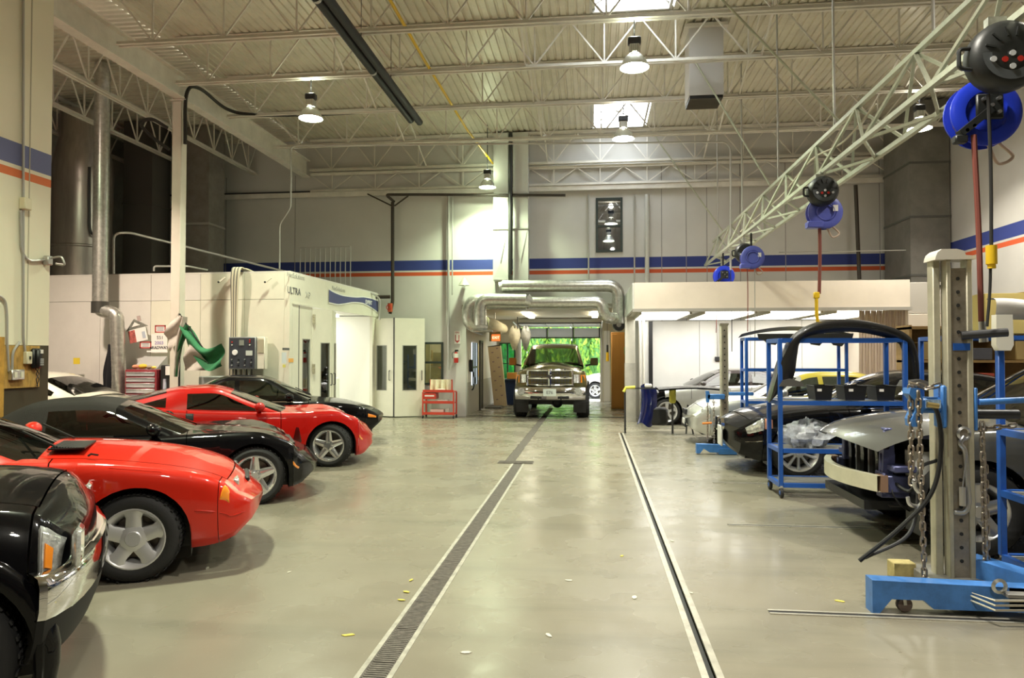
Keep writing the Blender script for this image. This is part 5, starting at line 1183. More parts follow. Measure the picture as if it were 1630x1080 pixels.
MB().lathe([(.03,-.01),(.05,0),(.03,.01)], (.02,-.5,.22), 'Y', 14).build('shackle', GALV, t); MB().box((.16,-.48,.17), (.22,.12,.02)).build('clamp_plate', mat('base_worn'), t, 0)
MB().box((-.28,.22,.085), (.16,.12,.16), bev=.006).build('wood_block', mat('block_wood', (.46,.38,.16), .8, noise=.3, nscale=12.), t)
# pull handle on the mast
MB().tube(bez([(.03,-.07,1.13),(.0,-.08,1.08),(.03,-.08,1.02),(.045,-.08,.8),(.05,-.08,.66),(.02,-.08,.60),(-.04,-.07,.595)], 8), .016, 8).build('pull_handle', ALLOY, t); MB().tube([(.03,-.1,1.02),(.0,-.1,.78)], .005, 5).build('safety_cord', ALLOY, t); MB().cyl((0,-.1,.78), (.0,-.1,.65), .022, 10).build('turnbuckle', ALLOY, t); MB().lathe([(.035,-.012),(.05,0),(.035,.012)], (.03,-.07,1.15), 'Y', 16).build('ring_eye', ALLOY, t)
B0 = Vector((2.57, 5.4, 0))
chain([B0+Vector(p) for p in ((-.335,-.10,1.46),(-.345,-.12,.80))], 'hook-ended front chain hanging from the blue claw'); chain([B0+Vector(p) for p in ((-.305,-.15,1.42),(-.285,-.16,.14))], 'long front chain reaching down to the tower base')
chain([B0+Vector(p) for p in ((-.32,-.12,1.50),(-.22,-.11,1.47),(-.12,-.10,1.50))], 'short chain lying across the blue pulling head'); chain([B0+Vector(p) for p in ((.165,-.04,1.20),(.17,-.05,.16))], 'chain hanging down the right side of the mast'); chain([B0+Vector(p) for p in ((.15,.02,1.17),(.45,.06,1.20))], 'chain stretched right from the mast under the ram')
chain([B0+Vector(p) for p in ((.19,-.02,.95),(.195,-.02,.20))], 'second chain strand beside the right mast chain')
hk = thing('grab_hook', 'steel grab hook on the front pull chain', 'hook', B0+Vector((-.335,-.14,.80))); MB().tube(bez([(0,0,.02),(.01,0,-.03),(.055,0,-.09),(.03,0,-.15),(-.03,0,-.14),(-.045,0,-.09)], 6), .014, 8).build('hook_body', ALLOY, hk)
MB().lathe([(.008,-.01),(.02,0),(.008,.01)], (0,0,.02), 'Y', 12).build('eye', ALLOY, hk)
hh = thing('hydraulic_hose', 'black hydraulic hose looping from the tower head to the floor', 'hose', B0+Vector((-.70,-.12,.25)))
MB().tube([Vector(p)-Vector((-.70,-.12,.25)) for p in bez([(-.24,-.15,1.36),(-.19,-.17,1.30),(-.17,-.17,1.05),(-.24,-.18,.75),(-.44,-.16,.50),(-.70,-.12,.25)], 8)], .015, 8).build('hose', BLACK, hh); MB().tube([Vector(p)-Vector((-.70,-.12,.25)) for p in bez([(-.12,-.0,.95),(-.25,-.02,.88),(-.28,-.05,.62),(-.38,-.10,.42),(-.66,-.11,.27)], 8)], .013, 8).build('hose', DARKM, hh); MB().cyl(Vector((-.27,-.20,1.36))-Vector((-.70,-.12,.25)), Vector((-.20,-.21,1.35))-Vector((-.70,-.12,.25)), .020, 10).build('fitting', mat('brass', (.55,.42,.18), .3, .8), hh)
# second tower further back
t2 = thing('frame_tower', 'slim rear frame puller tower on a blue foot before the silver sedan', 'frame puller', (2.30, 12.78, 0))
MB().box((0,0,1.13), (.13,.13,2.22), bev=.008).build('mast', MASTL, t2); MB().box((0,-.066,1.13), (.075,.012,2.2)).build('perforated_plate', MASTC, t2, 0); MB().box((0,0,2.245), (.15,.15,.03)).build('top_cap', MASTC, t2, 0)
for i in range(18): MB().cyl((0,-.072,.35+i*.105), (0,-.076,.35+i*.105), .013, 10).build('pin_hole', HOLE, t2)
MB().prism([(-.52,.02),(-.46,.02),(-.40,.10),(-.30,.04),(.2,.04),(.2,.16),(-.52,.18)], -.30, -.18).build('foot', BLUE_L, t2, 0); MB().box((.0,-.12,.06), (.3,.4,.10)).build('base_plate', BLUE_L, t2, 0)
MB().box((-.16,-.10,.98), (.30,.08,.09), bev=.01).build('head_arm', BLUE_L, t2); MB().prism([(-.32,.88),(-.28,.88),(-.26,1.0),(-.28,1.08),(-.33,1.08)], -.14, -.06).build('head_claw', BLUE_L, t2, 0); MB().box((.28,-.04,1.03), (.42,.05,.06), bev=.008).build('side_bar', BLUE_L, t2)
chain([(2.0,12.66,1.05),(1.99,12.64,.20)], 'rear chain hanging before the silver sedan headlamp', .05); chain([(2.10,12.65,.9),(2.10,12.63,.18)], 'rear chain strand beside the slim tower', .05)
o = MB().tube([(2.33-.35-.08,12.62,.52),(2.33-.35+.08,12.62,.53)], .02, 6).build('orange_tag', mat('tag_orange', (.85,.25,.03), .5), None); tag(o, 'small orange tag tied to the rear chain', 'tag')
# stand with blue plastic part, light hood on trestles
t = thing('fender_stand', 'thin grey trestle stand with yellow padded arms', 'stand', (.72, 15.75, 0)); MB().cyl((0,0,0), (0,0,.98), .022, 8).build('leg', DARKM, t); MB().cyl((1.02,0,0), (1.02,0,.95), .022, 8).build('leg', DARKM, t); MB().bar((-.0,0,.98), (1.1,.2,.97), .03).build('cross_arm', DARKM, t, 0)
PADY = mat('pad_yellow', (.62,.58,.08), .6); MB().tube([(-.03,-.02,.90),(.02,0,.99),(.22,.03,1.0)], .035, 8).build('arm_pad', PADY, t); MB().box((1.02,-.02,.82), (.14,.12,.32), bev=.03).build('post_pad', PADY, t)
for dx in (1.30, 1.45): MB().cyl((1.36,.1,.62), (dx,-.05,0), .018, 8).build('leg', DARKM, t)
t = thing('wrapped_fender', 'dark glossy blue panel part wrapped over the stand', 'car part', (1.22, 16.05, 0))
MB().grid(lambda u, v: (-.14+.34*v+.06*math.sin(u*3)-.10*u, -.1*math.sin(PI*v)-.06*u, 1.02-.86*u+.05*math.sin(6*v)), 14, 10).build('skin', paint('midnight_blue', (.006,.012,.10), .3), t, 60)
MB().box((.02,-.08,1.03), (.16,.10,.08), bev=.02).build('white_clip', PAP, t); MB().box((.2,.0,.35), (.5,.2,.4), bev=.05).build('black_core', BLACK, t)
o = MB(); o.grid(lambda u, v: (-.75+1.5*u, -.3+.7*v, .05*math.sin(PI*u)+.03*math.sin(PI*v)), 14, 8); o.grid(lambda u, v: (-.75+1.5*u, -.3+.7*v, .05*math.sin(PI*u)+.03*math.sin(PI*v)-.035), 14, 8); o = o.build('loose_hood', BLK, None, 60); o.location = (2.15, 15.6, .97); tag(o, 'loose black hood panel lying on trestles', 'hood')
# cardboard boxes, white bumper on the right rack
CB = mat('cardboard', (.42,.29,.11), .8, noise=.15, nscale=5.); CBY = mat('cardboard_yellow', (.55,.43,.14), .8)
for x0, x1, y0, y1, z0, z1, m, lab in ((4.55,4.98,8.8,9.25,1.95,2.42,CBY,'yellowish cardboard carton on the blue rack beside the mast'), (5.0,6.0,8.85,9.35,1.95,2.44,CB,'large brown cardboard carton behind the white bumper')):
    t = thing('carton', lab, 'box', ((x0+x1)/2, (y0+y1)/2, z0)); w, d, h = x1-x0, y1-y0, z1-z0; MB().box((0,0,h/2), (w,d,h), bev=.004).build('box_body', m, t); MB().box((0,0,h+.002), (w,.05,.004)).build('tape', mat('tape', (.55,.45,.25), .4), t, 0); MB().box((-w*.2,-d/2-.003,h*.35), (.09,.004,.09)).build('label', PAP, t, 0)
t = thing('white_bumper', 'white bumper cover resting on the cartons at right', 'bumper', (5.10, 8.45, 2.08))
SEC = pchip([(0,.24),(.22,.22),(.30,.05),(.45,.0),(.75,.02),(1,.10)]); SEZ = pchip([(0,.235),(.22,.25),(.30,.24),(.45,.18),(.75,.07),(1,.0)])
def wb(u, v): return (-.62+1.9*u, -.22*math.sin(PI*u)**.7+SEC(v)*(1 if u > .04 else .8), SEZ(v)*(.75+.25*math.cos(2*PI*u))+.02*math.cos(2*PI*u))
MB().grid(wb, 24, 14).build('skin', paint('white_paint', (.80,.78,.76)), t, 60)
o = MB().cyl((5.0,8.62,2.0), (6.3,8.62,1.99), .05, 12).build('blue_support_tube', BLUE_P, None); tag(o, 'blue tube under the white bumper', 'tube')
t = thing('storage_shelf', 'wooden storage shelf full of small parts behind the grey vehicle', 'shelf', (6.6, 12.6, 0)); WD = mat('shelf_wood', (.36,.22,.08), .7, noise=.2, nscale=6.)
for z in (.5, 1.05, 1.6, 2.15): MB().box((0,0,z), (2.8,.5,.04)).build('shelf_board', WD, t, 0)
for x in (-1.38, 0, 1.38): MB().box((x,0,1.1), (.04,.5,2.2)).build('upright', WD, t, 0)
MB().box((0,.26,1.1), (2.8,.02,2.2)).build('back_panel', WD, t, 0)
random.seed(11)
for k, (x, z, w, h, c, nm) in enumerate(((-1.1,1.07,.4,.3,(.04,.04,.04),'black box'),(-.6,1.07,.3,.22,(.5,.5,.48),'grey box'),(-.2,1.07,.25,.34,(.45,.08,.05),'red box'),(.3,1.07,.4,.25,(.6,.55,.45),'beige box'),(.8,1.07,.35,.3,(.3,.3,.32),'steel grey box'),(-1.0,1.62,.5,.3,(.35,.25,.1),'brown box'),(-.3,1.62,.4,.2,(.1,.1,.12),'low dark box'),(.5,1.62,.5,.34,(.5,.36,.15),'tan box'))):
    o = MB().box((0,0,h/2), (w,.34,h), bev=.015).build('parts_box', mat('pbox_%d' % k, c, .6), None); o.location = (6.6+x, 12.55, z); tag(o, '%s on the %s board of the storage shelf' % (nm, 'upper' if z > 1.5 else 'middle'), 'box', 'boxes on the storage shelf')
# ------------------------------------------------------------------ vehicles at right
c = Car(xf=2.42, xr=-2.6, axles=(1.52,-1.47), Rt=.355, Ra=.40, doors=(-1.45,-.25,.85), bump=(2.02,-2.25), cowl=.95, deck=-1.75, hoodf=2.2, bow_f=.26, zone=.5,
    plan=[(-2.6,.80),(-2.,.92),(0,.95),(1.5,.94),(2.0,.90),(2.42,.74)], low=[(-2.6,.4),(-2.,.25),(1.6,.22),(2.1,.22),(2.42,.30)],
    sh=[(-2.6,.95),(-1.5,1.03),(0,1.0),(1.,.96),(1.7,.88),(2.1,.80),(2.42,.66)], top=[(-2.6,1.0),(-1.5,1.1),(.9,1.05),(1.5,1.0),(2.0,.90),(2.3,.80),(2.42,.72)],
    gh=dict(pts=[(1.0,1.02),(.15,1.42),(-.5,1.49),(-1.3,1.42),(-2.0,1.08)], w=(.84,.64,.72), win=[(-.22,.72),(-1.2,-.30)], frame=.05))
r = seat_car(c, 'black_sedan', 'large glossy black sedan with twin oval grille and ten-spoke wheels', atZ(1272, 762), 180, 1); c.body(r, BLK); c.cabin(r, BLK, seats=4, wheel=False)
wm = wheel_meshes(.355, .265, .24, 'spoke', mat('alloy_bright', (.75,.75,.76), .3, .6), 10, .030, .040, .075); put_wheels(c, r, wm, .24)
for sd in (-1, 1):
    c.patch([(1.98,.70),(2.36,.72),(2.38,.97),(1.96,1.0)], .010, side=sd).build('headlamp', LENS, r); c.patch([(1.86,.72),(1.985,.72),(1.97,.99),(1.86,.94)], .011, side=sd).build('turn_lamp', mat('amber_clear', (.75,.35,.22), .15, .3, coat=1.), r)
    c.patch([(2.02,.46),(2.40,.46),(2.40,.50),(2.02,.50)], .006, 8, 2, side=sd).build('bumper_trim', CHROME, r); c.patch([(-2.3,.98),(.8,.98),(.8,1.0),(-2.3,1.0)], .006, 30, 2, side=sd).build('belt_trim', CHROME, r)
    g = MB().lathe([(.085,-.02),(.10,-.02),(.10,.03),(.085,.03)], axis='X', n=24).build('grille_ring', CHROME, r); g.location = (2.42, sd*.14, .66); g.scale = (1,1.25,1.05); g2 = MB()
    for i in range(8): g2.box((0, -.085+i*.0243, 0), (.02,.008,2*math.sqrt(max(.0001,.0085-(-.085+i*.0243)**2))))
    g2 = g2.build('grille_bars', DARKM, r, 0); g2.location = (2.42, sd*.14, .66); g2.scale = (1,1.25,1.05)
    MB().lathe([(0,.02),(.05,.02),(.055,0)], (2.26, sd*.62, .36), 'X', 16).build('fog_lamp', LENS, r)
MB().box((2.44, .10, .50), (.03,.30,.30), bev=.01).build('front_plate', mat('plate_white', (.75,.75,.75), .4), r)
# silver sedan
c = Car(xf=2.22, xr=-2.3, axles=(1.42,-1.30), Rt=.315, Ra=.36, doors=(-1.25,-.15,.80), bump=(1.88,-2.), cowl=.92, deck=-1.55, hoodf=2.02, bow_f=.26, zone=.44,
    plan=[(-2.3,.72),(-1.8,.83),(0,.86),(1.4,.85),(1.85,.82),(2.22,.66)], low=[(-2.3,.38),(-1.8,.22),(1.5,.2),(1.9,.2),(2.22,.26)],
    sh=[(-2.3,.90),(-1.4,.97),(0,.94),(.9,.91),(1.5,.84),(1.9,.74),(2.1,.64),(2.22,.55)], top=[(-2.3,.95),(-1.4,1.03),(.9,.99),(1.4,.94),(1.9,.82),(2.1,.70),(2.22,.60)],
    gh=dict(pts=[(.98,.96),(.2,1.35),(-.4,1.425),(-1.1,1.36),(-1.8,1.02)], w=(.76,.58,.66), win=[(-.12,.72),(-1.05,-.20)], frame=.05))
r = seat_car(c, 'silver_sedan', 'silver sedan with twin oval headlamps behind the slim tower', (2.62, 13.55, 0), 180, 1); c.body(r, SILV); c.cabin(r, SILV, wheel=False, roof_m=paint('yellow_masked_roof', (.55,.45,.06)))
wm = wheel_meshes(.315, .22, .21, 'spoke', ALLOY, 7, .06, .05, .07); put_wheels(c, r, wm, .21)
for sd in (-1, 1):
    for x, tq, rr in ((1.98,.93,.115),(2.10,1.02,.085)):
        p = Vector(c.pt(x, tq)); b = MB().sphere((0,0,0), rr, 14, 10, (.55,.8,1.)); b = b.build('headlamp', LENS, r); b.location = (p.x-.03, (p.y-.035)*sd, p.z-.015)
    c.patch([(1.86,.52),(2.2,.52),(2.2,.60),(1.86,.60)], .008, 8, 2, side=sd).build('bumper_strip', SILV, r)
MB().box((2.215,0,.60), (.04,.46,.10), bev=.02).build('grille', DARKM, r); MB().box((2.24,0,.36), (.02,.6,.10), bev=.01).build('lower_intake', BLACK, r); MB().box((2.25,.1,.42), (.02,.30,.10)).build('front_plate', mat('plate_white'), r, 0)
# silver coupe without its front end, far right under the canopy
c = Car(xf=2.1, xr=-2.3, axles=(1.38,-1.30), Rt=.32, Ra=.365, doors=(-.62,.80), bump=(1.5,-2.), cowl=.92, deck=-1.55, hoodf=1.6, bow_f=.3, zone=.9,
    plan=[(-2.3,.72),(-1.8,.83),(0,.86),(1.4,.85),(1.85,.80),(2.1,.66)], low=[(-2.3,.38),(-1.8,.22),(1.5,.2),(2.1,.26)],
    sh=[(-2.3,.90),(-1.4,.98),(0,.95),(.9,.90),(1.5,.82),(2.1,.64)], top=[(-2.3,.95),(-1.4,1.04),(.9,.97),(1.4,.90),(2.1,.68)],
    gh=dict(pts=[(.95,.94),(.15,1.31),(-.4,1.375),(-1.1,1.32),(-1.9,1.02)], w=(.76,.57,.64), win=[(-.58,.70),(-1.4,-.66)], frame=.05))
r = seat_car(c, 'silver_coupe', 'pale silver coupe with its nose removed under the prep lights', atZ(1062, 677), 180, 1); c.body(r, SILV, skip=('front_bumper',)); c.cabin(r, paint('dark_roof', (.05,.04,.04)), wheel=False)
wm = wheel_meshes(.32, .245, .22, 'split', mat('alloy_bright', (.75,.75,.76), .3, .6), 5, .035, .04, .07); put_wheels(c, r, wm, .22)
MB().box((1.75,0,.55), (.3,1.3,.6), bev=.04).build('front_core', BLACK, r); MB().box((1.92,0,.45), (.06,1.2,.12), bev=.02).build('bumper_beam', mat('beam_grey', (.3,.3,.3), .4, .6), r)
# grey utility vehicle with stripped front
c = Car(xf=2.40, xr=-2.4, axles=(1.36,-1.36), Rt=.385, Ra=.44, doors=(-1.1,-.1,.92), bump=(1.66,-2.1), cowl=.92, deck=-2.0, hoodf=2.34, bow_f=.45, zone=.8, hood_edge=.06, noblock=True,
    plan=[(-2.4,.80),(-1.9,.90),(0,.93),(1.3,.93),(1.8,.90),(2.40,.80)], low=[(-2.4,.5),(-1.9,.34),(1.5,.32),(2.40,.5)],
    sh=[(-2.4,1.05),(-1.,1.10),(.5,1.08),(1.2,1.06),(1.7,1.00),(2.1,.93),(2.3,.86),(2.40,.80)], top=[(-2.4,1.2),(-1.,1.2),(.9,1.20),(1.5,1.17),(2.0,1.10),(2.25,1.02),(2.40,.90)],
    gh=dict(pts=[(1.05,1.15),(.15,1.62),(-.5,1.70),(-1.6,1.66),(-2.2,1.15)], w=(.86,.66,.72), win=[(-.08,.80),(-1.02,-.14),(-1.8,-1.08)], frame=.06))
r = seat_car(c, 'grey_utility_vehicle', 'dull grey utility vehicle stripped of its bumper and headlamps', atZ(1560, 890), 180, 1, 'vehicle'); c.body(r, GREYP, skip=('front_bumper',)); c.cabin(r, GREYP, seats=4, wheel=False)
wm = wheel_meshes(.385, .245, .255, 'spoke', ALLOY, 5, .11, .115, .085); put_wheels(c, r, wm, .255)
VIO = mat('primer_violet', (.10,.11,.24), .35, .3, noise=.25, nscale=8.); BEAM = mat('beam_cream', (.62,.60,.45), .45, noise=.1, nscale=6.)
bm_ = MB(); bpts = [(2.10+.16*(1-(y/.66)**2), y) for y in np.linspace(-.68, .68, 15)]
for (x0, y0), (x1, y1) in zip(bpts, bpts[1:]): bm_.add([(x0,y0,.50),(x1,y1,.50),(x1,y1,.64),(x0,y0,.64),(x0-.07,y0,.50),(x1-.07,y1,.50),(x1-.07,y1,.64),(x0-.07,y0,.64)], [(0,1,2,3),(4,7,6,5),(3,2,6,7),(0,4,5,1)])
bm_.build('bumper_beam', BEAM, r, 30)
for sd in (-1, 1):
    MB().box((2.03,sd*.62,.57), (.06,.13,.145)).build('beam_end', mat('beam_hollow', (.30,.18,.12), .6), r, 0); MB().box((1.86,sd*.58,.56), (.34,.12,.15), bev=.01).build('crash_box', VIO, r)
    MB().box((1.93,sd*.50,.82), (.10,.07,.40), bev=.01).build('radiator_support', VIO, r); MB().bar((1.9,sd*.50,.98), (1.55,sd*.66,1.0), .09, .06).build('upper_rail', VIO, r, 0); MB().box((1.86,sd*.62,.70), (.20,.16,.06), bev=.01).build('lamp_bracket', VIO, r)
    for z in (.55, .60): MB().cyl((1.80,sd*.645,z), (1.80,sd*.65,z), .012, 10).build('bolt_hole', HOLE, r)
MB().box((1.93,0,1.02), (.08,1.06,.05), bev=.01).build('upper_tie_bar', VIO, r); MB().box((1.84,-.05,.74), (.05,.80,.46)).build('radiator', mat('radiator_black', (.006,.006,.007), .8), r, 0)
MB().box((1.30,0,.72), (.2,1.3,.62)).build('inner_firewall', mat('radiator_black'), r, 0); MB().box((1.62,.30,.62), (.42,.40,.30), bev=.05).build('engine_cover', mat('radiator_black'), r)
MB().box((1.72,.55,.50), (.62,.11,.13), bev=.008).build('frame_rail', VIO, r); MB().box((2.02,.57,.57), (.02,.20,.18), bev=.006).build('rail_flange', VIO, r); MB().prism([(1.90,.56),(2.00,.56),(1.99,.80),(1.97,1.0),(1.91,1.0),(1.89,.80)], .46, .56).build('support_column', VIO, r, 0); MB().box((1.955,.51,.70), (.10,.03,.24), bev=.01).build('column_rib', VIO, r); MB().box((1.975,.53,.90), (.07,.10,.08), bev=.01).build('sensor_box', BLACK, r); MB().cyl((1.70,.60,.62), (1.70,.60,.86), .115, 20).build('washer_drum', mat('tank_grey', (.50,.50,.48), .45), r); MB().cyl((1.70,.60,.86), (1.70,.60,.90), .09, 16).build('drum_cap', BLACK, r); MB().tube(bez([(1.95,.58,.60),(1.85,.72,.52),(1.78,.74,.60),(1.66,.73,.55)], 6), .016, 6).build('harness', BLACK, r)
for i, y_ in enumerate((-.50,-.34,-.02,.34)): MB().prism([(1.93,.50+.02*(i%2)),(1.97,.52),(1.965,.74),(1.98,.98),(1.93,.98)], y_-.03, y_+.03+.01*(i%3)).build('shroud_slat', mat('shroud_black', (.012,.012,.013), .25), r, 0)
for y in (-.2, .12, .38): MB().box((1.94,y,.78), (.03,.03,.46)).build('radiator_strut', mat('strut_grey', (.25,.25,.27), .4, .4), r, 0)
MB().box((1.92,.50,.985), (.03,.05,.04)).build('connector', YELLOW, r, 0); MB().box((.6,0,.55), (1.2,1.1,.5)).build('engine', BLACK, r, 0)
MB().tube(bez([(1.9,.56,.66),(1.95,.64,.5),(1.88,.66,.38),(1.75,.6,.3)], 6), .008, 5).build('loose_wire', BLACK, r); MB().box((1.55,0,.36), (.8,1.1,.05), bev=.02).build('splash_shield', BLACK, r)
# ------------------------------------------------------------------ roof steel
def joist(x0, x1, y, zb, zt, label, n=13, along='X', group=None):
    t = thing('roof_joist', label, 'joist', ((x0+x1)/2 if along == 'X' else y, y if along == 'X' else (x0+x1)/2, zb), 0 if along == 'X' else PI/2, group)
    L = x1-x0; h = zt-zb
    for nm, z in (('bottom_chord', .03), ('top_chord', h-.03)):
        b = MB()
        for d in (-.028, .028): b.box((0, d, z+ (.02 if z < .1 else -.02)), (L, .008, .065)); b.box((0, d*1.9, z-(.013 if z < .1 else -.013)), (L, .05, .008))
        b.build(nm, STEEL_W, t, 0)
    st = L/n; half = st/2
    me = {}
    def web(xa, za, xb, zb_):
        k = (round(xb-xa, 3), round(zb_-za, 3))
        if k not in me:
            me[k] = MB().bar((0,0,0), (xb-xa, 0, zb_-za), .026, .026, up=(0,1,0)).mesh('web', 0); me[k].materials.append(STEEL_W)
        link('web_member', me[k], t, (xa, 0, za))
    for i in range(n):
        xa = -L/2+i*st
        web(xa, h-.06, xa+half, .06); web(xa+half, .06, xa+st, h-.06)
        web(xa+half, .06, xa+half, h-.06)
    return t
names = ['nearest', 'second', 'third', 'fourth', 'fifth']
for k, y in enumerate(JY): joist(-8.0, XR-.02, y, JZ, DZ-.005, '%s cross joist of the hall roof, white open web steel' % ['nearest','second nearest','middle','fourth nearest','fifth nearest'][k], group='hall roof joists')
for k, x in enumerate((-9.7, -11.2, -12.6)):
    joist(8.5, YB-.02, x, 6.93, DZ-.005, 'white steel bay joist, %s from the girder on the left' % ['first','second','third'][k], 12, 'Y', 'left bay roof joists')
joist(-8.0, XR-.02, 19.50, 6.36, 6.93, 'low white open web truss fixed to the back wall under the roof', 13, group='hall roof joists')
# bridging angles along the hall
for k, x in enumerate((-4.6, -1.2, 3.0, 6.2)):
    t = thing('bridging_bar', 'thin bridging line running down the hall between joists, %s from left' % ['first','second','third','fourth'][k], 'brace', (x, 0, JZ), group='roof bridging')
    for j in range(4):
        a, b = JY[j], JY[j+1]
        MB().bar((0, a, .06), (0, b, DZ-JZ-.06), .03).build('diagonal', STEEL_W, t, 0); MB().bar((0, a, DZ-JZ-.06), (0, b, .06), .03).build('diagonal', STEEL_W, t, 0)
# girder and column
gt = thing('steel_girder', 'deep cream I-beam girder over the left column', 'girder', (-8.12, 14, 6.80))
for z, w, h, nm in ((.01, .22, .025, 'bottom_flange'), (.47, .22, .025, 'top_flange'), (.24, .02, .46, 'web_plate')):
    MB().box((0, 0, z), (w, 10.9, h)).build(nm, STEEL_W, gt, 0)
ct = thing('steel_column', 'square cream steel column standing before the spray booth', 'column', (-8.2, 13.30, 0))
MB().box((0, 0, 3.39), (.20, .20, 6.76), bev=.012).build('shaft', mat('column_cream', (.74,.70,.60), .5, noise=.06, nscale=3.), ct)
MB().box((0, 0, .012), (.36, .36, .024)).build('base_plate', DARKM, ct, 0); MB().box((.04, 0, 6.78), (.34, .3, .02)).build('cap_plate', STEEL_W, ct, 0)
# high-bay lamps
BAL = mat('lamp_ballast_cast', (.55,.55,.52), .5, .3); REFL = mat('lamp_reflector', (.75,.78,.74), .3, .6)
def bulb(name, col, s): return mat(name, (1,1,1), .5, emit=col, estr=s)
def lamp(p, label, col=(.97,1.,.80), seen=True, power=1., hang=None):
    t = thing('high_bay_lamp', label, 'lamp', p, 0, 'high bay lamps')
    MB().lathe([(.225,0),(.215,.03),(.17,.13),(.12,.19),(.075,.215)], n=28).build('reflector', REFL, t)
    MB().lathe([(0,.045),(.12,.04),(.205,.022)], n=24).build('lens', bulb('lamp_lens_%.2f' % col[2], col, 70.), t)
    MB().box((0,0,.29), (.16,.16,.14), bev=.015).build('ballast', BAL, t)
    fins = MB()
    for i in range(5): fins.box((-.06+i*.03, 0, .29), (.012, .19, .11))
    fins.build('cooling_fins', mat('lamp_cage', (.8,.79,.7), .5), t, 0)
    MB().box((0,0,.42), (.2,.14,.12), bev=.02).build('housing', DARKM, t)
    h = (hang or JZ-p[2]); MB().tube([(0,0,.47),(0,0,h)], .012, 6).build('hook_rod', DARKM, t)
    ld = bpy.data.lights.new('lamp_light', 'AREA'); ld.shape = 'DISK'; ld.size = .36; ld.energy = LAMP_W*power; ld.color = col; ld.spread = R(128)
    lo = bpy.data.objects.new('lamp_light', ld); COL.objects.link(lo); lo.parent = t; lo.location = (0,0,-.012)
    pd = bpy.data.lights.new('lamp_spill', 'POINT'); pd.energy = LAMP_W*.085*power; pd.shadow_soft_size = .08; pd.color = col
    po = bpy.data.objects.new('lamp_spill', pd); COL.objects.link(po); po.parent = t; po.location = (0,0,.62)
    return t
LZ = 6.19
G1, W1 = (.93,1.,.74), (1.,.95,.82)
for px, y, lab, c in ((495, JY[1], 'high bay lamp hanging at left beside the black heater tubes', G1), (1010, JY[0], 'large high bay lamp under the nearest skylight', G1), (992, JY[2], 'white-lit high bay lamp below the far skylight', W1), (782, JY[4], 'small far high bay lamp in front of the back wall duct', (.84,1.,.66)), (1463, JY[2], 'high bay lamp at right behind the reel truss', W1)):
    v = atY(px, 150, y); lamp((v.x, y if y < 19 else 18.7, LZ), lab, c, hang=None if y < 19 else DZ-LZ)
for x, y, lab in ((-4.0, 5.6, 'high bay lamp over the parked red coupe, above the frame'), (1.0, 4.8, 'high bay lamp over the aisle, above the frame'), (5.6, 7.2, 'high bay lamp over the grey utility vehicle, above the frame'), (1.0, -.5, 'high bay lamp behind the camera over the aisle'), (-9.6, 10.6, 'high bay lamp of the left bay')):
    lamp((x, y, LZ), lab, (1.,.80,.66) if x < -8 else G1 if x < 0 else W1, power=1.9 if x < -8 else 1.35 if x < 0 else 1.)
# black radiant heater tubes
rt_ = thing('radiant_heater', 'long pair of black radiant heater tubes slung along the roof', 'heater', (-3.63, 10.77, 6.56))
for d in (-.075, .075): MB().cyl((d, -6.5, 0), (d, 3.54+d, 0), .07, 14).build('heater_tube', mat('heater_black', (.005,.005,.005), .55), rt_)
for y in (-4, -1, .36, 2.09): MB().tube([(-.1, y, .09), (-.1, y, 1.25)], .006, 5).build('hanger_wire', DARKM, rt_); 
for y in (-1.6, .9): MB().lathe([(.078,-.03),(.078,.03)], (-.075, y, 0), 'Y', 14).build('coupling', CONDUIT, rt_)
# yellow gas line and grey conduits near the deck
gp = MB().tube([(-3.11, 4, 7.24), (-3.11, 12.88, 7.24), (-3.0, 17.0, 7.19), (-2.7, 19.3, 7.0)], .028, 8).build('gas_pipe', mat('gas_yellow', (.80,.52,.02), .45), None)
tag(gp, 'yellow gas pipe running under the roof deck', 'pipe')
cz = MB().tube(bez([(-8.02,13.2,5.9),(-8.0,13.2,6.9),(-7.9,13.5,7.12),(-7.9,14.6,7.08),(-7.3,14.8,7.0),(-6.0,14.86,6.98),(-4.2,14.86,7.0)], 8), .035, 6).build('black_cable', mat('cable_rubber', (.02,.018,.015), .6), None); tag(cz, 'thick dark cable leaving the column top along the roof', 'cable')
cz = MB().tube(bez([(-8.33,13.1,6.2),(-8.6,13.0,6.35),(-8.9,13.1,6.3),(-8.7,13.2,6.05),(-8.35,13.2,5.8)], 8), .035, 6).build('cable_coil', mat('cable_rubber'), None); tag(cz, 'short black cable loop on the left of the column top', 'cable')
# ceiling diffuser box
dv = thing('ceiling_diffuser', 'boxy white supply air drop with dark grille below the roof', 'air duct', (2.12, 13.65, 6.50))
MB().box((0,0,.66), (.62,.62,1.28)).build('duct_drop', mat('diffuser_grey', (.62,.60,.57), .5), dv, 0)
MB().box((0,0,1.31), (.78,.78,.06)).build('collar', STEEL_W, dv, 0)
MB().box((0,0,-.01), (.6,.6,.05)).build('grille_back', BLACK, dv, 0)
for i in range(9): MB().box((0, -.26+i*.065, -.03), (.58,.012,.04), rx=.5).build('louvre', mat('louvre_brown', (.16,.14,.11), .5), dv, 0)
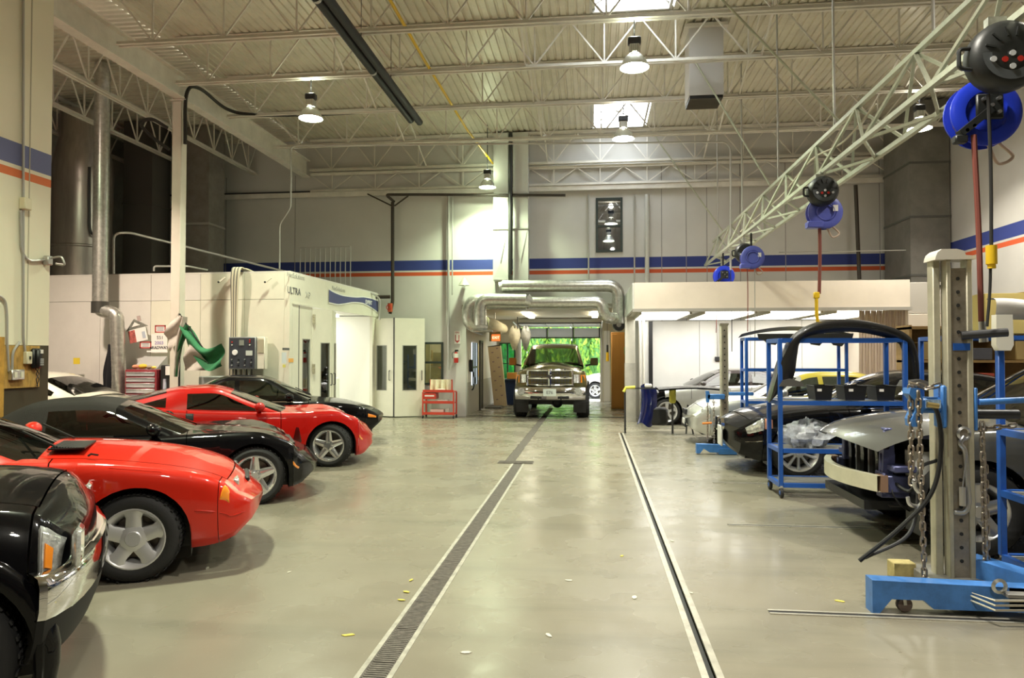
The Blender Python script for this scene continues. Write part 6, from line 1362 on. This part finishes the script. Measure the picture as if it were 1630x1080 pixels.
# ------------------------------------------------------------------ back wall fittings
rd = thing('wall_riser_duct', 'pale double sheet metal duct riser on the back wall behind a black pipe', 'duct', (-2.23, 19.4, 3.75)); RDM = mat('riser_pale', (.66,.66,.62), .45, .25, noise=.06, nscale=2.)
for px0, px1 in ((785, 809), (816.5, 841)):
    a, b = atY(px0, 400, 19.25).x+2.23, atY(px1, 400, 19.25).x+2.23; c_, w = (a+b)/2, b-a; z1, z0 = atY(800, 366, 19.25).z-3.75, 0.
    MB().box((c_, .0, (z1+DZ-3.8)/2), (w*.97,.32,DZ-3.82-z1)).build('upper_duct', RDM, rd, 0); MB().box((c_, -.0, z1/2), (w,.36,z1)).build('lower_duct', RDM, rd, 0)
    MB().add([(a+.02,-.185,z1-.02),(b-.02,-.185,z1-.02),(c_,-.20,z1*.35)], [(0,1,2)]).build('crossbreak_upper', RDM, rd, 0); MB().add([(a+.02,-.184,.02),(b-.02,-.184,.02),(c_,-.20,z1*.35)], [(0,1,2)]).build('crossbreak_lower', RDM, rd, 0)
    MB().box((c_, -.01, z1+.01), (w+.03,.38,.03)).build('slip_joint', GALV, rd, 0)
x = atY(812.5, 400, 19.1).x; o = MB().cyl((x, 19.1, 3.9), (x, 19.1, DZ-.1), .05, 10).build('black_pipe', mat('iron_black', (.02,.02,.018), .5), None); tag(o, 'black vertical pipe in front of the wall duct riser', 'pipe')
# round ducts over the opening
t = thing('round_duct', 'upper galvanised round duct over the passage with right end turned down', 'duct', (-.8, 19.05, 3.6)); o6 = Vector((-.8, 19.05, 3.6))
duct_run(t, [atY(800,456,19.05)-o6, atY(985,455,19.05)-o6, atY(984,515,19.05)-o6], .165, .32, seam=.2); MB().cyl(atY(795,457,19.05)-o6, atY(801,456,19.05)-o6, .13, 20).build('end_cap', mat('cap_bright', (.85,.84,.8), .4), t)
t = thing('round_duct', 'lower ribbed round duct over the passage bending down at right', 'duct', (-.5, 18.65, 3.2)); o6 = Vector((-.5, 18.65, 3.2)); o6b = atY(962,505,18.65)
duct_run(t, [atY(842,482,18.65)-o6, atY(958,481,18.65)-o6, o6b-o6, Vector((.62,18.9,o6b.z-.03))-o6], .15, .26, seam=.06)
t = thing('round_duct', 'big left round duct elbow beside the passage', 'duct', (-3.0, 19.05, 3.2)); o6 = Vector((-3.0, 19.05, 3.2))
duct_run(t, [atY(838,482,19.0)-o6, atY(748,480,19.0)-o6, atY(747,515,19.0)-o6, atY(770,522,19.3)-o6], .21, .36, seam=.28)
t = thing('round_duct', 'smaller left round duct in front of the big elbow', 'duct', (-2.8, 18.6, 3.2)); o6 = Vector((-2.8, 18.6, 3.2)); e = atY(765,518,18.6)
duct_run(t, [atY(838,478,18.6)-o6, atY(764,477,18.6)-o6, e-o6], .16, .26, seam=.2); MB().cyl(atY(838,478,18.6)-o6, atY(846,482,18.6)-o6, .18, 16, .12).build('reducer', GALV, t)
t = thing('duct_sock', 'cream fabric covered duct running into the passage at left', 'duct', (-3.0, 19.2, 2.6)); MB().tube([(0,.15,.02),(.02,2.5,.0),(.04,4.4,-.02)], [.19,.2,.17], 18).build('sock', mat('sock_cream', (.66,.58,.38), .8, noise=.1, nscale=3.), t); MB().box((.05,-.1,-.24), (.55,.3,.05), bev=.02).build('strap_plate', GALV, t)
o = MB().box((-1.3, YB-.06, 3.05), (4.6,.12,.12)).build('trim_1', mat('lintel_grey', (.34,.32,.26), .5), None, 0); o['kind'] = 'structure'
MB().box((-2.0, 22.6, 2.98), (.18,2.4,.06)).build('tube_light', mat('passage_tube', (1,1,1), .5, emit=(1,.93,.72), estr=12.), None, 0); o = bpy.data.objects['tube_light']; tag(o, 'left fluorescent tube light on the passage ceiling', 'light', 'passage tube lights')
o = MB().box((.1, 22.6, 2.98), (.18,2.4,.06)).build('tube_light', mat('passage_tube'), None, 0); tag(o, 'right fluorescent tube light on the passage ceiling', 'light', 'passage tube lights')
# pipes on the back wall
IRON = mat('iron_brown', (.045,.035,.025), .5)
tubeobj('sprinkler_riser', [atY(625, 322, 19.35), atY(625, 480, 19.35), atY(621, 500, 19.35)], .05, IRON, 'dark brown sprinkler riser pipe right of the booth', 'pipe', rad=.05)
tubeobj('sprinkler_main', [atY(628, 322, 19.35), atY(614, 310, 19.2), atY(660, 310, 19.2), atY(900, 311, 19.2)], .04, IRON, 'dark level sprinkler main under the back joist', 'pipe', rad=.1)
for k, (a, b) in enumerate((((585, 309), (624, 328)), ((628, 328), (650, 312)))): 
    o = MB().cyl(atY(*a, 19.3), atY(*b, 19.3), .022, 6).build('pipe_stay', IRON, None); tag(o, '%s diagonal stay of the sprinkler riser' % ['left','right'][k], 'brace')
t = thing('sprinkler_valve', 'red sprinkler valve beside the booth top', 'valve', atY(621, 490, 19.25)); MB().cyl((0,0,-.12), (0,0,.12), .07, 12).build('body', mat('valve_red', (.45,.09,.03), .5), t); MB().lathe([(.06,-.01),(.08,0),(.06,.01)], (0,-.12,0), 'Y', 16).build('handwheel', RED_P, t); MB().cyl((-.45,0,.3), (0,0,.3), .05, 10).build('branch', IRON, t)
tubeobj('wall_conduit', [atY(714, 312, 19.5), atY(714, 590, 19.5)], .035, CONDUIT, 'pale vertical conduit left of the passage', 'conduit'); tubeobj('wall_conduit', [atY(720, 312, 19.5), atY(720, 470, 19.5)], .02, CONDUIT, 'thin conduit beside the pale vertical one', 'conduit')
for px in (937, 1010, 1030): tubeobj('wall_conduit', [atY(px, 310, 19.52), atY(px, 455, 19.52)], .022 if px != 1030 else .06, CONDUIT if px != 1030 else RDM, {937:'vertical conduit left of the high window', 1010:'vertical conduit right of the high window', 1030:'wide pale downpipe above the prep canopy'}[px], 'conduit')
tubeobj('black_standpipe', [atY(1362, 295, 18.9), atY(1368, 445, 18.9)], .05, IRON, 'black pipe on the back wall behind the truss reels', 'pipe')
tubeobj('stripe_conduit', [atY(1240, 402, 19.4), atY(1478, 398, 17.9), atY(1478, 470, 17.9)], .014, CONDUIT, 'thin grey conduit line across the right stripes', 'conduit', rad=.1)
t = thing('wall_horn', 'small bell-shaped wall lamp on the back wall by the passage', 'lamp', atY(740, 452, 19.45)); MB().lathe([(.05,.14),(.09,.06),(.16,-.06)], (0,-.12,0), 'Z', 18).build('shade', mat('shade_grey', (.55,.55,.45), .4, .3), t); MB().box((0,-.03,.1), (.09,.2,.1)).build('mount', CONDUIT, t, 0)
# fire extinguisher and sign
t = thing('extinguisher_sign', 'white and red fire extinguisher arrow sign by the passage', 'sign', atY(728, 547, 19.58)); MB().box((0,0,.17), (.17,.01,.36)).build('board', PAP, t, 0)
for dx in (-.05, .05): MB().box((dx,-.008,.15), (.022,.004,.18)).build('red_bar', RDF, t, 0)
MB().add([(-.07,-.008,.08),(.07,-.008,.08),(0,-.008,.01)], [(0,1,2)]).build('arrow', RDF, t, 0); text_obj('lettering', 'FIRE', .07, RDF, t, (0,-.008,.30), TXR)
t = thing('fire_extinguisher', 'small fire extinguisher hanging beside the passage', 'extinguisher', atY(726, 571, 19.5)); MB().lathe([(0,-.12),(.06,-.12),(.065,-.1),(.065,.12),(.04,.17),(.02,.19)], n=16).build('cylinder', RED_P, t); MB().cyl((0,0,.02), (0,0,.14), .067, 16).build('band', PAP, t); MB().box((.02,-.03,.22), (.10,.03,.05)).build('handle', BLACK, t, 0); MB().tube(bez([(0,-.02,.2),(-.1,-.03,.15),(-.09,-.03,0)]), .01, 6).build('hose', BLACK, t)
# red trolley with towels
t = thing('shop_trolley', 'red shop trolley with cream towels by the office window', 'trolley', (atY(700, 660, 18.95).x, 18.95, 0)); RT = mat('trolley_red', (.60,.06,.035), .4); w = .84
for x in (-w/2, w/2):
    for y in (-.2, .2): MB().box((x,y,.40), (.035,.035,.62)).build('post', RT, t, 0); c = MB().lathe([(0,-.015),(.045,-.015),(.045,.015),(0,.015)], axis='X', n=14).build('caster', RUBBER, t); c.location = (x,y,.047)
for z in (.12, .42, .72): MB().box((0,0,z), (w,.44,.035), bev=.006).build('tray', RT, t); MB().box((0,-.215,z+.025), (w,.012,.06)).build('tray_lip', RT, t, 0)
MB().box((-.24,0,.60), (.34,.40,.16), bev=.01).build('drawer_unit', RT, t); MB().box((-.24,-.205,.61), (.26,.01,.035)).build('drawer_front', PAP, t, 0); MB().box((0,.18,1.02), (.6,.03,.03)).build('towel_bar', RT, t, 0); MB().bar((.3,.18,.72), (.3,.18,1.04), .03).build('bar_post', RT, t, 0); MB().bar((-.3,.18,.72), (-.3,.18,1.04), .03).build('bar_post', RT, t, 0)
TWL = mat('towel_cream', (.72,.68,.48), .9, noise=.12, nscale=8.)
tw = MB().grid(lambda u, v: (-.28+.56*v, .13-.06*math.cos(v*22)*(.3+u)-.03*u, 1.04-.34*u), 8, 30).build('towels', TWL, None); tw.location = t.location; tag(tw, 'cream towels draped over the red trolley bar', 'towels')
for dx, dz, s_, c in ((.1,.435,(.3,.2,.06),(.7,.66,.6)), (-.05,.137,(.36,.2,.10),(.72,.5,.45)), (.22,.137,(.1,.1,.13),(.6,.6,.55)), (.05,.737,(.2,.15,.05),(.75,.72,.6))):
    o = MB().box((0,0,s_[2]/2), s_, bev=.01).build('shop_item', mat('item_%d' % int(c[2]*100), c, .6), None); o.location = (t.location.x+dx, 18.92, dz+.003); tag(o, {.435:'pale box on the middle tray of the red trolley', .737:'small pale box on top of the red trolley'}.get(dz, 'pink box on the bottom tray of the red trolley' if s_[0] > .2 else 'small grey tin on the bottom tray of the red trolley'), 'box')
# passage contents
t = thing('leaning_carton', 'tall printed cardboard carton leaning in the passage', 'carton', (-3.08, 23.2, 0)); t.rotation_euler = (0, R(-6), 0)
MB().box((.10,0,1.0), (.42,.14,2.0), bev=.004).build('box_body', mat('carton_tan', (.52,.40,.24), .8, noise=.06, nscale=3.), t); MB().box((.10,0,2.005), (.42,.14,.03)).build('dark_end', BLACK, t, 0)
for i in range(6):
    for j in range(2): MB().box((.02+j*.17,-.072,.25+i*.31+j*.12), (.07,.004,.035)).build('print_mark', mat('print_mauve', (.25,.17,.17), .8), t, 0)
t = thing('exit_sign', 'hanging red EXIT sign at the passage left', 'exit sign', (-2.95, 21.6, 2.16)); MB().box((0,0,.12), (.36,.06,.30), bev=.01).build('case', mat('exit_case', (.35,.28,.10), .5), t); MB().box((.03,-.032,.08), (.26,.006,.20)).build('lit_face', mat('exit_lit', (.7,.1,.03), .4, emit=(1.,.15,.03), estr=1.2), t, 0); MB().cyl((0,0,.26), (0,0,.85), .012, 6).build('stem', CONDUIT, t); text_obj('lettering', 'EXIT', .11, mat('exit_letters', (1,.8,.6), .5, emit=(1.,.75,.5), estr=1.5), t, (.03,-.037,.08), TXR)
t = thing('notice_board', 'narrow notice board on the passage wall before the dark doorway', 'notice board', (-3.485, 21.55, 1.05)); MB().box((0,0,.5), (.02,.34,1.05)).build('board', mat('board_cream', (.75,.65,.35), .7), t, 0); MB().box((.012,0,.1), (.006,.28,.2)).build('orange_sheet', mat('sheet_orange', (.75,.42,.08), .7), t, 0)
t = thing('passage_phone', 'black phone and hoses on the passage wall edge', 'telephone', (-3.49, 20.15, 1.2)); MB().box((.05,0,.2), (.1,.16,.35), bev=.02).build('base', BLACK, t); MB().tube(bez([(.08,.0,.1),(.14,.06,-.2),(.1,.05,-.45),(.06,.03,-.5)]), .02, 6).build('cord', BLACK, t)
wn = MB(); wn.box((-3.485,20.95,1.45), (.03,.9,1.25)); o = wn.build('window_6', mat('window_daylight_glow', (.75,.80,.88), .3, emit=(.8,.9,1.), estr=.8), None, 0); o['kind'] = 'structure'  # solid panel whose material glows in place of daylight
for yy in (20.55, 20.80, 21.05, 21.35): MB().box((-3.46,yy,1.45), (.03,.06,1.25)).build('mullion', DFR, o, 0)
MB().box((-3.46,20.95,1.35), (.035,.9,.05)).build('mullion', DFR, o, 0)
o = MB().box((-3.35, 23.0, .03), (.5,1.0,.05)).build('floor_mat', mat('mat_grey', (.14,.13,.11), .9), None, 0); o.location.x = .2; tag(o, 'dark mat on the passage floor under the carton', 'mat')
t = thing('blue_bin', 'dark blue bin in the passage beside the truck', 'bin', (-2.72, 24.6, 0)); MB().prism([(-.2,0),(.2,0),(.26,.85),(-.26,.85)], -.28, .28).build('tub', mat('bin_blue', (.01,.03,.10), .5), t, 0); MB().box((0,0,.87), (.56,.6,.05), bev=.015).build('lid', mat('bin_rim', (.25,.35,.55), .5), t)
o = MB().box((-2.72, 24.3, 1.0), (.34,.3,.22), bev=.01).build('orange_carton', mat('carton_orange', (.55,.25,.05), .8), None); tag(o, 'orange brown carton on the blue bin', 'carton')
t = thing('bagged_part', 'grey plastic-bagged part hanging from the passage ceiling', 'car part', (-2.5, 23.9, 2.0)); random.seed(4)
for dx, dy, sx, m_ in ((-.12, 0, 1., mat('bag_cream', (.66,.60,.45), .5, noise=.3, nscale=5.)), (.26, .1, .85, mat('bag_grey', (.45,.45,.43), .3, noise=.3, nscale=5.))):
    MB().grid(lambda u, v: (dx+sx*(.05+.15*math.sin(PI*v**.7))*math.cos(2*PI*u)*(1+.15*math.sin(3*2*PI*u+4*v)), dy+.16*math.sin(PI*v**.7)*math.sin(2*PI*u)*(1+.2*math.sin(2*2*PI*u+5*v)), .66-.74*v+.06*math.sin(2*PI*u*2)), 18, 10).build('bag', m_, t, 30)
MB().cyl((0,0,.5), (0,0,1.0), .012, 6).build('cord', DARKM, t)
t = thing('wood_cabinet', 'orange wooden cabinet door standing right of the truck', 'cabinet', (1.02, 22.6, 0)); WC = mat('cabinet_wood', (.50,.24,.05), .5, noise=.12, nscale=3., stretch=(1,1,.2)); MB().box((0,.2,1.22), (.82,.4,2.42), bev=.008).build('case', WC, t); MB().box((-.02,-.015,1.22), (.74,.03,2.3), bev=.006).build('door', WC, t); MB().box((.16,-.034,1.85), (.34,.006,.22)).build('green_sign', mat('sign_green', (.20,.45,.18), .6), t, 0)
for z in (1.90, 1.81): MB().box((.16,-.039,z), (.26,.004,.05)).build('sign_text', mat('sign_cream', (.75,.78,.55), .6), t, 0)
MB().box((.22,-.04,1.32), (.18,.03,.24), bev=.01).build('black_box', BLACK, t)
t = thing('yellow_hanging_tool', 'yellow hand tool hanging left of the wooden cabinet', 'tool', (.52, 24.0, 1.5)); MB().cyl((0,0,0), (0,0,.3), .05, 10).build('body', YELLOW, t); MB().cyl((0,0,.3), (0,0,.55), .035, 8).build('neck', BLACK, t); MB().tube([(0,0,.55),(0,.0,1.5)], .008, 5).build('cord', BLACK, t)
t = thing('fan_motor', 'dark round fan motor under the right passage duct', 'fan', (.75, 20.0, 2.55)); MB().lathe([(0,-.1),(.16,-.1),(.18,0),(.16,.1),(0,.1)], axis='Y', n=20).build('housing', DARKM, t); MB().lathe([(0,-.13),(.06,-.13),(.07,-.1)], axis='Y', n=14).build('hub', CONDUIT, t); MB().cyl((0,0,.15), (0,0,.5), .02, 6).build('hanger', CONDUIT, t)
# ------------------------------------------------------------------ pickup in the passage
c = Car(xf=2.55, xr=-2.95, axles=(1.62,-1.9), Rt=.44, Ra=.50, doors=(-.9,.12,.95), bump=(2.36,-2.8), cowl=1.08, deck=-1.15, hoodf=2.40, bow_f=.16, zone=.42, hood_edge=.10,
    plan=[(-2.95,.93),(-2.,.97),(0,.97),(1.6,.98),(2.2,.96),(2.55,.90)], low=[(-2.95,.66),(-1,.56),(1.5,.56),(2.2,.60),(2.55,.84)],
    sh=[(-2.95,1.32),(-1,1.32),(.5,1.32),(1.2,1.30),(1.9,1.27),(2.4,1.23),(2.55,1.19)], top=[(-2.95,1.3),(-1,1.4),(.5,1.52),(1.1,1.52),(1.8,1.48),(2.3,1.42),(2.48,1.36),(2.55,1.30)],
    prof=[(0,.93),(.2,.985),(.5,1.),(.75,.98),(.9,.955),(1,.90)],
    gh=dict(pts=[(1.12,1.47),(.45,1.95),(-.1,2.03),(-.8,2.0),(-1.12,1.40)], w=(.84,.68,.72), win=[(.14,.86),(-.72,.08)], frame=.06, crown=.03), int=mat('tan_interior', (.10,.085,.06), .7))
cx_ = atY(876, 600, 19.0).x
r = thing('pickup_truck', 'dark khaki pickup truck with chrome cross grille driving in through the passage', 'truck', (cx_, 19.72+1.62, 0), R(-90)); c.body(r, GOLD); c.cabin(r, GOLD, seats=4, wheel=True, mirror=False, glass_m=glass('truck_glass', (.42,.46,.36), .05))
wm = wheel_meshes(.44, .26, .33, 'spoke', DARKM, 6, .09, .08, .08); put_wheels(c, r, wm, .33, inset=-.07)
GM = mat('grille_mesh', (.14,.14,.13), .3, .8)
gb = MB(); 
for i in range(13):
    for j in range(4): gb.box((2.575+.0-.10*((-.48+i*.08)/.6)**2, -.48+i*.08, .94+j*.095), (.02,.06,.07))
gb.build('grille_mesh', GM, r, 0)
gf = MB()
for z0, z1 in ((.89,.93), (1.07,1.125), (1.28,1.34)):
    pts = [(2.59-.12*(y/.62)**2, y, (z0+z1)/2) for y in np.linspace(-.60,.60,15)]; gf.tube(pts, (z1-z0)*.62, 8)
for y in (-.60, .60): gf.tube([(2.49,y,.90),(2.48,y*1.01,1.1),(2.46,y*.97,1.31)], .035, 8)
gf.tube([(2.60,0,.90),(2.61,0,1.10),(2.60,0,1.33)], .055, 8); gf.build('grille_frame', CHROME, r)
MB().prism([(-.06,1.20),(-.045,1.12),(0,1.06),(.045,1.12),(.06,1.20),(.02,1.17),(0,1.21),(-.02,1.17)], 2.655, 2.675, 'X').build('front_emblem', CHROME, r, 0)
for sd in (-1, 1):
    b = MB(); b.grid(lambda u, v: (2.56-.10*u-.20*u*u, sd*(.63+.30*u), .98+.22*v-.02*u), 8, 6); b.build('headlamp', LENS, r); b = MB(); b.grid(lambda u, v: (2.475-.20*u, sd*(.80+.12*u), .985+.205*v-.01), 4, 4); b = b.build('turn_lamp', AMBER, r); b.location.x = -.02
    b.location = (.012, sd*.012, 0)
    MB().lathe([(0,.03),(.085,.03),(.10,0)], (2.62, sd*.76, .74), 'X', 18).build('fog_lamp', LENS, r); MB().tube([(2.62,sd*.30,.60),(2.70,sd*.30,.58),(2.62,sd*.30,.54)], .018, 6).build('tow_hook', BLACK, r)
    MB().box((.92, sd*1.17, 1.52), (.12,.22,.22), bev=.03).build('tow_mirror', GOLD if sd > 0 else mat('mirror_amber', (.45,.16,.02), .3), r); MB().bar((.92,sd*.92,1.40), (.92,sd*1.1,1.44), .05).build('mirror_arm', BLACK, r, 0)
bb = MB(); prof = [(.52,-.02),(.56,.06),(.66,.09),(.80,.09),(.86,.04)]
ys = np.linspace(-.93, .93, 23)
for y0, y1 in zip(ys, ys[1:]):
    for (z0, d0), (z1, d1) in zip(prof, prof[1:]):
        f = lambda y, z, d: (2.57+d-.16*(y/.93)**4, y, z)
        bb.add([f(y0,z0,d0), f(y1,z0,d0), f(y1,z1,d1), f(y0,z1,d1)], [(0,1,2,3)])
bb.build('chrome_bumper', CHROME, r, 50); 
for y in (-.36, .36): MB().box((2.655,y,.585), (.02,.30,.06), bev=.008).build('bumper_slot', BLACK, r)
MB().box((2.675,0,.72), (.02,.34,.19), bev=.005).build('licence_plate', mat('plate_pale', (.55,.58,.62), .4), r); text_obj('plate_text', 'E76', .12, INK, r, (2.688,0,.72), (PI/2,0,PI/2))
MB().box((1.9,0,.52), (.9,1.3,.08)).build('skid_plate', BLACK, r, 0); MB().box((1.62,0,.40), (.14,1.5,.12)).build('front_axle', BLACK, r, 0); MB().sphere((1.62,.15,.40), .16, 10, 8).build('differential', BLACK, r)
# ------------------------------------------------------------------ hedge and a white car outside
LF = [mat('hedge_leaf_light', (.30,.48,.06), .7), mat('hedge_leaf_mid', (.16,.34,.05), .7), mat('hedge_leaf_dark', (.07,.20,.04), .7)]
random.seed(21)
for k in range(11):
    x = -6.2+k*.95+random.uniform(-.1,.1); yv = 31.5+random.uniform(-.3,.3)
    t = thing('hedge_tree', 'columnar green conifer number %s from left in the hedge outside' % ['one','two','three','four','five','six','seven','eight','nine','ten','eleven'][k], 'tree', (x, yv, 0), 0, 'hedge trees'); MB().cyl((0,0,0), (0,0,.7), .09, 8).build('trunk', mat('bark', (.12,.08,.05), .9), t)
    for q in range(3):
        b = MB()
        for i in range(420):
            h = random.random(); a = random.uniform(0, 2*PI); z = .15+h*5.2; rr = (.62*(1-h*.55)+.05)*random.uniform(.75,1.08); p = Vector((rr*math.cos(a), rr*math.sin(a), z)); d = Vector((math.cos(a)*.5+random.uniform(-.3,.3), math.sin(a)*.5+random.uniform(-.3,.3), random.uniform(.6,1.2))).normalized(); s_ = random.uniform(.10,.20); n_ = d.cross(Vector((math.cos(a), math.sin(a), .2))).normalized()
            b.add([p-n_*s_*.45, p+d*s_*1.6, p+n_*s_*.45, p-d*s_*.3], [(0,1,2,3)])
        o = b.build('foliage', LF[q], t, 0, fix=False); o['kind'] = 'stuff'
    MB().lathe([(.0,.1),(.5,.2),(.52,1.5),(.35,4.0),(.0,5.2)], n=10).build('foliage_core', LF[2], t)
c = Car(xf=2.2, xr=-2.2, axles=(1.3,-1.3), Rt=.32, Ra=.37, doors=(-1.2,-.2,.7), bump=(1.9,-1.9), cowl=.9, deck=-1.9, plan=[(-2.2,.78),(-1.5,.86),(1.5,.86),(2.2,.7)], low=[(-2.2,.3),(-1.5,.22),(1.5,.22),(2.2,.3)], sh=[(-2.2,.95),(0,.98),(1.2,.92),(2.2,.7)], top=[(-2.2,1.0),(0,1.05),(1.2,1.0),(2.2,.75)], gh=dict(pts=[(1.0,1.0),(.2,1.45),(-.6,1.5),(-1.5,1.45),(-2.05,1.0)], w=(.78,.62,.66), win=[(-.15,.7),(-1.1,-.25),(-1.7,-1.2)]))
r = thing('white_hatchback', 'white car parked outside beyond the garage opening', 'car', (1.55, 28.6, 0), R(170)); c.body(r, paint('white_paint')); c.cabin(r, paint('white_paint'), wheel=False)
wm = wheel_meshes(.32, .22, .21, 'spoke', ALLOY, 5, .1, .07, .07); put_wheels(c, r, wm, .21)
# ------------------------------------------------------------------ black utility vehicle in the left foreground
c = Car(xf=2.22, xr=-2.3, axles=(1.63,-1.05), Rt=.37, Ra=.44, doors=(-.85,.10,1.05), bump=(2.03,-2.0), cowl=.78, deck=-1.9, hoodf=2.04, bow_f=.10, zone=.2, hood_edge=.16,
    plan=[(-2.3,.78),(-1.7,.84),(0,.85),(1.3,.86),(1.8,.86),(2.1,.84),(2.18,.80),(2.22,.74)], low=[(-2.3,.5),(-1.7,.36),(1.4,.34),(1.8,.34),(2.1,.36),(2.22,.44)],
    sh=[(-2.3,1.0),(-1,1.05),(.5,1.06),(1.0,1.055),(1.6,1.03),(1.95,.99),(2.12,.93),(2.22,.84)], top=[(-2.3,1.1),(-1,1.12),(.5,1.14),(1.0,1.13),(1.7,1.09),(2.05,1.02),(2.16,.96),(2.22,.87)],
    prof=[(0,.97),(.2,.99),(.45,1.),(.65,.985),(.8,.95),(.92,.90),(1,.84)],
    gh=dict(pts=[(.85,1.11),(.15,1.62),(-.5,1.72),(-1.7,1.70),(-2.15,1.1)], w=(.76,.62,.66), win=[(-.03,.6),(-.95,-.1),(-1.8,-1.02)], frame=.06))
r = thing('black_utility_vehicle', 'black utility vehicle with chrome bumper corner at the left foreground', 'vehicle', (-4.64, 2.50, 0), R(33)); SUV = r; SUVC = c
c.body(r, BLK); c.cabin(r, BLK)
wm = wheel_meshes(.37, .22, .26, 'spoke', ALLOY, 6, .08, .075, .08); put_wheels(c, r, wm, .26)
for sd in (-1, 1):
    c.patch([(2.11,.60),(2.2195,.62),(2.2185,.99),(2.075,.94)], .014, 10, 8, side=sd).build('headlamp', LENS, r); c.patch([(2.122,.64),(2.185,.64),(2.172,.88),(2.105,.88)], .020, side=sd).build('turn_lamp', AMBER, r); c.patch([(2.10,.57),(2.2198,.59),(2.219,1.0),(2.06,.97)], .008, 10, 8, side=sd).build('lamp_bezel', mat('bezel_grey', (.35,.36,.35), .3, .4), r)
    MB().box((2.207 if sd < 0 else 2.15, sd*.665, .80), (.035,.21,.17), bev=.015).build('headlamp_front', LENS, r)
    f = MB(); arc = [(1.63+.445*math.cos(a), .37+.445*math.sin(a)) for a in np.linspace(-.25, PI+.1, 22)]; w = c.plan(1.63)
    for (x0, z0), (x1, z1) in zip(arc, arc[1:]):
        f0 = lambda x, z, k, d: (1.63+(x-1.63)*k, sd*(w*d), .37+(z-.37)*k)
        for (k0, d0), (k1, d1) in zip(((.97,.96),(.98,1.02),(1.03,1.03),(1.12,1.02),(1.18,.99)), ((.98,1.02),(1.03,1.03),(1.12,1.02),(1.18,.99),(1.19,.95))): f.add([f0(x0,z0,k0,d0), f0(x1,z1,k0,d0), f0(x1,z1,k1,d1), f0(x0,z0,k1,d1)], [(0,1,2,3)])
    f.build('fender_flare', BLK, r, 60); MB().box((2.085, sd*.80, .42), (.05,.18,.34), bev=.015).build('mud_flap', BLK, r)
def bumper(z0, z1, out, m, nm, pr):
    b = MB(); path = [Vector(c.warp(x, y, .55))+Vector((dx,dy,0)) for x, y, dx, dy in [(2.085,-.86,0,-.02),(2.10,-.865,0,-.03),(2.14,-.86,.02,-.035),(2.18,-.82,.03,-.03),(2.21,-.72,.04,-.01)] + [(2.215,y,.045,0) for y in np.linspace(-.6,.6,9)] + [(2.21,.72,.04,.01),(2.18,.82,.03,.03),(2.14,.86,.02,.035),(2.10,.865,0,.03),(2.085,.86,0,.02)]]
    cen = Vector((1.2,0,.55))
    for i in range(len(path)-1):
        for (za, da), (zb, db) in zip(pr, pr[1:]):
            q = []
            for p, z, d in ((path[i],za,da),(path[i+1],za,da),(path[i+1],zb,db),(path[i],zb,db)):
                n_ = Vector((p.x-cen.x, p.y-cen.y*0, 0)); n_ = Vector((n_.x*.8, p.y, 0)).normalized(); q.append((p.x+n_.x*d, p.y+n_.y*d, z))
            b.add(q, [(0,1,2,3)])
    b.build(nm, m, r, 50)
bumper(.55, .74, 0, CHROME, 'chrome_bumper', [(.535,.0),(.54,.02),(.58,.032),(.68,.034),(.72,.02),(.735,-.02),(.735,-.08)])
bumper(.36, .54, 0, mat('valance_black', (.008,.008,.008), .7), 'lower_valance', [(.33,-.10),(.335,-.06),(.37,-.03),(.45,.0),(.535,.015)])
